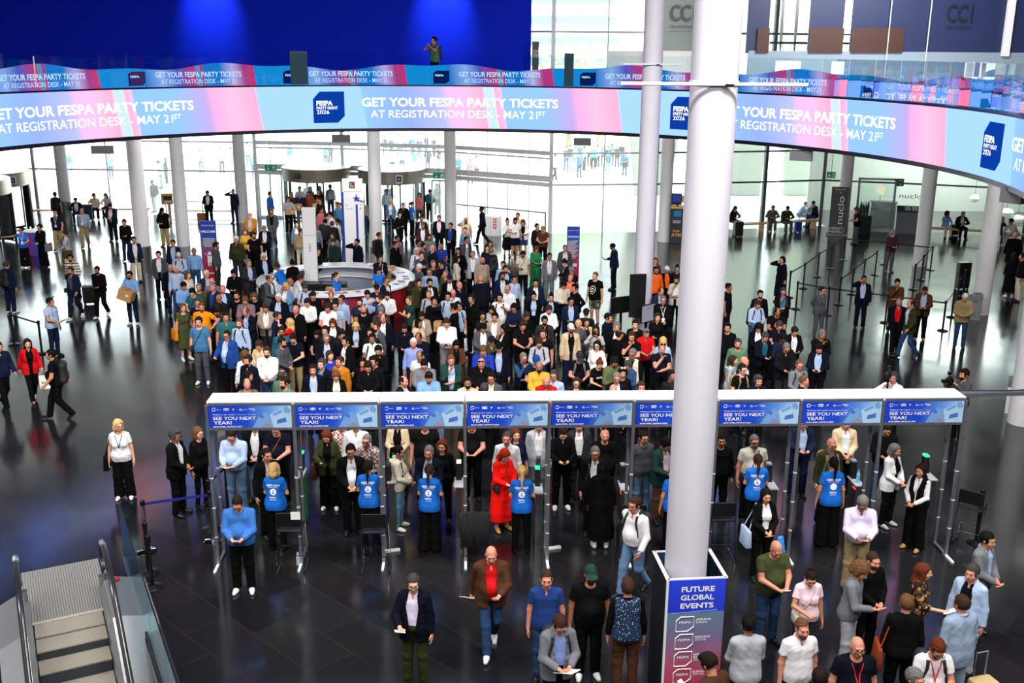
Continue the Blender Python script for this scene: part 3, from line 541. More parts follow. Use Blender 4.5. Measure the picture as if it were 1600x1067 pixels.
q = G(540, 458, 0); carton((-6.25, 35.0, 0), (.34, .34, .36), 0, 'cardboard box inside the round desk, bottom of the left pile'); carton((-6.25, 35.0, .37), (.34, .34, .34), .05, 'cardboard box inside the round desk, top of the left pile'); carton((-5.85, 35.05, 0), (.36, .34, .36), 0, 'cardboard box inside the round desk, bottom of the right pile'); carton((-5.85, 35.05, .37), (.34, .32, .28), -.06, 'cardboard box inside the round desk, top of the right pile'); carton((-5.4, 35.1, 0), (.5, .34, .3), .1, 'low cardboard box inside the round desk, right of the piles')
MB().box((0, 0, .36), (1.9, .5, .72)).build('under_counter', BLACKP, dk, bevel=.01).location = (-.75, .75, 0)
# white slim totem standing in the desk
t = empty('slim_totem', (-7.12, 36.1, 0), 0, 'plain white slim totem rising from the back of the round desk', 'totem'); MB().box((0, 0, 1.65), (.46, .16, 3.3)).build('panel', WHITEL, t, bevel=.01); flat_text(t, 'lettering', (('G', -.03, 1.95, .10, .06, .0), ('W', -.04, 1.86, .07, .09, .03), ('X', -.04, 1.76, .07, .09, .03)), mat('slate_print', '#3a4a66', .5), -.084); MB().box((-.0, -.082, 2.35), (.46, .004, .008)).build('seam', GREYM, t)
# big white signpost behind it
t = empty('direction_totem', (-6.55, 42.5, 0), .05, 'big white direction totem with blue stripes and blue starfish mark', 'totem'); MB().box((0, 0, 1.5), (.86, .30, 3.0)).build('panel', WHITEL, t, bevel=.01); MB().box((.0, 0, 3.26), (.80, .27, .5)).build('top_box', WHITEL, t, bevel=.01)
for x, w, z1 in ((-.40, .08, 3.0), (.16, .085, 2.5)): MB().box((x, -.155, z1 / 2), (w, .01, z1)).build('stripe', BPRINT, t)
def starfish(x, y, z, r, par):
    m = MB(); pts = []
    for k in range(10): a_ = PI / 2 + k * PI / 5; rr_ = r if k % 2 == 0 else r * .42; rr_ *= 1.35 if k == 0 else 1; pts.append((x + rr_ * math.cos(a_), y, z + rr_ * math.sin(a_)))
    m.add(pts + [(x, y, z)], [(k, (k + 1) % 10, 10) for k in range(10)]); m.tube([(x + r * .3, y, z - r * .2), (x + r * 1.6, y, z - r * .75)], r * .14, 6); return m.build('starfish_mark', BPRINT, par)
starfish(.16, -.156, 2.72, .17, t); flat_text(t, 'lettering', (('+', -.28, 2.42, .07, .08, .02), ('Recinte SUD', -.29, 2.30, .04, .28, .01), ('+', .28, 2.45, .07, .07, .02), ('P', .30, 2.28, .08, .06, .02)), GPRINT, -.156)
MB().box((0, -.14, 3.28), (.22, .012, .26)).build('square_mark', BLACKP, t); m = MB(); m.box((-.04, -.148, 3.32), (.08, .006, .1)); m.build('mark_blue', mat('print_cyan', '#4a9ac8', .5), t); MB().box((.05, -.148, 3.33), (.05, .006, .12)).build('mark_red', mat('print_red', '#d02020', .5), t); MB().box((0, -.148, 3.22), (.14, .006, .06)).build('mark_yellow', mat('print_yellow', '#d8c050', .5), t)
# standing banners
WB = gradient('welcome_print', ((0, '#c8182c'), (.22, '#c01c3c'), (.45, '#8a3f6c'), (.68, '#4a5f8c'), (.72, '#3a74a0'), (.725, '#1c44b8'), (1, '#1c3fae')), 'Z', 0, 2.35)
t = empty('welcome_banner', (-11.5, 38.9, 0), .06, 'tall blue to red welcome banner with small white figure, left of the crowd', 'banner'); MB().box((0, 0, 1.18), (.60, .05, 2.33)).build('panel', WB, t); flat_text(t, 'lettering', (('WELCOME', -.27, 1.90, .085, .54, .05), ('CIRCLE PIC TEX FEST', -.25, 2.15, .04, .5, .02)), WPRINT, -.028)
m = MB()
for k in range(9): m.box((.02 * math.sin(k), -.028, 1.68 - .038 * k), (.46 - .04 * (k % 3), .002, .012))
m.build('small_print', WPRINT, t); m = MB(); m.lathe((0, -.03, 1.10), [(.0, -.07), (.07, -.02), (.07, .03), (.0, .08)], 12, sy=.1); m.bar((-.19, -.03, 1.12), (-.04, -.03, .98), .05, .01); m.bar((.19, -.03, 1.12), (.04, -.03, .98), .05, .01); m.box((0, -.03, .88), (.17, .01, .26)); m.box((-.05, -.03, .70), (.06, .01, .16)); m.box((.05, -.03, .70), (.06, .01, .16)); m.build('figure_mark', WPRINT, t); MB().box((-.05, -.028, .34), (.46, .004, .05)).build('white_strip', WPRINT, t)
t = empty('event_banner', (2.3, 39.15, 0), -.05, 'tall blue to red banner with white print standing right of the crowd', 'banner'); MB().box((0, 0, 1.1), (.48, .05, 2.2)).build('panel', WB, t); flat_text(t, 'lettering', (('BIENVENIDOS', -.21, 1.78, .06, .42, .04), ('CIRCLE PIC TEX FEST', -.2, 2.03, .035, .4, .02)), WPRINT, -.028); m = MB()
for k in range(12): m.bar((-.2, -.028, 1.62 - .06 * k), (.18 - .05 * (k % 3), -.028, 1.65 - .06 * k), .003, .018)
m.build('small_print', WPRINT, t); MB().box((.08, -.03, .72), (.16, .006, .13)).build('camera_mark', WPRINT, t)

# ---- screens on stands beside the slim pillar
for n_, (x, y, w, h, ya, col, lab) in enumerate(((972, 476, .78, .52, .5, 'b', 'black screen on a stand seen from behind, left of the slim pillar'), (996, 462, .5, 1.35, .1, 'b', 'tall black board close beside the slim pillar'), (1012, 489, .62, .55, .75, 'w', 'tilted screen with a pale page, right of the slim pillar'))):
    Y_ = 31.0 - .3 * n_; p = atY(x, y, Y_); t = empty('screen_stand', (p[0], p[1], 0), ya, lab, 'screen'); MB().box((0, 0, p[2]), (w, .05, h)).build('screen', BLACKP, t, bevel=.008)
    if col == 'w': MB().box((0, -.03, p[2]), (w * .94, .006, h * .9)).build('page', emis('page_glow', '#b4b8c4', .55), t); flat_text(t, 'lettering', (('SCAN HERE', -.12, p[2] + .12, .03, .24, .01),), GPRINT, -.036)
    MB().box((0, .05, p[2] / 2), (.07, .05, p[2])).build('post', DKMET, t); MB().box((0, .05, .02), (.5, .4, .04)).build('base', DKMET, t, bevel=.01)

# ---- belt barriers
def barrier(name, posts, lab, blk=True, belts=None, h=1.0, grp='belt barrier posts', beltm=None, zb=.93):
    mp, mb = (DKMET, NYL) if blk else (CHROME, beltm or NYL)
    for n_, (x, y) in enumerate(posts):
        t = empty('barrier_post', (x, y, 0), 0, (lab if isinstance(lab, str) else lab[n_]).format(ORD[n_]), 'barrier post', grp)
        MB().lathe((0, 0, 0), [(.17, 0), (.175, .015), (.15, .03), (.04, .045), (.03, .05)], 24).build('base', DKMET if blk else CHROME, t, True); MB().lathe((0, 0, 0), [(.032, .04), (.032, h - .08)], 14).build('post', mp, t, True); MB().lathe((0, 0, 0), [(.04, h - .1), (.042, h - .09), (.042, h), (.03, h + .01)], 14).build('belt_head', DKMET, t, True)
        if n_ + 1 < len(posts) and (belts is None or n_ in belts):
            q = posts[n_ + 1]; MB().bar((0, 0, zb), (q[0] - x, q[1] - y, zb), .006, .05).build('belt', mb, t)
NYL = mat('black_belt', '#0f0f12', .8)
barrier('q', [(10.09, 37.03), (11.02, 38.54), (12.13, 40.59), (13.11, 42.23), (14.21, 44.05), (15.67, 43.15), (17.23, 42.15), (16.11, 40.19), (15.16, 38.46)], 'black belt barrier post, {} along the outer queue loop from the left')
barrier('q', [(11.6, 36.0), (12.56, 37.62), (13.55, 39.37), (14.57, 41.04)], 'black belt barrier post, {} from the front in the inner queue row')
barrier('q', [(9.9, 35.3), (10.76, 34.5), (12.4, 33.5), (13.93, 32.54), (14.93, 34.3), (15.75, 35.88), (16.6, 37.4)], 'black belt barrier post, {} along the front queue line from the left')
barrier('q', [(-14.98, 30.1), (-13.74, 29.16)], 'black belt barrier post at the left edge, {} from the back'); 
BLT = mat('blue_belt', '#1a1f7c', .6)
barrier('q', [(-6.52, 16.93), (-5.45, 17.35)], ['chrome barrier post at the glass balustrade, start of the blue belt', 'chrome barrier post with blue belt end, left of the gantry'], False, None, 1.0, 'chrome barrier posts', BLT)
barrier('q', [(-6.22, 16.15), (-6.0, 15.66)], 'short dark barrier post hugging the glass balustrade, {} from the back', True, [], .95)
barrier('q', [(-5.62, 17.85), (-5.5, 18.6)], 'dark barrier post behind the blue belt by the gantry leg, {} from the front', True, [0], 1.0)
barrier('q', [(8.62, 17.55)], 'dark barrier post at the right end of the gantry', True, [], 1.05)
barrier('q', [(2.3, 20.5), (4.9, 20.9)], 'black barrier post between the lanes behind the gantry, {} from left', True, [], 1.0)
# ---- rail leaving the gantry to the right, and the waste bins
a_ = gpos(GLEN, GD * .8, 2.92); b_ = (a_[0] + 3.2, a_[1] + .35, 2.98); t = empty('cable_beam', a_, 0, 'thin aluminium cable beam from the gantry to the right edge', 'beam'); MB().box((1.6, .17, .02), (3.25, .12, .07), math.atan2(.35, 3.2)).build('beam', ALU, t); m = MB(); m.tube([(0, 0, .09), (1.0, .1, .07), (2.1, .22, .09), (3.2, .35, .07)], .012, 6); m.build('cable', BLACKP, t)
for (x, y, an, lab) in ((15.55, 34.05, -.35, 'grey paper bin with slot beside the pillar at right'), (12.62, 24.7, -.45, 'white recycling bin by the near right pillar')):
    t = empty('waste_bin', (x, y, 0), an, lab, 'bin'); MB().box((0, 0, .35), (.42, .34, .70)).build('bin_body', WHITEL if x < 14 else GREYM, t, bevel=.01); MB().box((0, 0, .80), (.44, .36, .2)).build('bin_top', mat('bin_grey', '#70737c', .45), t, bevel=.01); MB().box((0, .0, .905), (.30, .18, .012)).build('slot', BLACKP, t); MB().box((0, -.176, .66), (.12, .008, .03)).build('handle_slot', BLACKP, t)
    m = MB()
    for k in range(3): a0 = k * 2.094 + .5; m.tube([(.05 * math.cos(a0 + d), -.174, .25 + .05 * math.sin(a0 + d)) for d in (0, .5, 1.0, 1.5)], .008, 5)
    m.build('recycling_mark', BLACKP, t)

# ---- escalator going down, lower left
es = empty('escalator', esc(0, 0, 0), math.atan2(EU[1], EU[0]), 'escalator with steel steps and black handrails leading down at lower left', 'escalator')   # local x runs down, local y to its left
STP = mat('step_metal', '#a9a49a', .45, .35, var=.15, scale=20); RIS = mat('riser_metal', '#3c4048', .5, .4, var=.1)
def groove(name, base, sc, axis):
    m = mat(name, base, .42, .4, var=.05); t = m.node_tree; b = t.nodes['Principled BSDF']; tc = [x for x in t.nodes if x.type == 'TEX_COORD'][0]; w = N(t, 'ShaderNodeTexWave', wave_type='BANDS', bands_direction=axis); w.inputs['Scale'].default_value = sc; t.links.new(tc.outputs['Object'], w.inputs['Vector']); bp = N(t, 'ShaderNodeBump'); bp.inputs['Strength'].default_value = .5; bp.inputs['Distance'].default_value = .01; t.links.new(w.outputs['Fac'], bp.inputs['Height']); t.links.new(bp.outputs['Normal'], b.inputs['Normal']); return m
GRV = groove('grooved_tread', '#b3ad9f', 20, 'Y'); GRR = groove('grooved_riser', '#3a3f4a', 24, 'Y')
fl = MB().box((-.95, 0, .004), (1.9, 1.25, .014)).build('floor_plate', mat('plate_metal', '#a8a49c', .4, .5, var=.1), es)
m = MB()
for k in range(31): m.box((-.95, -.60 + k * .04, .013), (1.85, .007, .006))
m.build('plate_grooves', mat('groove_dark', '#3a3c40', .6), es); MB().box((-.02, 0, .014), (.06, 1.08, .02)).build('comb', mat('comb_metal', '#d8d2be', .35, .5), es)
zs = 0; zz = [0.0, -.03, -.17] + [-.17 - .2 * (k + 1) for k in range(12)]
for k in range(15):
    t = MB().box((.2 + .4 * k, 0, zz[k] - .03), (.405, 1.0, .06)).build('step_tread', GRV, es)
    if k + 1 < 15: d = zz[k] - zz[k + 1]; MB().box((.4 + .4 * k, 0, zz[k] - d / 2 - .03), (.012, 1.0, d + .02)).build('step_riser', GRR, t)
def slope(x): return 0 if x < .75 else -(x - .75) * .5 - (.0)
for s_, yy in (('left', .64), ('right', -.64)):
    pts = [(-.55, .45), (-.68, .55), (-.74, .70), (-.70, .86), (-.58, .94), (-.3, .955), (.3, .955), (.75, .93)] + [(x, .93 + slope(x) - .02) for x in np.arange(1.1, 6.6, .4)]
    m = MB(); prev = None; vs = []
    P2 = [Vector((x, yy, z)) for x, z in pts]
    for i, p in enumerate(P2):
        d = (P2[min(i + 1, len(P2) - 1)] - P2[max(i - 1, 0)]).normalized(); nrm = Vector((-d.z, 0, d.x))
        for a_, b_ in ((-.045, -.012), (.045, -.012), (.045, .022), (.02, .034), (-.02, .034), (-.045, .022)): vs.append(p + Vector((0, a_, 0)) + nrm * b_)
    fs = []
    for i in range(len(P2) - 1): fs += [(6 * i + k, 6 * i + (k + 1) % 6, 6 * i + 6 + (k + 1) % 6, 6 * i + 6 + k) for k in range(6)]
    fs += [tuple(range(6)), tuple(range(6 * len(P2) - 6, 6 * len(P2)))]; m.add(vs, fs); m.build('handrail', mat('handrail_rubber', '#26272b', .22), es, True)
    m = MB(); q = [(x, z - .02) for x, z in pts[1:]]; vs = []
    for x, z in q: vs += [(x, yy - .006, max(.26 + slope(x), -9)), (x, yy + .006, .26 + slope(x)), (x, yy + .006, z), (x, yy - .006, z)]
    fs = [(4 * i + k, 4 * i + (k + 1) % 4, 4 * i + 4 + (k + 1) % 4, 4 * i + 4 + k) for i in range(len(q) - 1) for k in range(4)]; m.add(vs, fs); m.build('balustrade_glass', GLASSG, es)
    sg = 1 if yy > 0 else -1; m = MB(); vs = []
    for x in (-.62, .75, 1.2, 2, 3, 4, 5, 6.4):
        b0 = slope(x); vs += [(x, sg * .51, b0 - .1), (x, sg * .53, b0 + .12), (x, sg * .60, b0 + .25), (x, sg * .69, b0 + .27), (x, sg * (1.0 if sg < 0 else 1.25), b0 + .12), (x, sg * (1.02 if sg < 0 else 1.28), b0 - .35)]
    n = 8; fs = [(6 * i + k, 6 * i + k + 1, 6 * i + 7 + k, 6 * i + 6 + k) for i in range(n - 1) for k in range(5)] + [(0, 1, 2, 3, 4, 5)]; m.add(vs, fs); m.build('skirt', mat('skirt_steel', '#a9abb0', .35, .6, var=.08), es)
    if s_ == 'right': MB().box((-.6, -.58, .20), (.12, .10, .26)).build('newel_box', STEEL, es, bevel=.02); MB().box((-.5, -.535, .26), (.10, .006, .13)).build('sticker', WPRINT, es)
    else: MB().box((-.60, .58, .20), (.12, .10, .26)).build('newel_box', STEEL, es, bevel=.02); MB().lathe((-.45, .80, .27), [(.05, 0), (.055, .02), (.03, .03)], 16).build('stop_button', mat('red_plastic', '#c02020', .4), es)
# glass balustrade along the well, right of the flight
t = empty('glass_balustrade', esc(0, 1.04, 0), math.atan2(EU[1], EU[0]), 'frameless green tinted glass balustrade beside the escalator', 'balustrade')
for x0, x1 in ((-1.65, -.02), (0, 1.62), (1.64, 3.3), (3.32, 5.6)): MB().box(((x0 + x1) / 2, 0, .56), (x1 - x0, .016, 1.10)).build('glass_panel', GLASSR, t); MB().box(((x0 + x1) / 2, 0, 1.112), (x1 - x0, .022, .012)).build('edge', DKMET, t)
MB().box((-1.65, .14, .56), (.016, .28, 1.10)).build('end_panel', GLASSR, t); MB().box((1.8, 0, .02), (7.0, .05, .05)).build('shoe_rail', STEEL, t); MB().box((2.9, .13, .006), (5.4, .22, .02)).build('kerb', STEEL, t)

# ---- far left revolving door, the middle pair, side doors
FASC = mat('door_fascia', '#a59c92', .3, .8, var=.15, scale=6)
def revolving(x, y, r, lab, rz=0, zt=2.75):
    t = empty('revolving_door', (x, y, 0), rz, lab, 'door'); MB().lathe((0, 0, 0), [(r, zt - .62), (r, zt), (r - .06, zt), (r - .06, zt - .62), (r, zt - .62)], 48, caps=False).build('drum_fascia', FASC, t, True); MB().lathe((0, 0, 0), [(r * .99, zt - .05), (r * .99, zt + .02)], 48).build('drum_roof', WHITEL, t, True)
    for a0 in (0.35, PI + .35):
        m = MB(); vs = []; n = 13
        for k in range(n): a_ = a0 + PI * .33 * (k / (n - 1) - .5) * 2 * .5 + (PI / 2 if False else 0); vs += [((r - .03) * math.cos(a_), (r - .03) * math.sin(a_), .05), ((r - .03) * math.cos(a_), (r - .03) * math.sin(a_), zt - .6)]
        m.add(vs, [(2 * k, 2 * k + 2, 2 * k + 3, 2 * k + 1) for k in range(n - 1)]); m.build('curved_glass', GLASSG, t)
        for q in (-1, 1): a_ = a0 + q * PI * .165; MB().box((r * math.cos(a_) * .985, r * math.sin(a_) * .985, (zt - .6) / 2), (.10, .08, zt - .6), a_).build('door_post', BLACKP, t)
    for k in range(3):
        a_ = .9 + k * 2 * PI / 3; w = MB(); c, s = math.cos(a_), math.sin(a_); w.bar((0, 0, .08), ((r - .12) * c, (r - .12) * s, .08), .05, .1); w.bar((0, 0, zt - .66), ((r - .12) * c, (r - .12) * s, zt - .66), .05, .08); w.bar(((r - .13) * c, (r - .13) * s, .05), ((r - .13) * c, (r - .13) * s, zt - .62), .06); lf_ = w.build('door_leaf', DKMET, t); g = MB(); g.add([(0, 0, .1), ((r - .14) * c, (r - .14) * s, .1), ((r - .14) * c, (r - .14) * s, zt - .66), (0, 0, zt - .66)], [(0, 1, 2, 3)]); g.build('leaf_glass', GLASSG, lf_)
    MB().lathe((0, 0, 0), [(.05, .02), (.05, zt - .6)], 12).build('centre_post', DKMET, t); return t
def badge_mark(t, x, y, z, s=.3):
    MB().box((x, y, z), (s, .02, s * 1.15)).build('mark_plate', WHITEL, t); MB().box((x, y - .013, z), (s * .72, .006, s * .85)).build('square_mark', BLACKP, t); MB().box((x, y - .018, z), (s * .35, .004, s * .4)).build('mark_shape', mat('print_cyan', '#4a9ac8', .5), t)
t = revolving(-10.05, 53.5, 1.75, 'steel revolving door with fan mark, left of the direction totem'); m = MB()
for k in range(7): a_ = PI * (.12 + .76 * k / 6); m.bar((-.55 + .08 * math.cos(a_), -1.68, 2.3 + .05), (-.55 + .34 * math.cos(a_), -1.68, 2.3 + .30 * math.sin(a_)), .05, .02)
m.build('fan_mark', BLACKP, t)
t = revolving(-6.15, 52.9, 1.70, 'steel revolving door with square mark, right of the direction totem'); badge_mark(t, .55, -1.64, 2.42, .34)
revolving(-23.9, 45.3, 1.9, 'steel revolving door at the far left edge, half out of view', .4, 3.0); t = revolving(-24.6, 49.2, 1.7, 'second steel revolving door behind the one at the left edge', .2, 2.9); badge_mark(t, 1.25, -1.2, 2.6, .3)
GSIGN = mat('exit_green', '#0d6b3f', .5, emit='#0d8a50', es=.25)
def exit_sign(x, y, z, w, h, rz, lab):
    t = empty('exit_sign', (x, y, z), rz, lab, 'sign'); MB().tube([(0, 0, h / 2), (0, 0, 6.74 - z)], .012, 6).build('hanger', DKMET, t); MB().box((0, 0, 0), (w, .05, h)).build('panel', GSIGN, t); m = MB(); m.bar((-w * .2, -.03, h * .32), (-w * .2, -.03, -h * .1), .008, .06); m.add([(-w * .2 - h * .26, -.031, -h * .05), (-w * .2 + h * .26, -.031, -h * .05), (-w * .2, -.031, -h * .36)], [(0, 1, 2)]); m.build('arrow', WPRINT, t); m = MB(); m.box((w * .3, -.03, -h * .02), (w * .22, .006, h * .6)); m.build('door_mark', WPRINT, t); MB().box((w * .31, -.034, -h * .1), (w * .10, .004, h * .36)).build('running_figure', GSIGN, t)
exit_sign(-12.5, 54.0, 2.62, .6, .30, 0, 'green exit sign with arrow left of the revolving doors'); exit_sign(-3.75, 52.6, 2.45, .58, .3, -.1, 'green exit sign with arrow right of the revolving doors'); exit_sign(15.6, 51.4, 2.78, .42, .3, -.5, 'green exit sign above the glass door near the restaurant totem')
def side_door(x0, x1, y0, y1, h, lab):
    a, b, L, an = seg((x0, y0), (x1, y1)); t = empty('glass_door', (x0, y0, 0), an, lab, 'door')
    for x in (0, L / 2, L): MB().box((x, 0, h / 2), (.07, .08, h)).build('frame', FR, t)
    for z in (.06, h): MB().box((L / 2, 0, z), (L, .08, .1)).build('frame', FR, t)
    MB().box((L / 2, 0, h / 2), (L - .05, .015, h)).build('pane', GLASS, t); MB().bar((L / 2 - .12, -.07, .9), (L / 2 - .12, -.07, 1.3), .03).build('handle', STEEL, t)
side_door(-13.2, -12.0, 54.2, 54.1, 2.3, 'white framed glass side door under the left exit sign'); side_door(-4.1, -3.3, 52.7, 52.55, 2.2, 'white framed glass side door under the middle exit sign')
# ---- benches, barrier rails, kiosk, hydrant box, cash machine, restaurant front
def bench(x0, y0, x1, y1, lab, zt=.45):
    a, b, L, an = seg((x0, y0), (x1, y1)); t = empty('bench', (x0, y0, 0), an, lab, 'bench'); MB().box((L / 2, 0, zt - .03), (L, .45, .06)).build('seat', WOOD, t, bevel=.008)
    for x in np.linspace(.15, L - .15, max(2, int(L / 1.2))): MB().box((x, 0, (zt - .06) / 2), (.06, .4, zt - .06)).build('leg', WOOD if L < 3 else WHITEL, t)
    return t
bench(-24.9, 53.4, -19.0, 54.2, 'long pale bench along the window at far left'); bench(-17.3, 53.7, -13.9, 53.8, 'low pale bench with white frame near the third pillar'); bench(10.9, 50.7, 12.45, 51.2, 'wooden bench left of the seated man by the window'); bench(12.6, 51.25, 15.3, 52.2, 'wooden bench under the three seated people by the window'); bench(19.9, 50.2, 22.9, 49.2, 'wooden bench by the restaurant glass, right of the pillar'); bench(23.1, 48.6, 26.2, 47.6, 'wooden bench by the restaurant glass at the right edge')
t = empty('white_railing', (-17.6, 52.6, 0), .02, 'white tubular railing in front of the window, left of centre', 'railing'); m = MB()
for z in (.1, .55, 1.05): m = MB(); m.tube([(0, 0, z), (3.7, 0, z)], .025, 6); m.build('rail', WHITEL, t)
for x in (0, 1.85, 3.7): MB().tube([(x, 0, 0), (x, 0, 1.05)], .028, 6).build('post', WHITEL, t)
t = empty('window_rail', (-3.3, 52.6, 0), -.52, 'thin dark barrier rail along the window by the hydrant box', 'railing'); MB().tube([(0, 0, 1.05), (5.6, 0, 1.05)], .03, 6).build('rail', DKMET, t); [MB().tube([(x, 0, 0), (x, 0, 1.05)], .03, 6).build('post', DKMET, t) for x in (2.2, 5.6)]
t = empty('reading_box', (-17.8, 53.5, 0), .2, 'yellow wooden box on a post with dark slot near the third pillar', 'kiosk'); MB().box((0, 0, 1.05), (.56, .3, .55)).build('box_body', mat('yellow_wood', '#c89a48', .5), t, bevel=.01); MB().box((.04, -.156, 1.1), (.40, .01, .22)).build('slot', BLACKP, t); MB().box((.08, 0, .4), (.12, .12, .8)).build('post', WOOD, t)
t = empty('planter_box', (-15.7, 52.3, 0), .2, 'small rust brown board leaning on the white railing', 'board'); MB().box((0, 0, .26), (.5, .1, .52)).build('board', mat('rust_wood', '#9a5a30', .6), t)
t = empty('hydrant_box', (-.98, 49.45, 0), -.35, 'white metal fire hydrant box with red signs by the window', 'cabinet'); MB().box((0, 0, .47), (.8, .4, .95)).build('cabinet', WHITEL, t, bevel=.01); MB().box((.0, -.205, .47), (.012, .01, .9)).build('seam', GREYM, t)
for x, z, w, h in ((-.32, .66, .09, .32), (.2, .75, .16, .2), (.2, .48, .16, .22)): MB().box((x, -.207, z), (w, .01, h)).build('red_sign', mat('sign_red', '#b81818', .5), t); MB().box((x, -.214, z), (w * .45, .006, h * .5)).build('white_mark', WPRINT, t)
t = empty('cash_machine', (7.55, 47.75, 0), -.12, 'dark cash machine with yellow lettering and screen behind the pillars', 'cash machine'); NV = mat('atm_navy', '#1c2030', .4); MB().box((0, 0, .88), (.62, .5, 1.76)).build('cabinet', NV, t, bevel=.015); MB().box((.02, -.255, 1.42), (.34, .02, .26)).build('screen', emis('atm_screen', '#3a8fc0', .5), t); MB().box((.0, -.255, 1.05), (.36, .02, .14)).build('keypad', STEEL, t); MB().box((0, -.258, 1.70), (.62, .01, .10)).build('yellow_band', mat('atm_yellow', '#d0a020', .5), t); flat_text(t, 'lettering', (('Sello', -.16, .58, .10, .34, .02), ('ATM', -.22, .36, .15, .44, .03)), mat('atm_yellow', '#d0a020', .5), -.256); MB().box((-.05, 0, 2.06), (.46, .3, .5)).build('top_screen', BLACKP, t, bevel=.01); MB().box((-.05, -.156, 2.1), (.38, .008, .3)).build('picture', emis('atm_picture', '#3a58c8', .5), t); MB().box((.23, 0, 2.06), (.12, .2, .3)).build('yellow_sign', mat('atm_yellow', '#d0a020', .5), t); MB().box((0, 0, 1.8), (.1, .1, .1)).build('neck', NV, t)
# restaurant front
t = empty('restaurant_totem', (15.78, 50.3, 0), -.2, 'grey totem with white vertical restaurant lettering', 'totem'); TG = mat('totem_grey', '#4b4c50', .5); MB().box((0, 0, 1.2), (.80, .10, 2.28)).build('panel', TG, t); MB().box((0, -.03, .04), (1.0, .45, .08)).build('base', GREYM, t, bevel=.01)
g = text_fit('nuclo', .30, 1.35, .012); MB().add([(-v[2] + .21, -.055, v[0] + .55) for v in g[0]], g[1]).build('lettering', WPRINT, t); flat_text(t, 'small_lettering', (('Restaurant', -.24, 2.2, .07, .48, .01), ('>', -.02, 2.02, .10, .1, .02)), WPRINT, -.055)
m = MB()
for k in range(6): m.tube([(-.3 + .1 * k + .14 * math.cos(a_), -.056, .26 + (.10 + .02 * (k % 3)) * math.sin(a_)) for a_ in np.linspace(0, 2 * PI, 14)[:-1]], .008, 4, closed=True)
m.build('spaghetti_mark', WPRINT, t)
t = empty('restaurant_door', (17.3, 52.25, 0), -.23, 'steel framed glass restaurant door beside the grey totem', 'door')
for x in (0, 1.72): MB().box((x, 0, 1.27), (.10, .14, 2.54)).build('frame', STEEL, t)
for z in (.05, 2.52): MB().box((.86, 0, z), (1.82, .14, .10)).build('frame', STEEL, t)
MB().box((.86, 0, 1.27), (1.62, .012, 2.4)).build('pane', GLASS, t); MB().bar((.2, -.08, 1.02), (1.55, -.08, 1.02), .03).build('push_bar', STEEL, t)
t = empty('menu_stand', (19.35, 50.9, 0), -.25, 'grey menu stand with sloping top in front of the restaurant glass', 'stand'); MB().box((0, 0, .55), (.95, .4, 1.1)).build('cabinet', mat('menu_grey', '#6c6f78', .5), t, bevel=.01); m = MB(); m.add([(-.5, -.22, 1.1), (.5, -.22, 1.1), (.5, .22, 1.34), (-.5, .22, 1.34), (-.5, -.22, 1.07), (.5, -.22, 1.07), (.5, .22, 1.1), (-.5, .22, 1.1)], [(0, 1, 2, 3), (7, 6, 5, 4), (0, 4, 5, 1), (1, 5, 6, 2), (2, 6, 7, 3), (3, 7, 4, 0)]); m.build('sloping_top', mat('menu_dark', '#3a3d44', .4), t)
for k in range(3): q = MB().box((0, 0, 0), (.26, .34, .01)).build('menu_page', BLACKP if k == 0 else mat('page_grey', '#b9bcc0', .5), t); q.location = (-.32 + .32 * k, 0, 1.235); q.rotation_euler = (math.atan2(.24, .44), 0, 0)
t = empty('restaurant_desk', (19.0, 53.3, 0), -.25, 'dark navy reception desk inside the restaurant door', 'desk'); MB().box((0, 0, .6), (1.2, .5, 1.2)).build('cabinet', mat('desk_navy', '#141a3c', .4), t, bevel=.01); MB().box((0, 0, 1.22), (1.3, .6, .05)).build('top', mat('desk_dark', '#22242c', .4), t)
p = atY(1393, 336, 53.3); t = empty('table_lamp', (18.75, 53.2, 1.245), 0, 'round glowing table lamp on the restaurant desk', 'lamp'); MB().lathe((0, 0, .55), [(.02, -.24), (.16, -.18), (.22, -.05), (.22, .05), (.16, .18), (.02, .24)], 20).build('lamp_shade', emis('lamp_glow', '#ffe0b0', 1.4), t, True); MB().lathe((0, 0, 0), [(.1, 0), (.1, .02), (.015, .03), (.015, .35)], 12).build('base', DKMET, t)
t = empty('wall_plate', tuple(atY(1407, 285, 50.9)), -.25, 'small black square plate with white mark above the menu stand', 'sign'); MB().box((0, 0, 0), (.32, .03, .36)).build('plate', BLACKP, t); m = MB(); m.tube([(.09 * math.cos(a_), -.02, .1 * math.sin(a_)) for a_ in np.linspace(0, 2 * PI, 10)[:-1]], .012, 5, closed=True); m.build('white_mark', WPRINT, t)
t = empty('glass_lettering', tuple(atY(1405, 309, 50.9)), -.30, 'thin dark restaurant name lettering on the green glass', 'sign'); g = text_fit('nuclo', .23, 1.05, -.004); MB().add(g[0], g[1]).build('lettering', GPRINT, t)
t = empty('potted_plant', (17.15, 50.75, 0), 0, 'spiky dark green plant in a dark tub beside the grey totem', 'plant'); MB().box((0, 0, .45), (.7, .5, .9)).build('pot', mat('tub_green', '#20302c', .5), t, bevel=.02); m = MB(); rnd = random.Random(3)
for k in range(46): a_ = rnd.uniform(0, 6.28); l = rnd.uniform(.4, .8); tl = rnd.uniform(.1, .5); b = Vector((rnd.uniform(-.25, .25), rnd.uniform(-.15, .15), .9)); e = b + Vector((math.cos(a_) * l * tl, math.sin(a_) * l * tl, l)); s_ = Vector((-math.sin(a_), math.cos(a_), 0)) * .03; md = (b + e) / 2 + Vector((0, 0, .05)); m.add([b - s_ * .6, b + s_ * .6, md + s_, e, md - s_], [(0, 1, 2, 3, 4)])
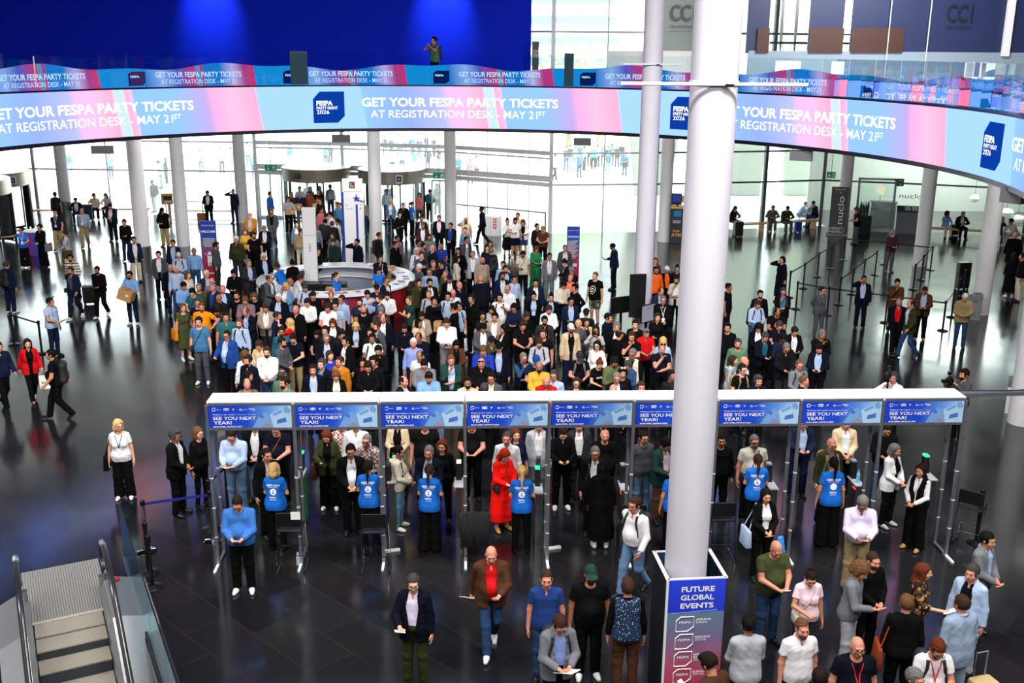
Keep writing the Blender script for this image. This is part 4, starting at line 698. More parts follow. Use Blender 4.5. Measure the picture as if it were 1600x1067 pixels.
m.build('foliage', mat('leaf_dark', '#2f4a34', .6, var=.3), t)
# restaurant interior glimpsed through the glass: pale back wall, lamps
struct(MB().box((23.8, 55.4, 6.62), (15.4, 6.2, .1)).build('ceiling_restaurant', SLABM)); struct(MB().box((24, 58.5, 3.2), (15, .2, 6.4)).build('wall_restaurant', mat('restaurant_wall', '#c2c8c2', .8, var=.1, scale=.8))); struct(MB().box((31.4, 52, 3.2), (.2, 12, 6.4)).build('wall_restaurant', MATS['restaurant_wall']))
for n_, (x, y) in enumerate(((1523, 310), (1573, 332), (1590, 342))):
    p = atY(x, y, 54.5); t = empty('pendant_lamp', p, 0, 'white globe lamp seen through the restaurant glass, ' + ('left of the right pillar', 'right of the right pillar', 'at the right edge')[n_], 'lamp', 'globe lamps in the restaurant'); MB().lathe((0, 0, 0), [(.02, -.22), (.17, -.16), (.24, 0), (.17, .16), (.02, .22)], 18, sx=1 if n_ == 0 else 1.7).build('globe', mat('globe_white', '#e8ece6', .5, emit='#ffffff', es=.25), t, True); MB().tube([(0, 0, .2), (0, 0, 6.7 - p[2])], .012, 6).build('cord', BLACKP, t)
# cylindrical promotional counter at far left
p = G(58, 397); t = empty('promo_counter', p, 0, 'round promotional counter with blue and pink print by the left revolving door', 'counter'); MB().lathe((0, 0, 0), [(.38, 0), (.42, 1.0)], 28).build('printed_body', gradient('promo_print', ((0, '#d0205c'), (.35, '#b03080'), (.65, '#3048b8'), (1, '#4a6cc8')), 'X', -.4, .4), t, True); MB().lathe((0, 0, 0), [(.46, 1.0), (.46, 1.04)], 28).build('top', WHITEL, t)
# luggage
def suitcase(p, rz, w, h, col, lab, hd=True):
    t = empty('suitcase', p, rz, lab, 'suitcase'); MB().box((0, 0, h / 2 + .05), (w, .26, h)).build('case_body', mat('case_' + col.strip('#'), col, .4, bump=.1), t, bevel=.04)
    for x in (-1, 1):
        for y in (-1, 1): MB().lathe((0, 0, 0), [(.025, 0), (.03, .01), (.03, .05)], 8).build('wheel', BLACKP, t).location = (x * w * .38, y * .08, 0)
    if hd: m = MB(); m.tube([(-w * .25, .10, h), (-w * .25, .10, h + .42), (w * .25, .10, h + .42), (w * .25, .10, h)], .012, 6); m.build('pull_handle', GREYM, t)
    return t
NRX = [(141, 475, .3, .42, .62, '#141518', 'black suitcase pulled between the two men walking in at left'), (138, 345, .2, .5, .8, '#1c2a30', 'dark green suitcase standing beside the seated pair at far left'), (1153, 370, .2, .42, .70, '#131316', 'black suitcase beside the big pillar and the wooden bench'), (1246, 363, .1, .34, .5, '#1c2c8c', 'bright blue suitcase by the seated people at the window'), (1490, 368, .3, .36, .5, '#101013', 'black suitcase in front of the woman with curly hair'), (1502, 452, .2, .5, 1.0, '#101013', 'tall black instrument case leaning beside the pillar at right')]
for x, y, rz, w, h, c, lab in NRX: suitcase(G(x, y), rz, w, h, c, lab, h < .75)
# ------------------------------------------------------------------ figures: smooth bodies grown from joints
class SDF:
    def __init__(s, lo, hi, h):
        s.h = h; s.lo = np.array(lo, np.float32); s.n = np.ceil((np.array(hi) - s.lo) / h).astype(int) + 1
        s.ax = [(s.lo[i] + h * np.arange(s.n[i])).astype(np.float32) for i in range(3)]
        s.F = np.full(s.n, .2, np.float32)
    def _sub(s, lo, hi):
        i0 = np.clip(np.floor((np.array(lo) - s.lo) / s.h).astype(int), 0, s.n); i1 = np.clip(np.ceil((np.array(hi) - s.lo) / s.h).astype(int) + 1, 0, s.n)
        if (i1 <= i0).any(): return None
        sl = tuple(slice(a, b) for a, b in zip(i0, i1))
        return sl, s.ax[0][sl[0]][:, None, None], s.ax[1][sl[1]][None, :, None], s.ax[2][sl[2]][None, None, :]
    def _mix(s, sl, d, k, sub=False):
        A = s.F[sl]
        if sub:
            d = -d; hh = np.maximum(k - np.abs(A - d), 0) / k if k > 0 else 0
            s.F[sl] = np.maximum(A, d) + hh * hh * k * .25
        else:
            hh = np.maximum(k - np.abs(A - d), 0) / k if k > 0 else 0
            s.F[sl] = np.minimum(A, d) - hh * hh * k * .25
    def cap(s, a, b, ra, rb, k=.02, sub=False, clip=None):
        a, b = np.array(a, float), np.array(b, float); r = max(ra, rb); pad = .06 + r
        g = s._sub(np.minimum(a, b) - pad, np.maximum(a, b) + pad)
        if g is None: return
        sl, X, Y, Z = g; ab = b - a; L2 = max(ab @ ab, 1e-9)
        X0, Y0, Z0 = X - a[0], Y - a[1], Z - a[2]
        t = np.clip((X0 * ab[0] + Y0 * ab[1] + Z0 * ab[2]) / L2, 0, 1)
        d = np.sqrt((X0 - t * ab[0]) ** 2 + (Y0 - t * ab[1]) ** 2 + (Z0 - t * ab[2]) ** 2) - (ra + t * (rb - ra))
        if clip is not None:
            for c, nn in clip: d = np.maximum(d, (X - c[0]) * nn[0] + (Y - c[1]) * nn[1] + (Z - c[2]) * nn[2])
        s._mix(sl, d.astype(np.float32), k, sub)
    def ell(s, c, r, R=None, k=.02, sub=False, base=None):
        """ellipsoid; with base and R the centre is given in that frame"""
        c = np.array(c, float); r = np.array(r, float)
        if R is None: R = np.eye(3)
        if base is not None: c = np.array(base) + R @ c
        pad = .06 + r.max(); g = s._sub(c - pad, c + pad)
        if g is None: return
        sl, X, Y, Z = g; X, Y, Z = X - c[0], Y - c[1], Z - c[2]
        q = [(X * R[0, i] + Y * R[1, i] + Z * R[2, i]) / r[i] for i in range(3)]
        k0 = np.sqrt(q[0] ** 2 + q[1] ** 2 + q[2] ** 2); k1 = np.sqrt((q[0] / r[0]) ** 2 + (q[1] / r[1]) ** 2 + (q[2] / r[2]) ** 2)
        d = np.where(k0 < 1e-4, -r.min(), k0 * (k0 - 1) / np.maximum(k1, 1e-6))
        s._mix(sl, d.astype(np.float32), k, sub)
    def plane(s, c, n):
        """keep what lies behind the plane"""
        d = (s.ax[0][:, None, None] - c[0]) * n[0] + (s.ax[1][None, :, None] - c[1]) * n[1] + (s.ax[2][None, None, :] - c[2]) * n[2]
        s.F = np.maximum(s.F, d.astype(np.float32))
    def fn(s, f):
        s.F = np.maximum(s.F, f(s.ax[0][:, None, None], s.ax[1][None, :, None], s.ax[2][None, None, :]).astype(np.float32))
    def wrinkle(s, amp, fx=9, seed=0):
        X, Y, Z = s.ax[0][:, None, None], s.ax[1][None, :, None], s.ax[2][None, None, :]
        rs = np.random.RandomState(seed + 7); w = 0
        for i in range(4):
            d = rs.normal(size=3); d[2] *= .7; d /= np.linalg.norm(d); f = fx * (1.6 + 1.3 * i); e = rs.normal(size=3) * fx * .8
            w = w + (np.abs(np.sin((f * (d[0] * X + d[1] * Y + d[2] * Z)) + 1.2 * np.sin(e[0] * X + e[1] * Y + e[2] * Z + i) + rs.rand() * 6)) - .6) / (1 + .35 * i)
        s.F = s.F + (amp * w).astype(np.float32)
    def nets(s):
        F, h = s.F, s.h
        F[0], F[-1], F[:, 0], F[:, -1], F[:, :, 0], F[:, :, -1] = (np.maximum(F[i], .5 * h) for i in (0, -1, (slice(None), 0), (slice(None), -1), (slice(None), slice(None), 0), (slice(None), slice(None), -1)))
        I = F < 0
        c = I[:-1, :-1, :-1].astype(np.int8)
        for d in range(1, 8):
            a, b, e = d & 1, (d >> 1) & 1, (d >> 2) & 1
            c = c + I[a:I.shape[0] - 1 + a, b:I.shape[1] - 1 + b, e:I.shape[2] - 1 + e]
        act = np.argwhere((c > 0) & (c < 8)); m = len(act)
        if not m: return np.zeros((0, 3)), np.zeros((0, 4), int)
        vid = np.full(c.shape, -1, np.int32); vid[tuple(act.T)] = np.arange(m)
        val = np.empty((m, 8), np.float32)
        for d in range(8): val[:, d] = F[act[:, 0] + (d & 1), act[:, 1] + ((d >> 1) & 1), act[:, 2] + ((d >> 2) & 1)]
        acc = np.zeros((m, 3)); cnt = np.zeros(m)
        for i in range(8):
            for ax in range(3):
                if i & (1 << ax): continue
                j = i | (1 << ax); vi, vj = val[:, i], val[:, j]; x = (vi < 0) != (vj < 0)
                t = vi[x] / (vi[x] - vj[x]); p = np.empty((x.sum(), 3)); 
                for q in range(3): p[:, q] = (i >> q) & 1
                p[:, ax] = t; acc[x] += p; cnt[x] += 1
        V = s.lo + h * (act + acc / cnt[:, None])
        Q = []
        for ax in range(3):
            o1, o2 = [(1, 2), (2, 0), (0, 1)][ax]
            A = I[tuple(slice(0, -1) if q == ax else slice(1, -1) for q in range(3))]; B = I[tuple(slice(1, None) if q == ax else slice(1, -1) for q in range(3))]
            e = np.argwhere(A != B); 
            if not len(e): continue
            inside = A[tuple(e.T)]
            e = e.copy()
            for q in range(3):
                if q != ax: e[:, q] += 1
            def cell(d1, d2):
                g = e.copy(); g[:, o1] -= d1; g[:, o2] -= d2; return vid[tuple(g.T)]
            q4 = np.stack([cell(1, 1), cell(0, 1), cell(0, 0), cell(1, 0)], 1)
            q4[~inside] = q4[~inside][:, ::-1]; Q.append(q4)
        return V, np.concatenate(Q)
def np_mesh(name, V, Q, mats, mi=None):
    me = bpy.data.meshes.new(name); n, f = len(V), len(Q)
    me.vertices.add(n); me.vertices.foreach_set('co', np.asarray(V, np.float32).ravel())
    me.loops.add(4 * f); me.loops.foreach_set('vertex_index', np.asarray(Q, np.int32).ravel())
    me.polygons.add(f); me.polygons.foreach_set('loop_start', np.arange(0, 4 * f, 4, dtype=np.int32))
    me.polygons.foreach_set('use_smooth', np.ones(f, bool))
    for m in mats: me.materials.append(m)
    if mi is not None: me.polygons.foreach_set('material_index', np.asarray(mi, np.int32))
    me.update(calc_edges=True); return me

# ---- poses: joints of a figure 1.75 m tall, facing -y, its left hand towards +x
def ik(S, T, l1, l2, hint):
    S, T, hint = map(lambda a: np.array(a, float), (S, T, hint)); v = T - S; d = np.linalg.norm(v); m = (l1 + l2) * .995
    if d > m: T = S + v * (m / d); v = T - S; d = m
    u = v / d; a = (l1 * l1 - l2 * l2 + d * d) / (2 * d); hh = math.sqrt(max(l1 * l1 - a * a, 0))
    p = hint - u * (hint @ u); p = p / max(np.linalg.norm(p), 1e-6)
    return S + u * a + p * hh, T
def rotx(a): c, s = math.cos(a), math.sin(a); return np.array([[1, 0, 0], [0, c, -s], [0, s, c]])
def rotz(a): c, s = math.cos(a), math.sin(a); return np.array([[c, -s, 0], [s, c, 0], [0, 0, 1]])
DN_L, DN_R = ((.25, -.03, .87), (.4, .6, 0)), ((-.25, -.03, .87), (-.4, .6, 0))
FW_L, FW_R = ((.075, -.30, 1.10), (.6, .3, -.7)), ((-.075, -.30, 1.10), (-.6, .3, -.7))
# pose: left wrist, right wrist, head pitch (down +), head yaw (to its left +), lean, finger curl L, R
POSES = {
    'st': (DN_L, DN_R, 4, 0, 0, .5, .5), 'sl': (DN_L, DN_R, 2, 35, 0, .5, .5), 'sr': (DN_L, DN_R, 2, -35, 0, .5, .5),
    'ph': (FW_L, FW_R, 34, 0, 2, 1.2, 1.2), 'pl': (DN_L, ((-.10, -.31, 1.12), (-.7, .4, -.6)), 30, -8, 2, .5, 1.1),
    'hf': (((.05, -.23, 1.02), (.7, .4, -.3)), ((-.05, -.24, 1.03), (-.7, .4, -.3)), 6, 0, 0, .8, .8),
    'cr': (((-.11, -.20, 1.20), (.8, 0, -.5)), ((.11, -.235, 1.21), (-.8, 0, -.5)), 8, 12, 0, .5, .5),
    'er': (DN_L, ((-.125, -.10, 1.56), (-.8, -.5, -.5)), 4, 8, 0, .6, 1.3),
    'up': (((.06, -.29, 1.50), (.7, -.1, -.7)), ((-.06, -.29, 1.50), (-.7, -.1, -.7)), -2, 0, 0, 1.2, 1.2),
    'hi': (DN_L, ((-.20, -.24, 1.88), (-.8, .2, 0)), -22, 0, -3, .6, 1.3),
    'ch': (((-.04, -.22, 1.13), (.8, .2, -.4)), ((-.03, -.19, 1.43), (-.5, -.2, -.8)), 14, 0, 0, .7, 1.4),
    'bk': (((.05, .17, 1.0), (.9, .7, 0)), ((-.05, .19, .98), (-.9, .7, 0)), 4, 25, 0, .8, .8),
    'hp': (((.23, -.03, 1.04), (1, .5, .1)), DN_R, 2, 10, 0, .9, .5),
    'rd': (DN_L, ((-.13, -.33, 1.12), (-.6, .4, -.7)), 6, 12, 0, .5, 1.0),
    'ss': (((.13, -.14, 1.34), (.7, .1, -.7)), DN_R, 3, -10, 0, 1.5, .5),
    'wk': (((.25, -.20, .95), (.3, .8, 0)), ((-.25, .17, .91), (-.3, .8, 0)), 3, 0, 3, .6, .6),
    'wp': (((.09, -.30, 1.10), (.6, .3, -.7)), ((-.25, .12, .90), (-.3, .8, 0)), 14, 0, 3, 1.1, .6),
    'bx': (((.19, -.34, 1.10), (.6, .5, -.5)), ((-.19, -.34, 1.10), (-.6, .5, -.5)), 8, 0, -2, .6, .6),
    'ln': (((.20, -.50, 1.06), (.6, .3, -.3)), ((-.12, -.46, 1.06), (-.6, .3, -.5)), 16, 0, 18, .4, .6),
    'pt': (((.10, -.28, 1.08), (.6, .3, -.7)), ((-.66, -.16, 1.36), (0, .3, -1)), 2, -45, 0, .9, .3),
    'cm': (((.10, -.26, 1.42), (.8, .1, -.6)), ((-.10, -.22, 1.46), (-.8, .1, -.6)), 6, 0, -2, 1.3, 1.3),
    'si': (((.09, -.36, .70), (.8, .2, -.2)), ((-.09, -.36, .70), (-.8, .2, -.2)), 26, 0, 12, 1.1, 1.1),
    'sj': (((.16, -.40, .60), (.8, .1, 0)), ((-.05, -.30, .98), (-.8, .2, -.4)), 6, 30, 4, .6, 1.2),
    'sd': (((.13, -.45, .58), (.8, .2, 0)), ((-.13, -.45, .58), (-.8, .2, 0)), 10, -20, 24, .6, .6),
}
WALK = {'wk', 'wp'}; SIT = {'si', 'sj', 'sd'}
BUILDS = {'M': dict(sh=.174, ch=1.0, wa=1.0, hi=.98, li=1.0, hs=1.0), 'F': dict(sh=.150, ch=.90, wa=.86, hi=1.0, li=.88, hs=.96), 'H': dict(sh=.192, ch=1.1, wa=1.20, hi=1.05, li=1.1, hs=1.02)}
def joints(pose, build):
    B = BUILDS[build]; (wl, hl), (wr, hr), pit, yaw, lean, cl, cr_ = POSES[pose]; J = {}
    sit = pose in SIT; zp = .50 if sit else (.92 if pose in WALK else .94)
    J['pel'] = np.array([0, 0, zp + .02]); dz = zp - .94
    RL = rotx(math.radians(lean)); piv = np.array([0, 0, zp])
    up = lambda p: piv + RL @ (np.array([p[0], p[1], p[2] + dz]) - piv)
    J['up'] = up
    for sx, nm in ((1, 'L'), (-1, 'R')):
        J['S' + nm] = up((sx * B['sh'], .005, 1.415))
        w, hint = (wl, hl) if sx > 0 else (wr, hr)
        w = (w[0] * (1 if build != 'H' else 1.12), w[1] * (1 if build != 'H' else 1.12), w[2])
        if pose in WALK or not sit: w = (w[0], w[1], w[2] + dz)
        J['E' + nm], J['W' + nm] = ik(J['S' + nm], w, .285, .255, hint)
        hipx = sx * .088 * B['hi']; J['H' + nm] = np.array([hipx, 0, zp])
        if sit: foot = (sx * .12, -.47 if sx > 0 else -.40, .085); J['K' + nm], J['A' + nm] = ik(J['H' + nm], foot, .44, .425, (sx * .1, -1, .9))
        elif pose in WALK:
            foot = (sx * .07, .27, .15) if sx > 0 else (sx * .07, -.25, .085)
            J['K' + nm], J['A' + nm] = ik(J['H' + nm], foot, .435, .425, (sx * .05, -1, 0))
        else: J['K' + nm] = np.array([sx * .105, -.012, .50]); J['A' + nm] = np.array([sx * .115, .02, .085])
    J['N0'] = up((0, .008, 1.44)); J['N1'] = up((0, -.012, 1.545))
    RH = RL @ rotz(math.radians(yaw)) @ rotx(math.radians(pit - lean * .6))
    J['RH'] = RH; J['HC'] = J['N1'] + RH @ np.array([0, -.012, .088]); J['curl'] = {'L': cl, 'R': cr_}
    return J
HS = 1.06
def body_prims(pose, build, part):
    """yields capsules (a, b, ra, rb, k) of a body part"""
    B = BUILDS[build]; J = joints(pose, build); up = J['up']; li = B['li']; c = B['ch']; w = B['wa']; o = []
    if part == 'torso':
        for s in (1, -1):
            o.append((up((s * .078 * c, .0, 1.345)), up((s * .058 * w, 0, 1.10)), .104 * c, .098 * w, .05))
            o.append((up((s * .10, .012, 1.43)), J['N0'], .048, .05, .05))
            o.append((up((s * .06 * w, -.0, 1.10)), J['pel'] + [s * .058 * B['hi'], 0, .05], .098 * w, .108 * B['hi'], .05))
        o.append((J['SL'] * .84 + J['SR'] * .16 - [0, 0, .006], J['SR'] * .84 + J['SL'] * .16 - [0, 0, .006], .058 * c, .058 * c, .04))
        if build == 'F':
            for s in (1, -1): o.append((up((s * .07, -.075, 1.27)), up((s * .07, -.07, 1.24)), .062, .062, .04))
        if build == 'H': o.append((up((0, -.075, 1.12)), up((0, -.06, 1.02)), .145, .13, .06))
    if part == 'seat':
        p = J['pel']; hi = B['hi']
        o.append((p + [-.06 * hi, 0, .02], p + [.06 * hi, 0, .02], .112 * hi, .112 * hi, .05))
        if pose not in SIT:
            for s in (1, -1): o.append((p + [s * .065 * hi, .045, -.03], p + [s * .065 * hi, .04, -.06], .088 * hi, .085 * hi, .05))
    if part == 'neck': o.append((J['N0'], J['N1'], .058 * (.9 + .1 * c) * (.9 if build == 'F' else 1), .053 * (.9 if build == 'F' else 1), .03))
    for n in 'LR':
        if part == 'uparm': o.append((J['S' + n], J['E' + n], .053 * li, .041 * li, .03))
        if part == 'forearm': o.append((J['E' + n], J['W' + n], .041 * li, .028 * li, .02))
        if part == 'thigh': o.append((J['H' + n], J['K' + n], .088 * B['hi'], .058 * li, .03))
        if part == 'shin': o.append((J['K' + n], J['A' + n], .057 * li, .04 * li, .02))
    return o
def hand_prims(J, n):
    sx = 1 if n == 'L' else -1; W_, E_ = J['W' + n], J['E' + n]; d = (W_ - E_) / np.linalg.norm(W_ - E_); curl = J['curl'][n]
    inw = np.array([-sx, 0, 0.]) if d[2] < -.6 else (np.array([-sx * .5, 0, .9]) if abs(d[2]) < .5 else np.array([-sx * .7, -.5, 0]))
    pn = inw - d * (inw @ d); pn /= np.linalg.norm(pn); sd = np.cross(d, pn) * sx     # palm normal; side towards the thumb
    if (sd @ np.array([0, -1, .3])) < 0 and d[2] < -.6: sd = -sd
    o = [(W_ - d * .01, W_ + d * .03, .025, .026, .012)]
    for q in (-.02, 0, .02): o.append((W_ + d * .025 + sd * q * .8, W_ + d * .085 + sd * q, .016, .014, .012))
    for i, (q, L) in enumerate(((.031, .068), (.0105, .078), (-.0105, .072), (-.031, .056))):
        b = W_ + d * .088 + sd * q; a1 = curl * .55; d1 = d * math.cos(a1) + pn * math.sin(a1) + sd * q * 2.2; a2 = curl * 1.25; d2 = d * math.cos(a2) + pn * math.sin(a2) + sd * q * 1.5
        m = b + d1 * L * .5; o.append((b, m, .0088, .0085, .006)); o.append((m, m + d2 * L * .5, .0085, .0072, .004))
    tb = W_ + d * .03 + sd * .024; t1 = tb + (d * .55 + sd * .75 + pn * .35) * .038; o.append((tb, t1, .013, .011, .01)); o.append((t1, t1 + (d * .9 + sd * .1 + pn * .35) * .034, .011, .0085, .005))
    return o
SKINC = {k: lin(c) for k, c in {'f': '#dba488', 'r': '#cd8a72', 'm': '#bd8664', 't': '#9a684a', 'd': '#5a3828', 'k': '#3f281d'}.items()}
def skin_mat(k): return ('skin', SKINC[k])
def _skin():
    """one skin surface; its tone comes from the object, lips and brows from the body's own marks"""
    m = bpy.data.materials.new('skin'); m.use_nodes = True; t = m.node_tree; b = t.nodes['Principled BSDF']
    b.inputs['Roughness'].default_value = .5; b.inputs['Specular IOR Level'].default_value = .35
    oi = N(t, 'ShaderNodeObjectInfo'); at = N(t, 'ShaderNodeAttribute', attribute_name='tint'); no = N(t, 'ShaderNodeTexNoise'); no.inputs['Scale'].default_value = 30
    tc = N(t, 'ShaderNodeTexCoord'); t.links.new(tc.outputs['Object'], no.inputs['Vector']); sp = N(t, 'ShaderNodeSeparateColor'); t.links.new(at.outputs['Color'], sp.inputs[0])
    def times(c):
        n = N(t, 'ShaderNodeVectorMath', operation='MULTIPLY'); n.inputs[1].default_value = c; t.links.new(oi.outputs['Color'], n.inputs[0]); return n.outputs[0]
    def mix(f, x, y): n = N(t, 'ShaderNodeMix', data_type='RGBA'); t.links.new(f, n.inputs[0]); t.links.new(x, n.inputs[6]); t.links.new(y, n.inputs[7]); return n.outputs[2]
    c = mix(no.outputs['Fac'], times((.94, .94, .94)), times((1.06, 1.05, 1.05))); c = mix(sp.outputs[0], c, times((.75, .36, .38))); c = mix(sp.outputs[1], c, times((.12, .10, .10))); t.links.new(c, b.inputs['Base Color']); return m
SKINM = _skin()
EYEW = mat('eye_white', '#cfc8c0', .35); IRIS = mat('iris', '#2a1a10', .2)
BODIES = {}
BARE = {'sh', 'sk', 'dr', 'ds'}
def body_mesh(pose, build, lod):
    key = (pose, build, lod)
    if key in BODIES: return BODIES[key]
    J = joints(pose, build); h = (.0080, .0125, .0170, .027)[lod]
    pts = np.array([J[k] for k in ('SL', 'SR', 'EL', 'ER', 'WL', 'WR', 'HL', 'HR', 'KL', 'KR', 'AL', 'AR', 'HC', 'pel', 'N0')])
    lo = pts.min(0) - [.17, .24, .1]; hi = pts.max(0) + [.17, .21, .16]; lo[2] = max(lo[2], -.02)
    s = SDF(lo, hi, h)
    for part in ('torso', 'seat', 'neck', 'uparm', 'forearm', 'thigh', 'shin'):
        for a, b, ra, rb, k in body_prims(pose, build, part): s.cap(a, b, ra, rb, k)
    for n in 'LR':
        A, K = J['A' + n], J['K' + n]; fwd = np.array([0, -1., 0])
        if pose in WALK and n == 'L': fwd = np.array([0, -.80, -.6])
        s.cap(A + [0, .025, -.04], A + fwd * .06 + [0, 0, -.045], .028, .030, .02); s.cap(A + fwd * .06 + [0, 0, -.048], A + fwd * .12 + [0, 0, -.058], .030, .020, .02)
        for a, b, ra, rb, k in hand_prims(J, n): s.cap(a, b, ra, rb, k)
    R, C = J['RH'], J['HC']; e = lambda c, r, k=.02, sub=False: s.ell(np.array(c) * HS, np.array(r) * HS, R, k, sub, base=C)
    hp = lambda p: C + R @ np.array(p, float) * HS
    e((0, .018, .022), (.074, .095, .092)); e((0, -.022, -.035), (.057, .072, .078), .03); e((0, -.058, -.085), (.027, .024, .022), .03)
    s.cap(hp((-.034, -.076, .024)), hp((.034, -.076, .024)), .015, .015, .015)
    for q in (-1, 1):
        s.cap(hp((q * .045, -.058, -.03)), hp((q * .05, -.05, -.03)), .02, .02, .02)
        e((q * .032, -.099, .0), (.016, .016, .012), .012, True); e((q * .076, .012, -.008), (.010, .019, .03), .008)
    s.cap(hp((0, -.086, .008)), hp((0, -.106, -.028)), .009, .0135, .012); s.cap(hp((-.014, -.094, -.032)), hp((.014, -.094, -.032)), .009, .009, .008)
    s.cap(hp((-.018, -.084, -.058)), hp((.018, -.084, -.058)), .0105, .0105, .008)
    V, Q = s.nets(); L = (V - C) @ R / HS
    me_v, me_q = V, Q
    tint = np.zeros((len(V), 4), np.float32); tint[:, 3] = 1
    x, y, z = L.T; front = (y < -.06)
    tint[:, 0] = np.clip(1.4 - np.sqrt((x / .024) ** 2 + ((z + .058) / .012) ** 2), 0, 1) * front
    tint[:, 1] = np.clip(1.5 - np.sqrt(((np.abs(x) - .032) / .018) ** 2 + ((z - .024) / .007) ** 2), 0, 1) * front * .85
    # eyeballs, part of the same mesh
    ev, eq, em = [], [], []
    for q in (-1, 1):
        b0 = len(V) + len(ev); nu, nv = 10, 8
        for i in range(nv + 1):
            for j in range(nu):
                th_, ph_ = PI * i / nv, 2 * PI * j / nu
                p = np.array([math.sin(th_) * math.cos(ph_), -math.cos(th_), math.sin(th_) * math.sin(ph_)]) * .0125
                ev.append(hp(np.array([q * .032, -.0735, .001]) + p))
        for i in range(nv):
            for j in range(nu):
                eq.append((b0 + i * nu + j, b0 + i * nu + (j + 1) % nu, b0 + (i + 1) * nu + (j + 1) % nu, b0 + (i + 1) * nu + j)); em.append(2 if i < 2 else 1)
    V2 = np.vstack([V, np.array(ev)]); Q2 = np.vstack([Q, np.array(eq)])
    me = np_mesh('person_body', V2, Q2, [SKINM, EYEW, IRIS], np.r_[np.zeros(len(Q), int), em])
    ca = me.color_attributes.new('tint', 'FLOAT_COLOR', 'POINT'); full = np.zeros((len(V2), 4), np.float32); full[:len(V)] = tint; ca.data.foreach_set('color', full.ravel())
    BODIES[key] = (me, J); return BODIES[key]

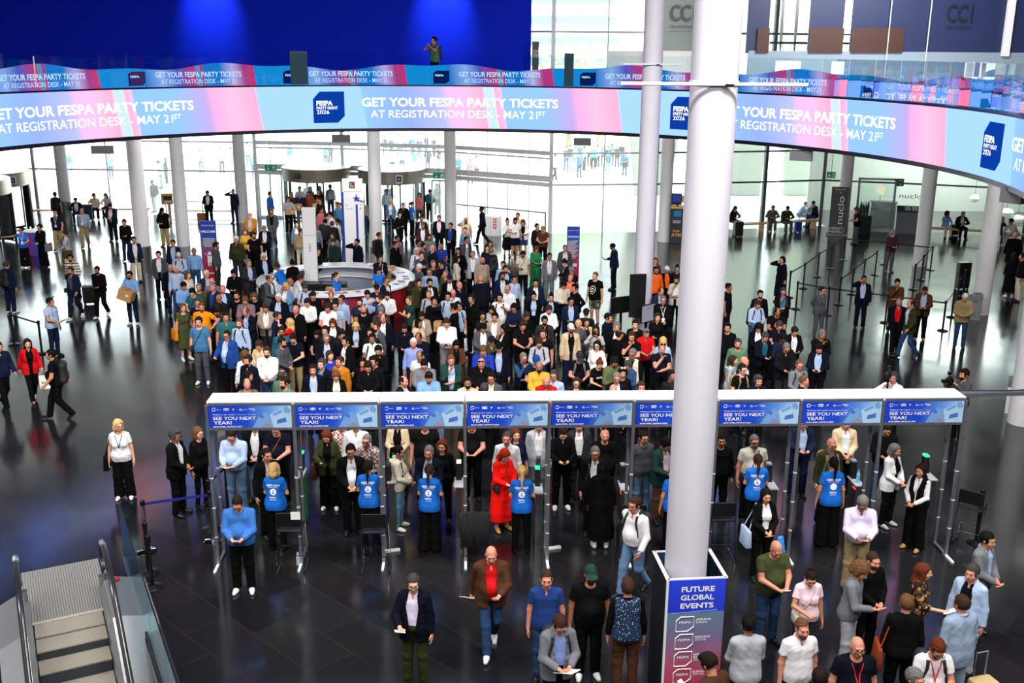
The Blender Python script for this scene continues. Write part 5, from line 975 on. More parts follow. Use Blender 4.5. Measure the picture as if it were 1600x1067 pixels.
# ---- clothes, grown over the same joints
TOPS = {}
def top_mesh(kind, pose, build, lod):
    """tee, polo, shirt, knit, jacket (open, shows the shirt), inner shirt, coat, dress ..."""
    key = (kind, pose, build, lod)
    if key in TOPS: return TOPS[key]
    J = joints(pose, build); up = J['up']; h = (.0115, .016, .021, .032)[lod]; sit = pose in SIT; dz = (.50 if sit else .94) - .94
    B = BUILDS[build]
    pts = np.array([J[k] for k in ('SL', 'SR', 'EL', 'ER', 'WL', 'WR', 'pel', 'N1')])
    lo, hi = pts.min(0) - [.22, .27, .16], pts.max(0) + [.22, .24, .1]
    skirt = kind in ('dress', 'gown', 'coat')
    if skirt: lo[2] = .0; lo[1] = min(lo[1], -.35 if not sit else -.6); hi[1] = max(hi[1], .3)
    s = SDF(lo, hi, h)
    th = {'tee': .012, 'polo': .012, 'shirt': .011, 'inner': .008, 'knit': .016, 'blouse': .018, 'hoodie': .022, 'jacket': .020, 'jackc': .020, 'vest': .018, 'dress': .018, 'gown': .02, 'coat': .03}[kind]
    loose = {'tee': .010, 'polo': .006, 'shirt': .006, 'inner': .004, 'knit': .006, 'blouse': .012, 'hoodie': .012, 'jacket': .014, 'jackc': .010, 'vest': .006, 'dress': .004, 'gown': .012, 'coat': .016}[kind]
    hemz = {'tee': .86, 'polo': .88, 'shirt': .93, 'inner': .93, 'knit': .88, 'blouse': .90, 'hoodie': .86, 'jacket': .78, 'jackc': .84, 'vest': .9, 'dress': .4, 'gown': .24, 'coat': .55}[kind]
    for a, b, ra, rb, k in body_prims(pose, build, 'torso'): s.cap(a, b, ra + th, rb + th + loose, k)
    tuck = kind in ('shirt', 'inner', 'blouse')
    for a, b, ra, rb, k in body_prims(pose, build, 'seat'): s.cap(a, b, ra + th * .6 + (0 if tuck else .022), rb + th * .6 + (0 if tuck else .022), k)
    if not tuck and not sit:
        for q in (-1, 1): s.cap(up((q * .055 * B['wa'], 0, 1.12)), (q * .066 * B['hi'], .012, hemz - .04), .096 * B['wa'] + th + loose, .106 * B['hi'] + th + loose + (.010 if build != 'F' else .004), .05)
    if sit or hemz < .86:
        for n in 'LR':
            a, b = J['H' + n], J['K' + n]; q = .30 if (not skirt or sit) else .5
            if sit: q = .16
            s.cap(a, a + (b - a) * q, .088 * B['hi'] + th + loose, .08 * B['hi'] + th + loose, .06)
    sleeve = {'tee': .60, 'polo': .58, 'dress': .6, 'gown': 2, 'inner': 0, 'vest': 0, 'blouse': 1.4}.get(kind, 2)
    for n in 'LR':
        S_, E_, W_ = J['S' + n], J['E' + n], J['W' + n]; li = B['li']; t2 = th * (.9 if sleeve == 2 else 1.0)
        if sleeve and sleeve <= 1:
            e = S_ + (E_ - S_) * sleeve; d = (E_ - S_) / np.linalg.norm(E_ - S_); s.cap(S_, e + d * .05, .052 * li + t2, .048 * li + t2 + .008, .025, clip=[(e, d)])
        elif sleeve > 1:
            s.cap(S_, E_, .051 * li + t2, .042 * li + t2, .022); f = 1.0 if sleeve == 2 else sleeve - 1
            e = E_ + (W_ - E_) * (f if f < 1 else .97); d = (W_ - E_) / np.linalg.norm(W_ - E_)
            s.cap(E_, e + d * .04, .043 * li + t2, .031 * li + t2 + (.012 if kind == 'blouse' else .004), .025, clip=[(e, d)])
    if skirt and not sit:
        p = J['pel']; fl = {'dress': .19, 'gown': .19, 'coat': .165}[kind]
        zz = np.linspace(p[2], hemz, 6)
        for i in range(5):
            t0, t1 = i / 5, (i + 1) / 5; r0 = .12 * B['hi'] + (fl - .12) * t0; r1 = .12 * B['hi'] + (fl - .12) * t1
            for q in (-1, 1): s.cap((q * .07, .01, zz[i]), (q * .07, .01, zz[i + 1]), r0, r1, .05)
    if sit and skirt:
        for n in 'LR': s.cap(J['H' + n], J['K' + n], .12, .09, .08)
    if kind in ('shirt', 'polo', 'inner', 'jacket', 'jackc', 'coat'):
        r = .070 if kind not in ('jacket', 'coat') else .084; zc = 1.487
        for i in range(14):
            a0, a1 = 2 * PI * i / 14, 2 * PI * (i + 1) / 14
            f_ = lambda a: up((math.sin(a) * r, -math.cos(a) * r * .95 + .004, zc - .032 * math.cos(a)))
            if math.cos((a0 + a1) / 2) > .93: continue
            s.cap(f_(a0), f_(a1), .014, .014, .012)
    s.wrinkle(.0042 if kind not in ('jacket', 'jackc') else .0032, 9, len(kind) + (3 if build == 'F' else 0))
    # neck opening
    nr = {'tee': .080, 'knit': .070, 'hoodie': .075, 'dress': .095, 'gown': .08, 'blouse': .085}.get(kind)
    if nr: c = up((0, -.035, 1.50)); s.ell(c, (nr, nr, nr * .85), None, .012, True)
    else:
        s.cap(J['N0'] + [0, -.01, .02], J['N1'] + [0, 0, .05], .052, .060, .01, True); s.ell(up((0, -.115, 1.445)), (.028, .06, .06), None, .01, True)
    if kind == 'hoodie': s.ell(up((0, .12, 1.44)), (.10, .06, .06), None, .03)
    if kind in ('jacket', 'coat') and lod < 2 and not sit:      # rolled lapels along the front edges
        def front(x, z):
            i = int(round((x - s.lo[0]) / s.h)); k = int(round((z - s.lo[2]) / s.h)); c = np.where(s.F[i, :, k] < 0)[0]
            return s.ax[1][c[0]] if len(c) else -.12
        for q in (-1, 1):
            pts = [(q * x, front(q * x, z) - .004, z) for x, z in ((.070, 1.44), (.078, 1.39), (.088, 1.33), (.086, 1.27), (.080, 1.21))]
            if max(abs(pts[i][1] - pts[i + 1][1]) for i in range(4)) < .05:
                for i in range(4): s.cap(pts[i], pts[i + 1], .013, .013, .008)
                s.cap(pts[1], (pts[1][0] + q * .022, pts[1][1] + .004, 1.40), .011, .008, .006)
    if kind in ('jacket', 'coat', 'vest'):
        Ri = rotx(-math.radians(POSES[pose][4]))
        piv = np.array([0, 0, .94 + dz])
        def opening(X, Y, Z):
            yy = Y - piv[1]; zz = Z - piv[2]; l = math.radians(POSES[pose][4]); cz = math.cos(l) * zz - math.sin(l) * yy + piv[2] - dz; cy = math.cos(l) * yy + math.sin(l) * zz
            w = .018 + .072 * np.clip((cz - .80) / .5, 0, 1) - .028 * np.clip((cz - 1.32) / .16, 0, 1) + (.03 * np.clip((.95 - cz) / .15, 0, 1))
            if kind == 'vest': w = .01 + .05 * np.clip((cz - 1.1) / .3, 0, 1)
            inside = np.minimum(w - np.abs(X), -.012 - cy)
            return np.minimum(inside, .05)
        s.fn(lambda X, Y, Z: opening(X, Y, Z) + 0 * Z)
    if not sit or not skirt:
        nn = np.array([0, 0, -1.0]) if not sit else np.array([0, .3, -1.0])
        s.plane((0, 0, hemz + dz if not sit else .50), nn)
    V, Q = s.nets(); me = np_mesh('garment_' + kind, V, Q, [None])
    TOPS[key] = me; return me
LEGS = {}
def leg_mesh(kind, pose, build, lod):
    key = (kind, pose, build, lod)
    if key in LEGS: return LEGS[key]
    J = joints(pose, build); B = BUILDS[build]; h = (.0115, .016, .021, .032)[lod]; sit = pose in SIT
    pts = np.array([J[k] for k in ('HL', 'HR', 'KL', 'KR', 'AL', 'AR', 'pel')]); lo, hi = pts.min(0) - [.26, .24, .09], pts.max(0) + [.26, .26, .16]; lo[2] = max(lo[2], .0)
    s = SDF(lo, hi, h); th = {'tr': .018, 'jn': .013, 'wd': .02, 'sh': .026, 'sk': .02, 'ls': .007}[kind]
    for a, b, ra, rb, k in body_prims(pose, build, 'seat'): s.cap(a, b, ra + th, rb + th, k)
    s.cap(J['pel'] + [-.058 * B['hi'], 0, .05], J['pel'] + [.058 * B['hi'], 0, .05], .110 * (.5 + .5 * B['wa']) + th, .110 * (.5 + .5 * B['wa']) + th, .04)
    if kind == 'sk' and not sit:
        for i in range(5):
            z0, z1 = .93 - .09 * i, .93 - .09 * (i + 1)
            for q in (-1, 1): s.cap((q * .06, .005, z0), (q * .06, .005, z1), .115 + .012 * i, .115 + .012 * (i + 1), .04)
    else:
        for n in 'LR':
            H_, K_, A_ = J['H' + n], J['K' + n], J['A' + n]
            if kind in ('sh', 'sk'):
                e = H_ + (K_ - H_) * .86; d = (K_ - H_) / np.linalg.norm(K_ - H_); s.cap(H_, e + d * .05, .088 * B['hi'] + th, .072 + th, .03, clip=[(e, d)])
            else:
                k2 = {'wd': .045, 'tr': .018, 'jn': .012, 'ls': .007}[kind]; k3 = {'wd': .075, 'tr': .028, 'jn': .018, 'ls': .008}[kind]
                s.cap(H_, K_, .088 * B['hi'] + th, .058 * B['li'] + k2, .03); d = (A_ - K_) / np.linalg.norm(A_ - K_); e = A_ + d * (.028 if kind != 'wd' else .045) * (1 if kind != 'ls' else -.3)
                s.cap(K_, e + d * .04, .058 * B['li'] + k2, .04 * B['li'] + k3, .03, clip=[(e, d)])
    s.wrinkle(.0042, 10, 2); s.plane(J['pel'] + [0, 0, .075], (0, 0, 1))
    V, Q = s.nets(); me = np_mesh('garment_' + kind, V, Q, [None]); LEGS[key] = me; return me
SHOE = {}
def shoe_mesh(kind, low=False):
    key = (kind, low)
    if key in SHOE: return SHOE[key]
    s = SDF((-.09, -.25, -.105), (.09, .12, .1), .018 if low else .0065)
    if kind == 'heel':
        s.cap((0, .03, -.03), (0, -.06, -.05), .034, .036, .02); s.cap((0, -.06, -.055), (0, -.17, -.07), .036, .018, .02); s.cap((0, .05, -.04), (0, .055, -.09), .012, .006, .01)
        s.ell((0, -.03, .0), (.03, .07, .035), None, .01, True)
    else:
        s.cap((0, .03, -.035), (0, -.08, -.045), .042, .045, .02); s.cap((0, -.08, -.048), (0, -.165, -.055), .045, .034, .02); s.cap((0, .01, -.01), (0, .01, .02 if kind != 'boot' else .07), .045, .046, .02)
        if kind == 'sandal': s.ell((0, -.05, .02), (.03, .16, .05), None, .01, True)
    s.plane((0, 0, -.084), (0, 0, -1)); s.plane((0, 0, .045 if kind != 'boot' else .09), (0, 0, 1))
    V, Q = s.nets(); mid = V[Q].mean(1); me = np_mesh('shoe_' + kind, V, Q, [None, None], (mid[:, 2] < -.062).astype(int)); SHOE[key] = me; return me
HAIR = {}
def hair_mesh(style, low=False):
    key = (style, low)
    if key in HAIR: return HAIR[key]
    s = SDF((-.17, -.22, -.42), (.17, .26, .26), .022 if low else .0075); t = {'st': .015, 'rc': .007, 'cu': .034, 'lg': .016, 'bb': .018, 'pt': .011, 'bn': .011, 'cap': .008, 'bz': .007, 'vl': .019}.get(style, .012)
    s.ell((0, .022, .026), (.074 + t, .096 + t, .093 + t), None, .01)
    if style in ('st', 'vl', 'bz', 'rc', 'pt', 'bn'):
        fz, fy = {'rc': (.075, .02), 'bz': (.064, -.05), 'vl': (.066, -.07)}.get(style, (.062, -.062))
        def cut(X, Y, Z):
            top = (fz + .35 * (fy - Y) * (Y < fy)) - Z + .10 * np.maximum(0, fy + .02 - Y)      # forehead line
            side = np.maximum(-.040 - Y + .22 * (Z - .03), -.050 - Z - .35 * (Y < .02) * (.02 - Y) * -1)   # behind the temples, down to the sideburns and nape
            return np.minimum(np.maximum(top, fy - .05 - Y), side)
        s.fn(cut)
        for q in (-1, 1): s.ell((q * .088, .008, -.014), (.030, .022, .032), None, .006, True)
        s.plane((0, 0, -.058), (0, .25, -.97))
    else:
        hl = {'cap': (-.05, .06)}.get(style, (-.078, .070)); nz = {'lg': -.13, 'bb': -.10, 'cu': -.09}.get(style, -.058)
        dy = .095 - hl[0]; sl = (nz - hl[1]) / dy; nn = np.array([0, sl, -1.0]); nn /= np.linalg.norm(nn); s.plane((0, hl[0], hl[1]), nn)
    if style == 'rc': s.ell((0, -.02, .125), (.05, .10, .05), None, .01, True)
    if style in ('lg', 'bb', 'cu'):
        zb = {'lg': -.27, 'bb': -.115, 'cu': -.07}[style]
        for q in (-1, 1):
            s.cap((q * .066, .0, .05), (q * .076, .012, zb * .55), .030, .034, .03); s.cap((q * .076, .012, zb * .55), (q * .070, .02, zb), .034, .022, .02)
        s.cap((0, .075, .0), (0, .085, zb * .6), .065, .06, .03); s.cap((-.04, .085, zb * .6), (.04, .085, zb * .6), .05, .05, .03); s.cap((0, .085, zb * .6), (0, .08, zb * 1.05), .058, .04, .03)
        s.ell((0, -.075, -.02), (.058, .06, .095), None, .015, True)
    if style == 'vl': s.ell((0, -.05, .10), (.06, .05, .03), None, .03)
    if style == 'pt':
        s.cap((0, .10, .06), (0, .15, .03), .02, .03, .02); s.cap((0, .15, .03), (0, .155, -.12), .03, .024, .02); s.cap((0, .155, -.12), (0, .145, -.26), .024, .010, .02)
    if style == 'bn': s.ell((0, .075, .125), (.042, .042, .038), None, .01)
    X, Y, Z = s.ax[0][:, None, None], s.ax[1][None, :, None], s.ax[2][None, None, :]
    a = (.006 if style == 'cu' else .0034) * (0 if low else 1); f = 90 if style == 'cu' else 120
    s.F = s.F + (a * np.sin(f * X + 40 * Z) * np.sin(f * .8 * Y + 1) * (np.sin(f * .5 * Z) if style == 'cu' else 1)).astype(np.float32)
    V, Q = s.nets(); me = np_mesh('hair_' + style, V, Q, [None]); HAIR[key] = me; return me
def small_head_mesh(kind):
    if kind in HAIR: return HAIR[kind]
    if kind == 'cap':
        s = SDF((-.14, -.25, -.06), (.14, .18, .17), .006); s.ell((0, .02, .03), (.09, .112, .108), None, .01); s.plane((0, 0, .035), (0, .15, -1)); s.ell((0, -.125, .045), (.078, .085, .010), None, .01)
        V, Q = s.nets(); me = np_mesh('cap', V, Q, [None])
    elif kind == 'beard':
        s = SDF((-.11, -.16, -.17), (.11, .06, .03), .006); s.ell((0, -.022, -.036), (.063, .079, .086), None, .01); s.ell((0, -.058, -.088), (.034, .032, .032), None, .02)
        s.plane((0, -.09, -.035), (0, .55, .83)); s.plane((0, .005, 0), (0, 1, 0)); s.ell((0, -.10, -.058), (.024, .03, .008), None, .006, True)
        V, Q = s.nets(); me = np_mesh('beard', V, Q, [None])
    elif kind in ('glasses', 'sunglasses'):
        m = MB()
        for q in (-1, 1):
            m.tube([(q * .033 + .025 * math.cos(a), -.106 + .004 * abs(math.cos(a)), .001 + .019 * math.sin(a)) for a in np.linspace(0, 2 * PI, 13)[:-1]], .0032, 5, closed=True)
            m.tube([(q * .058, -.10, .006), (q * .079, -.06, .008), (q * .08, .0, .004), (q * .079, .025, -.01)], .0028, 5)
            if kind == 'sunglasses': m.add([(q * .033 + .024 * math.cos(a), -.106, .001 + .018 * math.sin(a)) for a in np.linspace(0, 2 * PI, 13)[:-1]], [tuple(range(12))])
        m.tube([(-.009, -.107, .004), (.009, -.107, .004)], .003, 5); me = m.mesh(kind, [None], True)
    HAIR[kind] = me; return me
PAL = {  # clothing colours: sRGB, words
 'black': ('#0b0b0d', 'black'), 'blk2': ('#121216', 'black'), 'char': ('#2a2b30', 'charcoal'), 'navy': ('#141d36', 'navy'), 'dnavy': ('#0c101d', 'dark navy'), 'blue': ('#1d4084', 'blue'), 'royal': ('#1a34a4', 'royal blue'), 'staff': ('#1c68c8', 'bright blue'),
 'ltblue': ('#a6bbda', 'light blue'), 'sky': ('#78a2d6', 'sky blue'), 'white': ('#e2e2e4', 'white'), 'cream': ('#d6cdb9', 'cream'), 'beige': ('#cdb594', 'beige'), 'tan': ('#b08a5c', 'tan'), 'grey': ('#70737a', 'grey'), 'ltgrey': ('#a7aab2', 'light grey'), 'dgrey': ('#4a4c52', 'dark grey'),
 'orange': ('#e08a14', 'orange'), 'hivis': ('#f0641c', 'bright orange'), 'yellow': ('#cf9e36', 'yellow'), 'red': ('#c3161c', 'red'), 'scarlet': ('#f01812', 'scarlet'), 'mustard': ('#b26a1a', 'mustard brown'), 'brown': ('#4c3020', 'brown'), 'rust': ('#8a3d20', 'rust'),
 'olive': ('#40472a', 'olive'), 'dolive': ('#34381f', 'dark olive'), 'green': ('#2a8a55', 'green'), 'teal': ('#215868', 'teal'), 'steel': ('#40729a', 'steel blue'), 'dgreen': ('#1f3a34', 'dark green'), 'sage': ('#56765f', 'sage green'), 'jade': ('#2b6268', 'jade green'), 'khaki': ('#9a8560', 'khaki'),
 'denim': ('#2a4468', 'denim blue'), 'ltdenim': ('#6485a8', 'light denim'), 'pink': ('#e8c9d4', 'pale pink'), 'lilac': ('#dcd0ec', 'pale lilac'), 'mauve': ('#7a6470', 'mauve'), 'coral': ('#e8745c', 'coral'), 'peri': ('#8496d2', 'periwinkle blue'), 'taupe': ('#9d8f80', 'taupe'), 'stone': ('#c9c2b2', 'stone'), 'plum': ('#40242c', 'dark plum'),
 'stripe': ('stripe', 'cream and black striped'), 'plaid': ('plaid', 'plaid'), 'floral': ('floral', 'dark patterned'), 'dots': ('dots', 'navy spotted'), 'camo': ('camo', 'camouflage'), 'check': ('check', 'black and white checked')}
HAIRC = {'black': '#0c0a09', 'dbrown': '#1f1510', 'brown': '#38241a', 'ltbrown': '#63442a', 'blond': '#c9a468', 'red': '#5e2a16', 'flame': '#98200c', 'grey': '#6c6b69', 'white': '#d6d4d0', 'dgrey': '#3c3a38'}
HWORD = {'black': 'black', 'dbrown': 'dark', 'brown': 'brown', 'ltbrown': 'light brown', 'blond': 'blond', 'red': 'reddish', 'flame': 'flame red', 'grey': 'grey', 'white': 'white', 'dgrey': 'dark grey'}
def cloth(c):
    n = 'cloth_' + c
    if n in MATS: return MATS[n]
    v = PAL[c][0]
    if v[0] == '#': MATS[n] = ('cloth', lin(v)); return MATS[n]
    m = mat(n, '#d8d2c4', .85, var=.05, spec=.2); t = m.node_tree; b = t.nodes['Principled BSDF']; tc = [x for x in t.nodes if x.type == 'TEX_COORD'][0]
    rp = N(t, 'ShaderNodeValToRGB'); rp.color_ramp.interpolation = 'CONSTANT'; e = rp.color_ramp.elements
    def ramp(st):
        while len(e) < len(st): e.new(.5)
        for q, (p, h) in zip(e, st): q.position = p; q.color = lin(h) + (1,)
    if v == 'stripe':
        w = N(t, 'ShaderNodeTexWave', wave_type='BANDS', bands_direction='Z'); w.inputs['Scale'].default_value = 3.2; ramp([(0, '#e0d8c8'), (.8, '#1b1b20')])
        t.links.new(tc.outputs['Object'], w.inputs['Vector']); t.links.new(w.outputs['Fac'], rp.inputs[0])
    elif v in ('plaid', 'check'):
        w = N(t, 'ShaderNodeTexChecker'); w.inputs['Scale'].default_value = 22; c1, c2 = ('#8a4a44', '#d8d0cc') if v == 'plaid' else ('#202024', '#e4e0d8')
        w.inputs['Color1'].default_value = lin(c1) + (1,); w.inputs['Color2'].default_value = lin(c2) + (1,)
        t.links.new(tc.outputs['Object'], w.inputs['Vector']); t.links.new(w.outputs['Color'], b.inputs['Base Color']); return m
    else:
        w = N(t, 'ShaderNodeTexVoronoi'); w.inputs['Scale'].default_value = {'floral': 22, 'dots': 34, 'camo': 12}[v]
        t.links.new(tc.outputs['Object'], w.inputs['Vector'])
        if v == 'dots': ramp([(0, '#c8d4e0'), (.22, '#1c2f4c')]); t.links.new(w.outputs['Distance'], rp.inputs[0])
        else:
            s = N(t, 'ShaderNodeSeparateColor'); t.links.new(w.outputs['Color'], s.inputs[0]); t.links.new(s.outputs[0], rp.inputs[0])
            ramp([(0, '#1b1512'), (.45, '#5a3a22'), (.7, '#1c2230'), (.85, '#a87a48')] if v == 'floral' else [(0, '#5a5a44'), (.4, '#2e3228'), (.7, '#8a8468')])
    t.links.new(rp.outputs[0], b.inputs['Base Color']); return m
def hair_mat(c): return ('hair', lin(HAIRC[c]))
SHOEM = {'black': '#101012', 'white': '#e6e6e4', 'brown': '#6a3f22', 'grey': '#6c6e72', 'tan': '#b58a4c', 'navy': '#1c2440', 'silver': '#a8aab0'}
def shoe_mat(c): return ('leather', lin(SHOEM[c]))
SOLEL, SOLED = mat('sole_light', '#dcdad4', .7), mat('sole_dark', '#1a1512', .7)
BLKPL = mat('black_plastic', '#121214', .35); PAPER = mat('white_paper', '#f2f2ee', .7, var=.03); SCREEN = emis('phone_glow', '#b8d4ff', .8)
CARD = mat('cardboard', '#b98a58', .8, var=.12, scale=8); NYLON = mat('black_nylon', '#17181b', .7, var=.2); LENS = mat('dark_lens', '#08080a', .1); REDR = mat('red_ribbon', '#cf1420', .6); WHR = mat('white_ribbon', '#e4e8ee', .6); BLUER = mat('blue_ribbon', '#26407c', .6)
def tinted(name, rough, var, scale, bump, spec):
    """one shared surface that takes its colour from the object wearing it"""
    if name in MATS: return MATS[name]
    m = mat(name, '#808080', rough, var=var, scale=scale, bump=bump, spec=spec); t = m.node_tree; oi = N(t, 'ShaderNodeObjectInfo'); mx = [x for x in t.nodes if x.type == 'MIX'][0]
    for i, k in ((6, 1 - var), (7, 1 + var)):
        sc = N(t, 'ShaderNodeVectorMath', operation='SCALE'); sc.inputs['Scale'].default_value = k; t.links.new(oi.outputs['Color'], sc.inputs[0]); t.links.new(sc.outputs[0], mx.inputs[i])
    return m
TINT = {'cloth': ('woven_cloth', .9, .12, 8, .55, .08), 'hair': ('hair_strands', .7, .3, 60, .4, .12), 'leather': ('shoe_leather', .4, .1, 12, 0, .4)}
VARIANT = {}
def skinobj(o, *ms):
    """give a part its surface; parts of one shape share one mesh"""
    m0 = ms[0]; key = None
    if isinstance(m0, tuple):
        o.color = tuple(m0[1]) + (1,)
        want = SKINM if m0[0] == 'skin' else tinted(*TINT[m0[0]])
    else: want = m0
    me = o.data; rest = list(ms[1:])
    if me.materials[0] is None:
        me.materials[0] = want
        for i, q in enumerate(rest): me.materials[i + 1] = q
        return
    same = me.materials[0] == want and all(me.materials[i + 1] == q for i, q in enumerate(rest))
    if same: return
    key = (me.name, want.name, tuple(q.name for q in rest))
    if key not in VARIANT:
        c = me.copy(); c.materials[0] = want
        for i, q in enumerate(rest): c.materials[i + 1] = q
        VARIANT[key] = c
    o.data = VARIANT[key]
_BV = {}
def bvh_of(me):
    if me.name not in _BV:
        n = len(me.vertices); co = np.empty(n * 3, np.float32); me.vertices.foreach_get('co', co)
        q = np.empty(len(me.polygons) * 4, np.int32); me.loops.foreach_get('vertex_index', q)
        _BV[me.name] = BVHTree.FromPolygons(co.reshape(-1, 3).tolist(), q.reshape(-1, 4).tolist())
    return _BV[me.name]
def on_front(bv, x, z, back=False, off=.006):
    s = 1 if back else -1
    h = bv.ray_cast(Vector((x, s * .8, z)), Vector((0, -s, 0)))
    return Vector((x, (h[0].y if h[0] is not None else s * .13) + s * off, z))
def print_on(bv, geos, back):
    """lettering laid on a shirt: geos of (verts, faces, x, z, material index)"""
    m = MB()
    for vs, fs, x0, z0, mi in geos:
        out = []
        for v in vs: out.append(on_front(bv, -(x0 + v[0]) if back else x0 + v[0], z0 + v[2], back, .005))
        m.add(out, fs, mi)
    return m
def make_backpack_meshes():
    s = SDF((-.22, .0, .85), (.22, .36, 1.55), .011); s.cap((-.07, .17, 1.36), (.07, .17, 1.36), .085, .085, .04); s.cap((-.085, .17, 1.02), (.085, .17, 1.02), .095, .095, .04)
    s.cap((-.08, .17, 1.36), (-.09, .17, 1.02), .08, .095, .04); s.cap((.08, .17, 1.36), (.09, .17, 1.02), .08, .095, .04); s.cap((-.06, .24, 1.1), (.06, .24, 1.1), .055, .055, .03); s.wrinkle(.003, 10, 1)
    V, Q = s.nets(); bag = np_mesh('backpack_bag', V, Q, [None]); m = MB()
    m.tube([(-.03, .13, 1.43), (-.02, .13, 1.49), (.02, .13, 1.49), (.03, .13, 1.43)], .008, 6); hnd = m.mesh('backpack_handle', [None], True)
    return bag, hnd
BPM = None
def strap_mesh(bv, side, w=.045):
    pts = []
    for (x, z, back) in ((.09, 1.34, True), (.095, 1.42, True)): pts.append(on_front(bv, side * x, z, back, .01))
    pts.append(Vector((side * .10, .01, 1.515)))
    for (x, z) in ((.10, 1.44), (.112, 1.36), (.125, 1.28), (.14, 1.2), (.155, 1.12)): pts.append(on_front(bv, side * x, z, False, .010) if z > 1.3 else Vector((side * x, max(on_front(bv, side * x, z).y, -.16), z)))
    pts.append(Vector((side * .18, .02, 1.05)))
    m = MB(); vs = []
    for p in pts: vs += [p + Vector((-w / 2, 0, 0)), p + Vector((w / 2, 0, 0)), p + Vector((w / 2, .004, -.008)), p + Vector((-w / 2, .004, -.008))]
    fs = []
    for i in range(len(pts) - 1):
        a, b = 4 * i, 4 * i + 4; fs += [(a + k, a + (k + 1) % 4, b + (k + 1) % 4, b + k) for k in range(4)]
    m.add(vs, fs); return m
def crossbody_strap(bv, side):
    """a strap from one shoulder across the chest to the other hip, all round the body"""
    sh, hp_ = Vector((side * .09, 0, 1.46)), Vector((-side * .17, 0, .99)); c = (sh + hp_) / 2; u = (sh - hp_).normalized(); L = (sh - hp_).length / 2; pts = []
    for k in range(22):
        a = 2 * PI * k / 22; base = c + u * (L * math.cos(a)); s = -math.sin(a)
        if abs(s) < .25: pts.append(base + u * (.035 * (1 if math.cos(a) > 0 else .3)) + Vector((0, .07 * s, 0))); continue
        p = on_front(bv, base.x, base.z, s > 0, .008); p.y = max(-.2, min(.2, p.y)); pts.append(p)
    m = MB(); m.tube(pts, .010, 6, closed=True); return m
PEOPLE = []; HELD = []
TOPWORD = {'t': 't-shirt', 'p': 'polo shirt', 's': 'shirt', 'k': 'sweater', 'b': 'blouse', 'h': 'hooded top', 'j': 'jacket', 'jt': 'jacket', 'jc': 'zipped jacket', 'v': 'vest', 'd': 'dress', 'g': 'long dress', 'c': 'coat'}
BOTWORD = {'tr': 'trousers', 'jn': 'jeans', 'wd': 'wide trousers', 'sh': 'shorts', 'sk': 'skirt', 'ls': 'slim trousers'}
HSTY = {'st': 'short', 'vl': 'short', 'rc': 'thinning', 'cu': 'curly', 'lg': 'long', 'bb': 'shoulder-length', 'pt': 'ponytailed', 'bn': 'tied-up', 'bz': 'cropped'}
def spec(row):
    a, _, where = row.partition('|'); t = a.split(); r = dict(hx=float(t[0]), hy=float(t[1]), face=float(t[2]), pose=t[3], build=t[4], top=t[5].split('.'), bot=t[6].split('.'), hair=t[7].split('.'), skin=t[8], ex=t[9:], where=where.strip())
    return r
def short_ref(r):
    k = r['top'][0]; c = PAL[r['top'][1]][1]
    if k in ('j', 'jt', 'c', 'v') and len(r['top']) > 2: return f"{c} {TOPWORD[k]} over {PAL[r['top'][2]][1]} shirt"
    return f"{c} {TOPWORD[k]}"
def core(r):
    s = short_ref(r); h = r['hair']; bits = []
    if r['top'][0] not in ('d', 'g') and r.get('showlegs', False): s += f" and {PAL[r['bot'][1]][1]} {BOTWORD[r['bot'][0]]}"
    if h[0] == 'bd': bits.append('bald head')
    elif h[0] == 'cap': bits.append(f"{PAL[h[1]][1]} cap")
    else: bits.append(f"{HSTY[h[0]]} {HWORD[h[1]]} hair")
    return s, bits
def base_scale(r):
    sc = {'M': 1.0, 'F': .95, 'H': 1.01}[r['build']]
    for e in r['ex']:
        if re.fullmatch(r's\d\.\d+', e): sc *= float(e[1:])
    r['sc'] = sc; r['zf'] = float(next((e[1:] for e in r['ex'] if re.fullmatch(r'z-?\d+\.?\d*', e)), 0)); r['hz'] = joints(r['pose'], r['build'])['HC'][2]
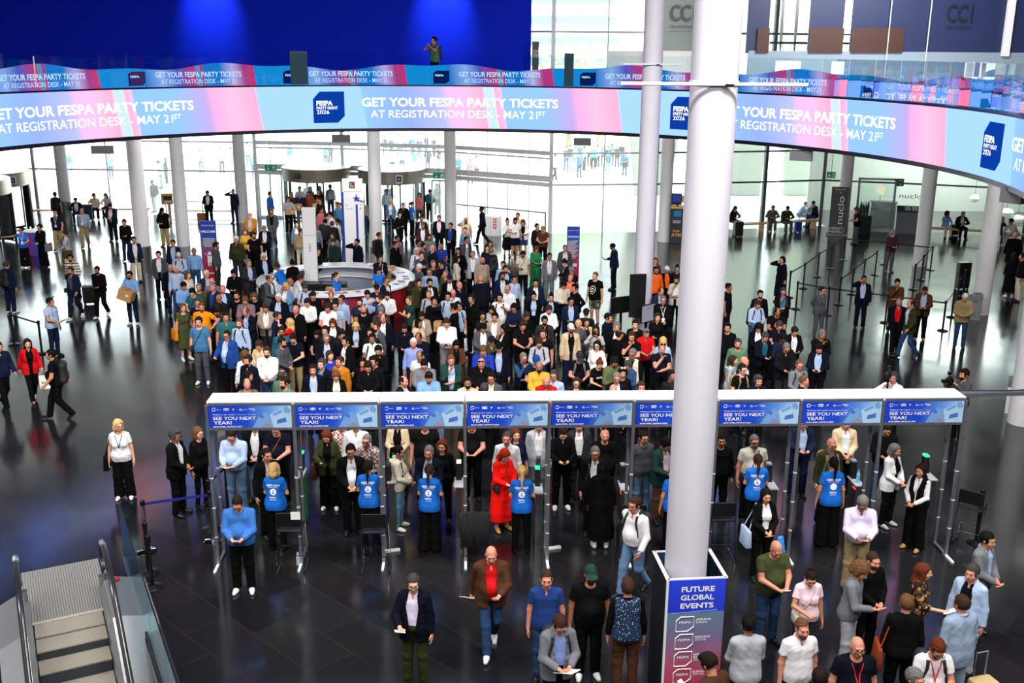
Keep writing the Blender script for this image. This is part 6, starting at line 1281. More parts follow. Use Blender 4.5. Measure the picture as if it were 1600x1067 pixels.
def person(r):
    """one figure: an empty at its feet with body, clothes, shoes, hair and what it wears"""
    pose, build = r['pose'], r['build']; ex = r['ex']; sc, zf = r['sc'], r['zf']
    J = joints(pose, build); hc = J['HC'] * sc; fa = math.radians(r['face']); cs, sn = math.cos(fa), math.sin(fa)
    # heading 0 faces the camera side (-y), 90 faces +x
    p = G(r['hx'], r['hy'], hc[2] + zf) if zf < 3 else atY(r['hx'], r['hy'], 40.0); p = np.array([p[0] - (cs * hc[0] - sn * hc[1]), p[1] - (sn * hc[0] + cs * hc[1]), zf])
    lod = 3 if r['far'] else (0 if p[1] < 19.6 else (1 if p[1] < 37 else 2)); lowres = r['far']
    body, J = body_mesh(pose, build, lod)
    root = empty('person', p, fa, cat='person'); root.scale = (sc,) * 3; r['root'] = root; r['pos'] = p
    o = put('body', body, root); skinobj(o, skin_mat(r['skin']))
    k = r['top'][0]; c1 = cloth(r['top'][1]); c2 = cloth(r['top'][2]) if len(r['top']) > 2 else None
    main = {'t': 'tee', 'p': 'polo', 's': 'shirt', 'k': 'knit', 'b': 'blouse', 'h': 'hoodie', 'j': 'jacket', 'jt': 'jacket', 'jc': 'jackc', 'v': 'vest', 'd': 'dress', 'g': 'gown', 'c': 'coat'}[k]
    tm = top_mesh(main, pose, build, lod)
    nm = {'t': 't_shirt', 'p': 'polo_shirt', 's': 'shirt', 'k': 'sweater', 'b': 'blouse', 'h': 'hooded_top', 'j': 'jacket', 'jt': 'jacket', 'jc': 'jacket', 'v': 'vest', 'd': 'dress', 'g': 'dress', 'c': 'coat'}[k]
    o = put(nm, tm, root); skinobj(o, c1); r['topobj'] = o
    if k in ('j', 'jt', 'c'): skinobj(put('shirt', top_mesh('inner', pose, build, lod), root), c2)
    if k == 'v': skinobj(put('shirt', top_mesh('shirt', pose, build, lod), root), c2)
    if k not in ('d', 'g') or r['bot'][0] != '-':
        if r['bot'][0] != '-':
            bn = {'tr': 'trousers', 'jn': 'jeans', 'wd': 'trousers', 'sh': 'shorts', 'sk': 'skirt', 'ls': 'trousers'}[r['bot'][0]]
            skinobj(put(bn, leg_mesh(r['bot'][0], pose, build, lod), root), cloth(r['bot'][1]))
    sh = next((e[3:] for e in ex if e.startswith('sh:')), 'black'); sk = next((e[3:] for e in ex if e.startswith('sk:')), 'shoe')
    for n in 'LR':
        s = put('shoe', shoe_mesh(sk, lowres), root); s.location = J['A' + n]; skinobj(s, shoe_mat(sh), SOLEL if sh in ('white', 'grey', 'navy') else SOLED)
        if pose in WALK and n == 'L': s.rotation_euler = (math.radians(36), 0, 0)
        elif pose not in SIT: s.rotation_euler = (0, 0, .18 if n == 'L' else -.18)
        else: s.rotation_euler = (0, 0, .1 if n == 'L' else -.1)
    HM = Matrix.Translation(Vector(J['HC'])) @ Matrix(J['RH'].tolist()).to_4x4() @ Matrix.Scale(HS, 4)
    def onhead(name, me, *ms): q = put(name, me, root); q.matrix_local = HM; skinobj(q, *ms); return q
    h = r['hair']
    if h[0] == 'cap':
        onhead('cap', small_head_mesh('cap'), cloth(h[1])); onhead('hair', hair_mesh('cap', lowres), hair_mat(h[2] if len(h) > 2 else 'dbrown'))
    elif h[0] != 'bd': onhead('hair', hair_mesh(h[0], lowres), hair_mat(h[1]))
    if 'gl' in ex: onhead('glasses', small_head_mesh('glasses'), BLKPL)
    if 'sgl' in ex: onhead('sunglasses', small_head_mesh('sunglasses'), LENS)
    if 'sg' in ex:
        q = onhead('sunglasses', small_head_mesh('sunglasses'), LENS); q.matrix_local = HM @ Matrix.Translation((0, .022, .10)) @ Matrix.Rotation(-.55, 4, 'X')
    for e in ex:
        if e.startswith('br'):
            bc = e[3:] or (h[1] if h[0] not in ('bd', 'cap') else 'dbrown'); onhead('beard', small_head_mesh('beard'), hair_mat(bc))
        if e.startswith('lan'):
            rb = {'lan:r': REDR, 'lan:b': BLUER}.get(e, WHR); bv = bvh_of(tm); m = MB()
            zb = 1.16 if pose not in SIT else .8; pts = []
            if pose not in SIT:
                for t in np.linspace(-1, 1, 15): pts.append(on_front(bv, .072 * t * (.55 + .45 * abs(t)), zb + (1.45 - zb) * abs(t) ** 1.0, False, .008))
                m.tube(pts, .0075, 5); ln = m.build('lanyard', rb, root); b = MB(); q = on_front(bv, 0, zb - .06, False, .012); b.box((0, q.y, zb - .065), (.085, .004, .115)); b.build('badge', PAPER, ln)
    MW = Matrix.Translation(Vector(p)) @ Matrix.Rotation(fa, 4, 'Z') @ Matrix.Scale(sc, 4); r['MW'] = MW
    def held(name, me, cat, label, M=None, **kw):
        q = put(name, me); q.matrix_world = MW @ (M or Matrix()); HELD.append((q, cat, label, r)); return q
    hand = lambda n: Vector(J['W' + n] + (J['W' + n] - J['E' + n]) / np.linalg.norm(J['W' + n] - J['E' + n]) * .10)
    both = (hand('L') + hand('R')) / 2
    for e in ex:
        if e in ('bp', 'bpl', 'bpk'):
            global BPM
            if BPM is None: BPM = make_backpack_meshes()
            cc = {'bp': NYLON, 'bpl': cloth('grey'), 'bpk': cloth('khaki')}[e]; upM = Matrix.Translation((0, 0, J['N0'][2] - 1.44))
            b = empty('backpack'); b.matrix_world = MW @ upM; HELD.append((b, 'backpack', {'bp': 'black backpack worn by', 'bpl': 'grey backpack worn by', 'bpk': 'khaki backpack worn by'}[e], r))
            skinobj(put('bag', BPM[0], b), cc); skinobj(put('handle', BPM[1], b), cc)
            if pose not in SIT:
                bv = bvh_of(tm)
                for s_ in (1, -1): q = strap_mesh(bv, s_).build('strap', cc, b); q.matrix_local = upM.inverted()
        if e.startswith('cb'):
            c_ = cloth(e[2:]) if len(e) > 2 else NYLON; bv = bvh_of(tm)
            b = empty('crossbody_bag'); b.matrix_world = MW; HELD.append((b, 'bag', f"{PAL[e[2:]][1] if len(e) > 2 else 'black'} crossbody bag worn by", r)); m = MB(); m.box((-.20, -.10, .96), (.07, .19, .15)); m.build('pouch', c_, b, True, .02)
            crossbody_strap(bv, 1).build('strap', c_, b, True)
        if e.startswith('tote') or (e.startswith('hb') and ':' in e):
            cn = e.split(':')[1]; c_ = cloth(cn); m = MB(); b = empty('shoulder_bag' if e[0] == 't' else 'handbag'); b.matrix_world = MW
            x = .30; y = .02; mx_ = -1 if 'r:' in e[:4] else 1; zt = 1.0 if e[0] == 't' else 1.02
            m.add([(x - .06, y - .17, zt - .34), (x + .06, y - .17, zt - .34), (x + .06, y + .17, zt - .34), (x - .06, y + .17, zt - .34), (x - .03, y - .19, zt), (x + .03, y - .19, zt), (x + .03, y + .19, zt), (x - .03, y + .19, zt)], [(0, 1, 2, 3), (4, 7, 6, 5), (0, 4, 5, 1), (1, 5, 6, 2), (2, 6, 7, 3), (3, 7, 4, 0)])
            m.v = [(mx_ * v[0], v[1], v[2]) for v in m.v]; m.build('pouch', c_, b, True, .025); m = MB(); m.tube([(mx_ * x, y - .12, zt - .02), (mx_ * .21, -.05, 1.3), (mx_ * .165, .0, 1.50), (mx_ * .2, .06, 1.3), (mx_ * x, y + .12, zt - .02)], .011, 6); m.build('strap', c_, b, True)
            HELD.append((b, 'bag', f"{PAL[cn][1]} {'shoulder bag' if e[0] == 't' else 'handbag'} carried by", r))
        if e == 'phone' or e == 'phonew':
            m = MB(); ci = BLKPL if e == 'phone' else PAPER
            if pose in ('ph', 'si', 'wp'): M = Matrix.Translation(both + Vector((0, -.045, .05))) @ Matrix.Rotation(-.5, 4, 'X')
            elif pose == 'up': M = Matrix.Translation(both + Vector((0, -.03, .05))) @ Matrix.Rotation(1.57, 4, 'X')
            elif pose == 'hi': M = Matrix.Translation(hand('R') + Vector((0, -.03, .03))) @ Matrix.Rotation(1.57, 4, 'X')
            elif pose == 'er': M = Matrix.Translation(hand('R') + Vector((.035, -.0, -.05))) @ Matrix.Rotation(1.57, 4, 'Y') @ Matrix.Rotation(.3, 4, 'Z')
            else: M = Matrix.Translation(hand('R') + Vector((.0, -.04, .05))) @ Matrix.Rotation(-.5, 4, 'X')
            m.box((0, 0, 0), (.075, .15, .009)); me = m.mesh('phone', [ci], bevel=.003); held('phone', me, 'phone', ('dark' if e == 'phone' else 'white') + ' phone held by', M)
        if e.startswith('paper') or e.startswith('book'):
            m = MB(); M = Matrix.Translation((both if pose in ('ph', 'hf', 'si') else hand('R')) + Vector((0, -.06, .035))) @ Matrix.Rotation(-.5, 4, 'X') @ Matrix.Rotation(.3, 4, 'Z')
            w, t_ = (.15, .21), .004 if e[0] == 'p' else .012
            if e[0] == 'p': m.add([(-.07, -.1, 0), (.07, -.1, 0), (.07, -.03, .008), (-.07, -.03, .008), (.07, .04, .004), (-.07, .04, .004), (.07, .11, .02), (-.07, .11, .02)], [(0, 1, 2, 3), (3, 2, 4, 5), (5, 4, 6, 7)]); m.add([(v[0], v[1], v[2] - .003) for v in m.v[:8]], [(3, 2, 1, 0), (5, 4, 2, 3), (7, 6, 4, 5)])
            else:
                for q in (-1, 1): m.add([(0, -.1, 0), (q * .14, -.1, .03), (q * .14, .11, .03), (0, .11, 0), (0, -.1, -.012), (q * .14, -.1, .02), (q * .14, .11, .02), (0, .11, -.012)], [(0, 1, 2, 3), (7, 6, 5, 4), (0, 4, 5, 1), (1, 5, 6, 2), (2, 6, 7, 3)])
            held('leaflet' if e[0] == 'p' else 'booklet', m.mesh('sheet', [PAPER]), 'leaflet', ('white leaflet held by' if e[0] == 'p' else 'open white booklet held by'), M)
    PEOPLE.append(r); return root
# ------------------------------------------------------------------ the people: where each head is seen, heading (0 = to the camera side), pose, build, clothes
PAL.update({'bluegrey': ('#8fa0b8', 'blue grey'), 'indigo': ('#223c76', 'indigo blue'), 'moss': ('#58613a', 'moss green'), 'rose': ('#b5606c', 'dusty rose'), 'corn': ('#3a6db4', 'cornflower blue')})
ROWS = """
33 359 10 pt F t.staff wd.black bn.black m lan sh:white gl *staff pointing at left|arm stretched out beside the left revolving door
61.5 355 -20 hf M s.black wd.black st.black m tote:grey|grey bag on shoulder, beside the printed counter at far left
86 334 5 wk M p.navy tr.khaki bz.grey r lan|khaki trousers and badge, left of the first pillar with collar
128 330 10 wk H s.bluegrey tr.khaki rc.grey r lan *blue grey shirt|striding in khaki trousers right of the first pillar
~101 366 -70 hf F k.ltgrey wd.white bn.dbrown f hb:brown|white trousers, looking left below the first pillar
172 322.5 0 ph H j.navy.pink tr.dnavy st.dbrown r lan:r|red lanyard, walking in front of the left window bench
194 347.5 5 wp M k.black jn.navy st.dbrown r *plain black sweater at left|walking left of the second pillar
209 375 30 st M j.navy.white tr.cream st.dbrown m|half hidden by the second pillar
~118 313 15 si M j.dnavy.white jn.navy st.black f|sitting on the far left bench with bowed head
~86 304 180 st M t.black tr.black st.black m bp|back turned, mostly hidden by the first pillar
147 306 20 sj M t.cream tr.black st.black m sh:white *cream t-shirt sitter|sitting on the far left bench by the green suitcase
~165 306 0 si F s.ltgrey tr.black lg.black f|sitting on the far left bench beside the cream t-shirt
~237 284 -90 st M jc.denim jn.ltgrey rc.grey r bp|pale jeans, standing sideways at the left window
253 329.5 -10 ph H jc.black tr.khaki cap.black r *black cap at left|khaki trousers, between the second and third pillars
324 302 5 ph M j.dnavy.white tr.dnavy st.dbrown r|at the white railing by the window
364 298.5 -15 er M s.navy jn.navy bd t|leaning at the fourth pillar with a hand to the head
391 336.5 0 hf H j.mustard.ltgrey tr.char bd r br:white *mustard brown jacket|bald with white beard, far behind the welcome banner
~383 363 10 st F b.yellow tr.black bb.ltbrown f *yellow blouse|beside the person in a black t-shirt
397 368 0 rd H t.black tr.black st.dbrown r br *big black t-shirt at left|arm held out, in front of the yellow blouse
413 357.5 5 ph M j.dnavy.white tr.dnavy st.grey r
369 374.5 -5 st H jc.dolive tr.char st.white r *dark olive jacket|right of the welcome banner
338 384 90 st M jc.dgrey tr.char vl.dbrown r br|sideways close beside the welcome banner
303 393 15 st M s.sky jn.denim bz.grey t *sky blue shirt|left of the welcome banner
270 380 5 st M j.navy.ltblue jn.navy st.dbrown r
279 400 10 ph M s.ltblue jn.denim bz.white r bp paper br:white
247.5 398 10 st M j.dgrey.white tr.black st.black f *dark grey jacket right of second pillar|right of the second pillar
266 419 25 st H j.dnavy.ltblue jn.navy rc.grey r *big navy blazer at left|big figure below the second pillar
275 421 10 st M s.ltblue jn.denim rc.white r
~294 430 60 st F b.cream jn.denim lg.ltbrown f *cream blouse at left
~323 428 40 st M j.navy.ltblue jn.navy st.white r sg
~331 440 10 st M k.mauve tr.black bd r gl
287 447 40 ph M s.sky jn.navy st.black m
300.5 457 -10 ph M t.teal tr.black st.black f cb
310.5 449 15 st H t.olive tr.black bz.grey r br:grey *olive t-shirt
~333 449 -20 st M j.navy.blue tr.black bz.grey r
348 452 20 st H j.navy.ltblue tr.black rc.grey r
~342 466 -20 st M j.black.navy tr.black bd t gl
365 427 0 ph M s.black tr.black st.black m *black shirt left of desk
388.5 411 40 rd M j.char.ltblue tr.char st.grey r paper *charcoal suit with paper|reading a paper left of the round desk
412 401 30 st H j.black.ltblue tr.black st.white r gl
370 462 -5 st M t.black tr.black bz.dbrown r br:dbrown
383 470 0 ph H s.mauve tr.black st.ltbrown r
397 464 0 ph F t.black tr.black lg.ltbrown f gl
10.5 414 165 st M jc.navy tr.navy st.dgrey r bp sh:white|seen from behind with a backpack at the left edge
110 403 5 wk M k.stripe tr.black vl.dbrown m br cb *striped sweater|walking in behind the grey t-shirt
110 423 -12 wk M jt.navy.dgrey jn.navy st.brown r br cb sh:white *open navy jacket at left|white shoes, in front of the striped sweater
151.5 422 -5 wp M k.black tr.black bz.black t br:black sh:white|cropped hair and beard, walking right of the black suitcase
202 430 -5 bx M s.sky jn.navy st.black m br:black gl sh:white *cardboard box carrier at left|carrying a taped cardboard box at left
79 472 70 rd M p.ltblue jn.navy st.dbrown m sg|reading a tablet sideways near the left barrier posts
43 537 35 wk F j.red.black tr.black lg.dbrown f sk:heel *red jacket at left|walking in high heels at left
-2 542 50 wk M jc.navy tr.black st.brown r|cut by the left edge, red bag on the back
79 554 -75 wk H p.black tr.black st.black m bp|striding left with a backpack
286 481 40 st F d.olive -.x lg.ltbrown f hbr:orange sh:white *long olive dress|orange handbag, at the left end of the crowd
315 480 0 hp H p.orange jn.denim st.ltbrown r br *orange polo|hand on hip at the left of the crowd
310.5 503 5 st M t.steel tr.dgrey st.dbrown f cb sh:white s1.05 *steel blue t-shirt|tall, in front of the orange polo
341 481 180 st F b.floral tr.black cu.dbrown m
353 495.5 15 st H p.jade jn.navy st.dbrown r *jade green polo
374 505 -10 st M s.ltblue jn.navy st.ltbrown f br bp
354 524 -20 rd H j.blue.ltblue tr.black bz.dbrown m gl paper *bright blue blazer|holding white papers, front left of the crowd
384.5 488 -25 ph M j.dnavy.ltblue tr.dnavy rc.ltbrown r gl
415 482 0 ph M j.taupe.white tr.char bz.brown m
382 554 -150 st F k.white tr.black lg.ltbrown f
387 563.5 -25 st M jc.dnavy tr.black st.dbrown r br *navy zip jacket front left
~388.5 588 90 st F k.black tr.black lg.black m
~386 600 20 st M s.check tr.black rc.dgrey r bp *checked shirt
417 550 0 hf H s.white jn.denim st.brown f br *big white shirt with beard
405 540 -20 ph M jc.beige tr.khaki st.brown r
441.5 535 60 hf M k.dgrey tr.olive st.dbrown m br
458 529 0 ph M t.dnavy tr.khaki st.dbrown f br phone
440 518 5 st M k.teal tr.black st.dbrown t br *teal sweater
434 494 80 st M j.navy.navy tr.black st.brown r br
452 504 -100 up F d.red -.x lg.blond f phonew *red dress photographing
462 484 -10 st M jt.black.black tr.black bd r
480 473 0 ph M s.white tr.black st.dbrown f phone *white shirt with phone
489 462 5 ph M k.black tr.black st.dbrown r
512 481 0 ph M t.white tr.char st.brown r *white t-shirt left of centre
524 478 -5 st M t.ltblue tr.char st.dbrown f gl
533.5 468 -30 st M s.ltblue tr.navy st.brown r gl
~517.5 462 5 ph M s.black tr.black rc.brown r
~520 505 0 ph F jt.black.white tr.black bb.red f *reddish curls left of centre
510 529 15 st M j.dnavy.ltblue tr.black bz.grey r gl
496 523 -20 ph F t.black tr.black lg.dbrown f
~508 517 -5 st M j.black.black tr.black st.black m
~534 522 40 ph M jc.black tr.black st.black m
~515.6 555.6 40 st F b.royal tr.black lg.brown f *royal blue blouse
530.6 565 -35 st H k.mustard tr.black bz.brown r *mustard sweater|front row left of centre
502.5 569 -20 st M j.dnavy.steel tr.black st.dgrey f
489 578 10 st M j.dnavy.ltblue tr.dnavy st.dbrown r
525 587.5 10 ph F j.black.cream tr.black bb.ltbrown f
~441.5 586 150 st M jc.sage tr.black rc.dgrey r
444 598 -40 st M k.sage tr.black st.dbrown r br
540 533 -40 st M j.black.white tr.black st.black m
433 417 -110 ln F t.staff tr.black bn.brown t *staff leaning left of desk|bun, leaning on the left side of the round desk
456.5 411 200 st F k.black tr.black bn.black m
470 435 110 ln M s.white jn.denim st.brown r *white shirt reaching over desk|reaching across the round desk counter
~454 440 100 st M s.white tr.navy bd t
446 448 -20 hf F jt.ltdenim.white jn.denim bb.blond r gl *denim jacket at desk
477 450.6 5 ph M p.ltblue tr.navy st.dgrey r gl bp
435 465 -5 st H j.dnavy.ltblue tr.dnavy st.white r *white hair below desk
421 435.6 70 rd M j.dgrey.white tr.black rc.dgrey m bp
~309 473 5 st M t.black tr.black st.dgrey r gl
~526 431 75 st F t.staff tr.black pt.brown f *ponytailed staff inside desk|ponytail, standing inside the round desk on the left
594 404 30 hf H s.dnavy tr.black st.black m lan *navy shirt at desk|standing at the right rim of the round desk
592 423 10 ph F t.staff tr.black bn.dbrown m *bowed staff inside desk|head bowed, inside the round desk on the right
~603 439 60 st M j.dnavy.white tr.black bz.dgrey m sgl
~588.5 450.6 10 st M jc.dnavy tr.black cap.black r
~574 460 20 ph M s.ltblue tr.navy st.dbrown r
~562 473 0 st M p.navy jn.navy st.dbrown f gl br
568 483.5 10 st M t.black tr.black bd r br:brown sg
~592 467.5 -60 er M t.indigo tr.black st.brown f br *indigo t-shirt
605 462 10 ph M s.white tr.black st.dbrown f br:black
639 469 -60 cr M p.dgreen tr.black bz.ltbrown f *crossed arms in green|arms crossed, right of the round desk
~595 486 5 ph M t.plum tr.black st.grey r bp
599 497.5 -10 st M j.dnavy.white tr.dnavy rc.brown r
588 510.6 -35 st M j.dgrey.ltblue tr.char st.brown r br
~579 520 -20 st M jc.black tr.black st.black m
556 510.6 0 ph F j.black.ltblue tr.black lg.blond f *long blond hair left of centre
~556 498 5 st M k.black tr.black st.black t
581.6 529 0 st M p.white tr.char st.black t bp *white polo
591 548 0 ch M jc.black tr.black vl.black m br
585 565 -40 st M s.dnavy tr.black st.black m
566.6 567 10 st F jt.black.red tr.black bb.black m
575 573 5 ph M s.black tr.black st.dbrown r paper *black shirt with leaflet in front row
632 513 5 ph M s.dnavy tr.black st.dbrown r br
654 528 -10 ph H k.dnavy tr.black rc.dbrown t
646 536 0 st M s.peri tr.navy bz.white r *periwinkle shirt
656 555.6 -15 st M t.white tr.black rc.dbrown t
663 570 0 ph H k.grey tr.black st.black f gl
670 590 10 ph H p.sky tr.navy st.dbrown r sg br *sky blue polo in front row
631 596 60 st M j.dnavy.pink tr.dnavy rc.dbrown r
655 505 50 st F c.beige.beige tr.black lg.black t *beige trench coat
659 494 10 ph M j.taupe.white tr.char st.dbrown m
678 470 30 st M k.black tr.black st.black m
698 505 0 ph H s.white tr.grey bz.brown r phone *big white shirt in centre
708 481 -100 bx M t.black tr.black st.black m *box carrier in centre|carrying a small carton in the centre of the crowd
715.6 478 20 st M t.ltblue tr.black st.black m bp
700 463 -10 hf M s.ltblue jn.navy st.black m bp *light blue shirt in centre
~708 458 20 st M s.white tr.navy bd r gl
737 466.6 -40 st M s.black tr.black st.black m s1.03 *tall black shirt in centre
~670 460 -10 st M s.ltgrey tr.black bz.grey r sg bp
655 442 20 st M jc.dolive tr.black st.dbrown r
~643 445 160 st F jt.black.rust tr.black lg.brown f
671 425 -5 st H s.bluegrey jn.denim bz.ltbrown r gl *blue grey shirt in centre
671.6 442 20 st M j.black.white tr.black st.black m br
~654 418 -60 st M jc.dgrey tr.black st.white r
~663 412 150 st M k.black tr.black vl.dbrown m
~677 413 20 st M k.black tr.black st.grey r
~689 412 -60 ch M t.black tr.black vl.dbrown r
~696 428 -30 st M s.olive tr.black bz.grey r
702.5 435.6 10 st M j.black.white tr.black cap.navy r br:grey *navy cap
718 446 40 st M s.dnavy tr.black bd r
714 405 100 st F k.cream tr.black bb.dbrown f *cream sweater
754 407.5 30 st H t.taupe tr.char bd r br:dbrown gl *taupe t-shirt
751 436.6 185 st H j.dnavy.white tr.dnavy bd r *bald navy suit from behind|seen from behind, below the taupe t-shirt
785 431 15 st M j.navy.white tr.navy st.dbrown t br
~790 420.6 20 st M j.navy.ltblue tr.navy st.dbrown m br
~786 414 -10 st M s.ltblue tr.navy st.brown r
793 451.6 -20 st M s.white tr.char rc.grey r gl
781 464.7 0 ss M t.white tr.char st.black m bp *white t-shirt with strap
~768 484 -20 ph F b.ltgrey tr.black lg.black m
~754 494 10 st F t.black tr.black bb.black m gl
773 495.6 -10 st M jt.taupe.white tr.black vl.black m
755 512.5 10 ph M jt.dgrey.white tr.black vl.black m
787 514 -70 ch F jt.black.white tr.black bb.black m
~768 533 0 st M jc.dolive tr.black cap.black m
780 543 -5 st M j.dnavy.ltblue tr.char cap.black f gl *black cap with light blue collar
755 548 0 ph H k.royal tr.black st.ltbrown r bp *royal blue sweater
752 568 0 ph H jt.black.black tr.black bd r sg phone *leather jacket with sunglasses on head
768 591 -20 st M j.dgrey.cream tr.black st.black m gl
705 563 5 ch H j.dgreen.ltblue tr.khaki bz.ltbrown r *dark green blazer
713 539 0 ph F c.brown.black tr.black lg.black m
731 598 0 st M jc.beige tr.black bz.black t br:black
757 607 180 st M jt.dgrey.check tr.black st.dgrey r
803 436.6 30 st M s.ltblue tr.navy st.dbrown r gl
837 442 0 st M j.navy.white tr.dnavy st.black m
803 480.6 -10 ph F k.navy tr.black bb.black m
834 463 0 st F j.black.ltblue tr.black bn.black m lan *suit with lanyard
861 465 0 st F j.dnavy.ltblue tr.black bn.black m
881 446 20 ph M s.cream tr.black vl.black m *cream shirt
898 450 -60 hp M k.black tr.black vl.black m
~891 435 -10 st M p.coral jn.denim bd r sg *coral polo
~893 423 20 st M t.black tr.black cap.grey r
892 471 10 rd M j.navy.ltblue tr.navy st.black m gl lan paper *navy suit with white paper
930 431 -35 st H t.black sh.camo bz.ltbrown f *graphic black t-shirt|camouflage shorts, standing alone left of the slim pillar
858 484 10 ph M s.white tr.black st.brown r br *white shirt right of centre
851 501 5 st M jt.char.black tr.black st.black t br:black
823 494 25 ph M s.black tr.black st.brown t
817 509 15 ph H p.black tr.black bz.brown r phonew
849 522 -20 st M t.black tr.black bz.brown r
842.5 536 0 ph M s.ltgrey tr.black st.brown r br bp *light grey shirt with backpack
818 559 25 ch M v.dnavy.denim tr.black bz.grey r gl br:grey *navy vest
842.5 573 0 hf H s.yellow tr.black bd t br:black *yellow shirt|bald with black beard, front row centre
838 564 5 ph M t.navy tr.black cap.blue m
853.7 597 0 ph M jc.red tr.black bd r gl bp *red zip jacket
865 587 -10 st M s.ltblue tr.black st.dgrey r gl
892 513 10 st M jt.beige.black tr.navy cap.stone f br gl *beige jacket and cap
904 507 0 st F jc.dgrey tr.black st.blond r
~916 489 170 st M k.black tr.black cap.black m
~916 504 20 st F c.beige.black tr.black lg.dbrown m
931 516 -10 up F b.ltgrey tr.black lg.dbrown t phone *photographing with phone right of centre
951 496.6 60 st M jc.dnavy tr.black st.black m
964 511 -10 st M j.black.white tr.black st.grey r
993 507 -20 st M k.black tr.black vl.dbrown f
968 523 120 st M k.black tr.black rc.dbrown r
987 526 -10 ch M t.black tr.black st.brown r
1010 521 10 ph M p.red tr.black bz.grey r sg phonew *red polo
1027 496 0 rd F s.black tr.black lg.brown f *long hair black shirt at right
1036 469 0 hf H jc.black tr.black bz.grey r gl lan *black zip jacket with lanyard
~1033 456 20 ph M j.navy.ltblue tr.navy rc.brown r
1057 437.5 -20 ch M j.stone.white tr.black st.dbrown m br
1025 422.5 10 st M k.hivis tr.black st.dbrown r br gl *bright orange sweater
1042 421.6 10 st M jt.black.hivis tr.black cap.white r br:grey *white cap with orange
~1058 420 -10 st F k.black tr.black bn.black m
~1024 408 0 st F k.brown tr.black lg.red f gl
957 386 -110 pl M jc.navy tr.dnavy st.black t phone|alone on the bright floor, sideways with a phone
933 540 -20 st F b.white tr.ltgrey bb.black f gl *white blouse
906 557.5 5 ph M t.black tr.black cap.char r br bpl phone *charcoal cap
937 569 20 ph F t.black tr.black bn.red f phone *black t-shirt with reddish bun
960 566 20 ph M k.moss tr.black st.black t gl *moss green sweater
988 553 -30 st M v.cream.black tr.black st.grey t gl br:grey *cream vest
981 571 -40 ph F jc.denim tr.black st.dgrey m
973 583 0 st F k.black tr.black cu.black m sg
963.6 591 0 st M j.dnavy.white tr.black st.grey r gl
~900.6 598 0 st F k.black tr.black lg.brown f gl
1034 545 10 ch H p.dnavy tr.black rc.grey r br:grey sg *navy polo hand at chin
~1036 533 170 st F b.ltblue jn.denim lg.blond f
~1050 587 20 st M s.black tr.black st.black t
1002 605 0 st M k.char tr.black st.brown r
1049 607 180 st M k.black tr.black vl.dbrown m
958 610 0 st M k.mauve tr.black bd r
~422 304 60 st F t.staff tr.black bn.black m *staff at left doors|standing by the glass door under the left exit sign
450 311.6 20 bx M s.ltgrey tr.black st.dbrown m *grey shirt with box|carrying a box in from the revolving door
~468 304 0 bx H k.navy tr.grey bd r br:grey gl
424 331 0 wk M jt.dgrey.black tr.dgrey vl.ltbrown r gl br *dark grey jacket walking in|walking in below the left exit sign
~455 304 10 st F k.brown tr.black lg.dbrown m
~480 289 0 st M t.white jn.denim cap.beige m
~468 295 5 st M s.ltblue jn.denim st.dbrown m
~482.7 303 0 st M s.rust tr.black st.black t
~484.5 295 -10 st F k.plum jn.denim lg.black m
~497 299 10 st M t.black tr.black st.black m
516 292 30 st M s.ltgrey jn.denim st.brown r
~495.6 313 20 st M s.beige tr.khaki st.brown r
~500 314 -30 st M k.black tr.black st.brown r
~502 328.5 60 st M s.rose tr.black st.black t *dusty rose shirt
~511 337.5 100 st M s.ltblue tr.black st.black m
~516 335 -100 st M t.white tr.black st.black m
508.6 346.5 170 st M k.char tr.black st.black m
~519 350 190 st M j.dnavy.white tr.dnavy bz.brown r
~526 319.5 -60 st F k.black tr.black bb.ltbrown f lan:r
~526.6 346.5 -90 st M t.white tr.black st.black m
493 354 170 st M s.grey jn.navy st.dgrey r
~464 351 10 st F jt.ltdenim.white tr.black bn.dbrown f
~468.6 360 180 st F k.khaki tr.cream pt.brown f *khaki sweater from behind|ponytail, back turned left of the slim totem
~520 369 -30 st M jc.grey tr.black st.dbrown m
520 378 -40 st M jc.dgreen tr.black cap.dgreen r bp *dark green cap
496.5 392.6 60 st F k.black tr.black bb.brown f
557.5 378.5 -40 er M jc.dnavy tr.black st.black m br *navy jacket on phone behind desk
~593 368 80 st M jc.black tr.black st.brown r bp *black backpack beside fifth pillar|sideways beside the middle pillar
~621 373 40 st M s.mauve tr.black st.black t
618 382 60 st M c.black.black tr.black st.dbrown r gl
610 315.5 0 wk F jt.ltdenim.white jn.navy bb.blond f sgl cbrust *denim jacket coming in|sunglasses and rust bag, coming from the right revolving door
624.5 335 20 wp F k.black tr.black cu.dbrown f phonew
630 321 0 wk M jc.black tr.black bz.brown r
644 319 120 st F t.staff tr.black pt.brown f hb:red|ponytail and red bag, beside the right revolving door
~567 316 20 st M s.taupe jn.denim st.brown r
~560 326 60 st M t.black tr.black st.black m
~604 300 0 wk M s.ltblue jn.denim st.dbrown m
~606 291 0 wk M t.steel jn.denim st.black t
~658.5 342 10 st M j.black.white tr.black st.black t gl
~660.7 337 180 st M t.white tr.char st.dbrown m
660.7 353 0 st M j.plum.white tr.char st.dgrey t *dark plum jacket
686 341 0 st M j.dnavy.pink tr.dnavy st.dgrey r br:dgrey lan:r *navy suit with red lanyard
704 353 -15 hf M j.dnavy.blue tr.black st.dbrown r gl *navy suit with blue shirt
~727.6 344 0 er M t.beige tr.khaki bd t br:black *beige t-shirt on phone
~726.5 360 -10 st F s.ltdenim tr.black pt.dbrown f
729 375 40 st M s.dgrey tr.black st.black m gl bp
716 392 -10 st F k.black tr.black lg.black m
~671 371 10 st M k.grey tr.black st.dbrown m br *grey sweater behind
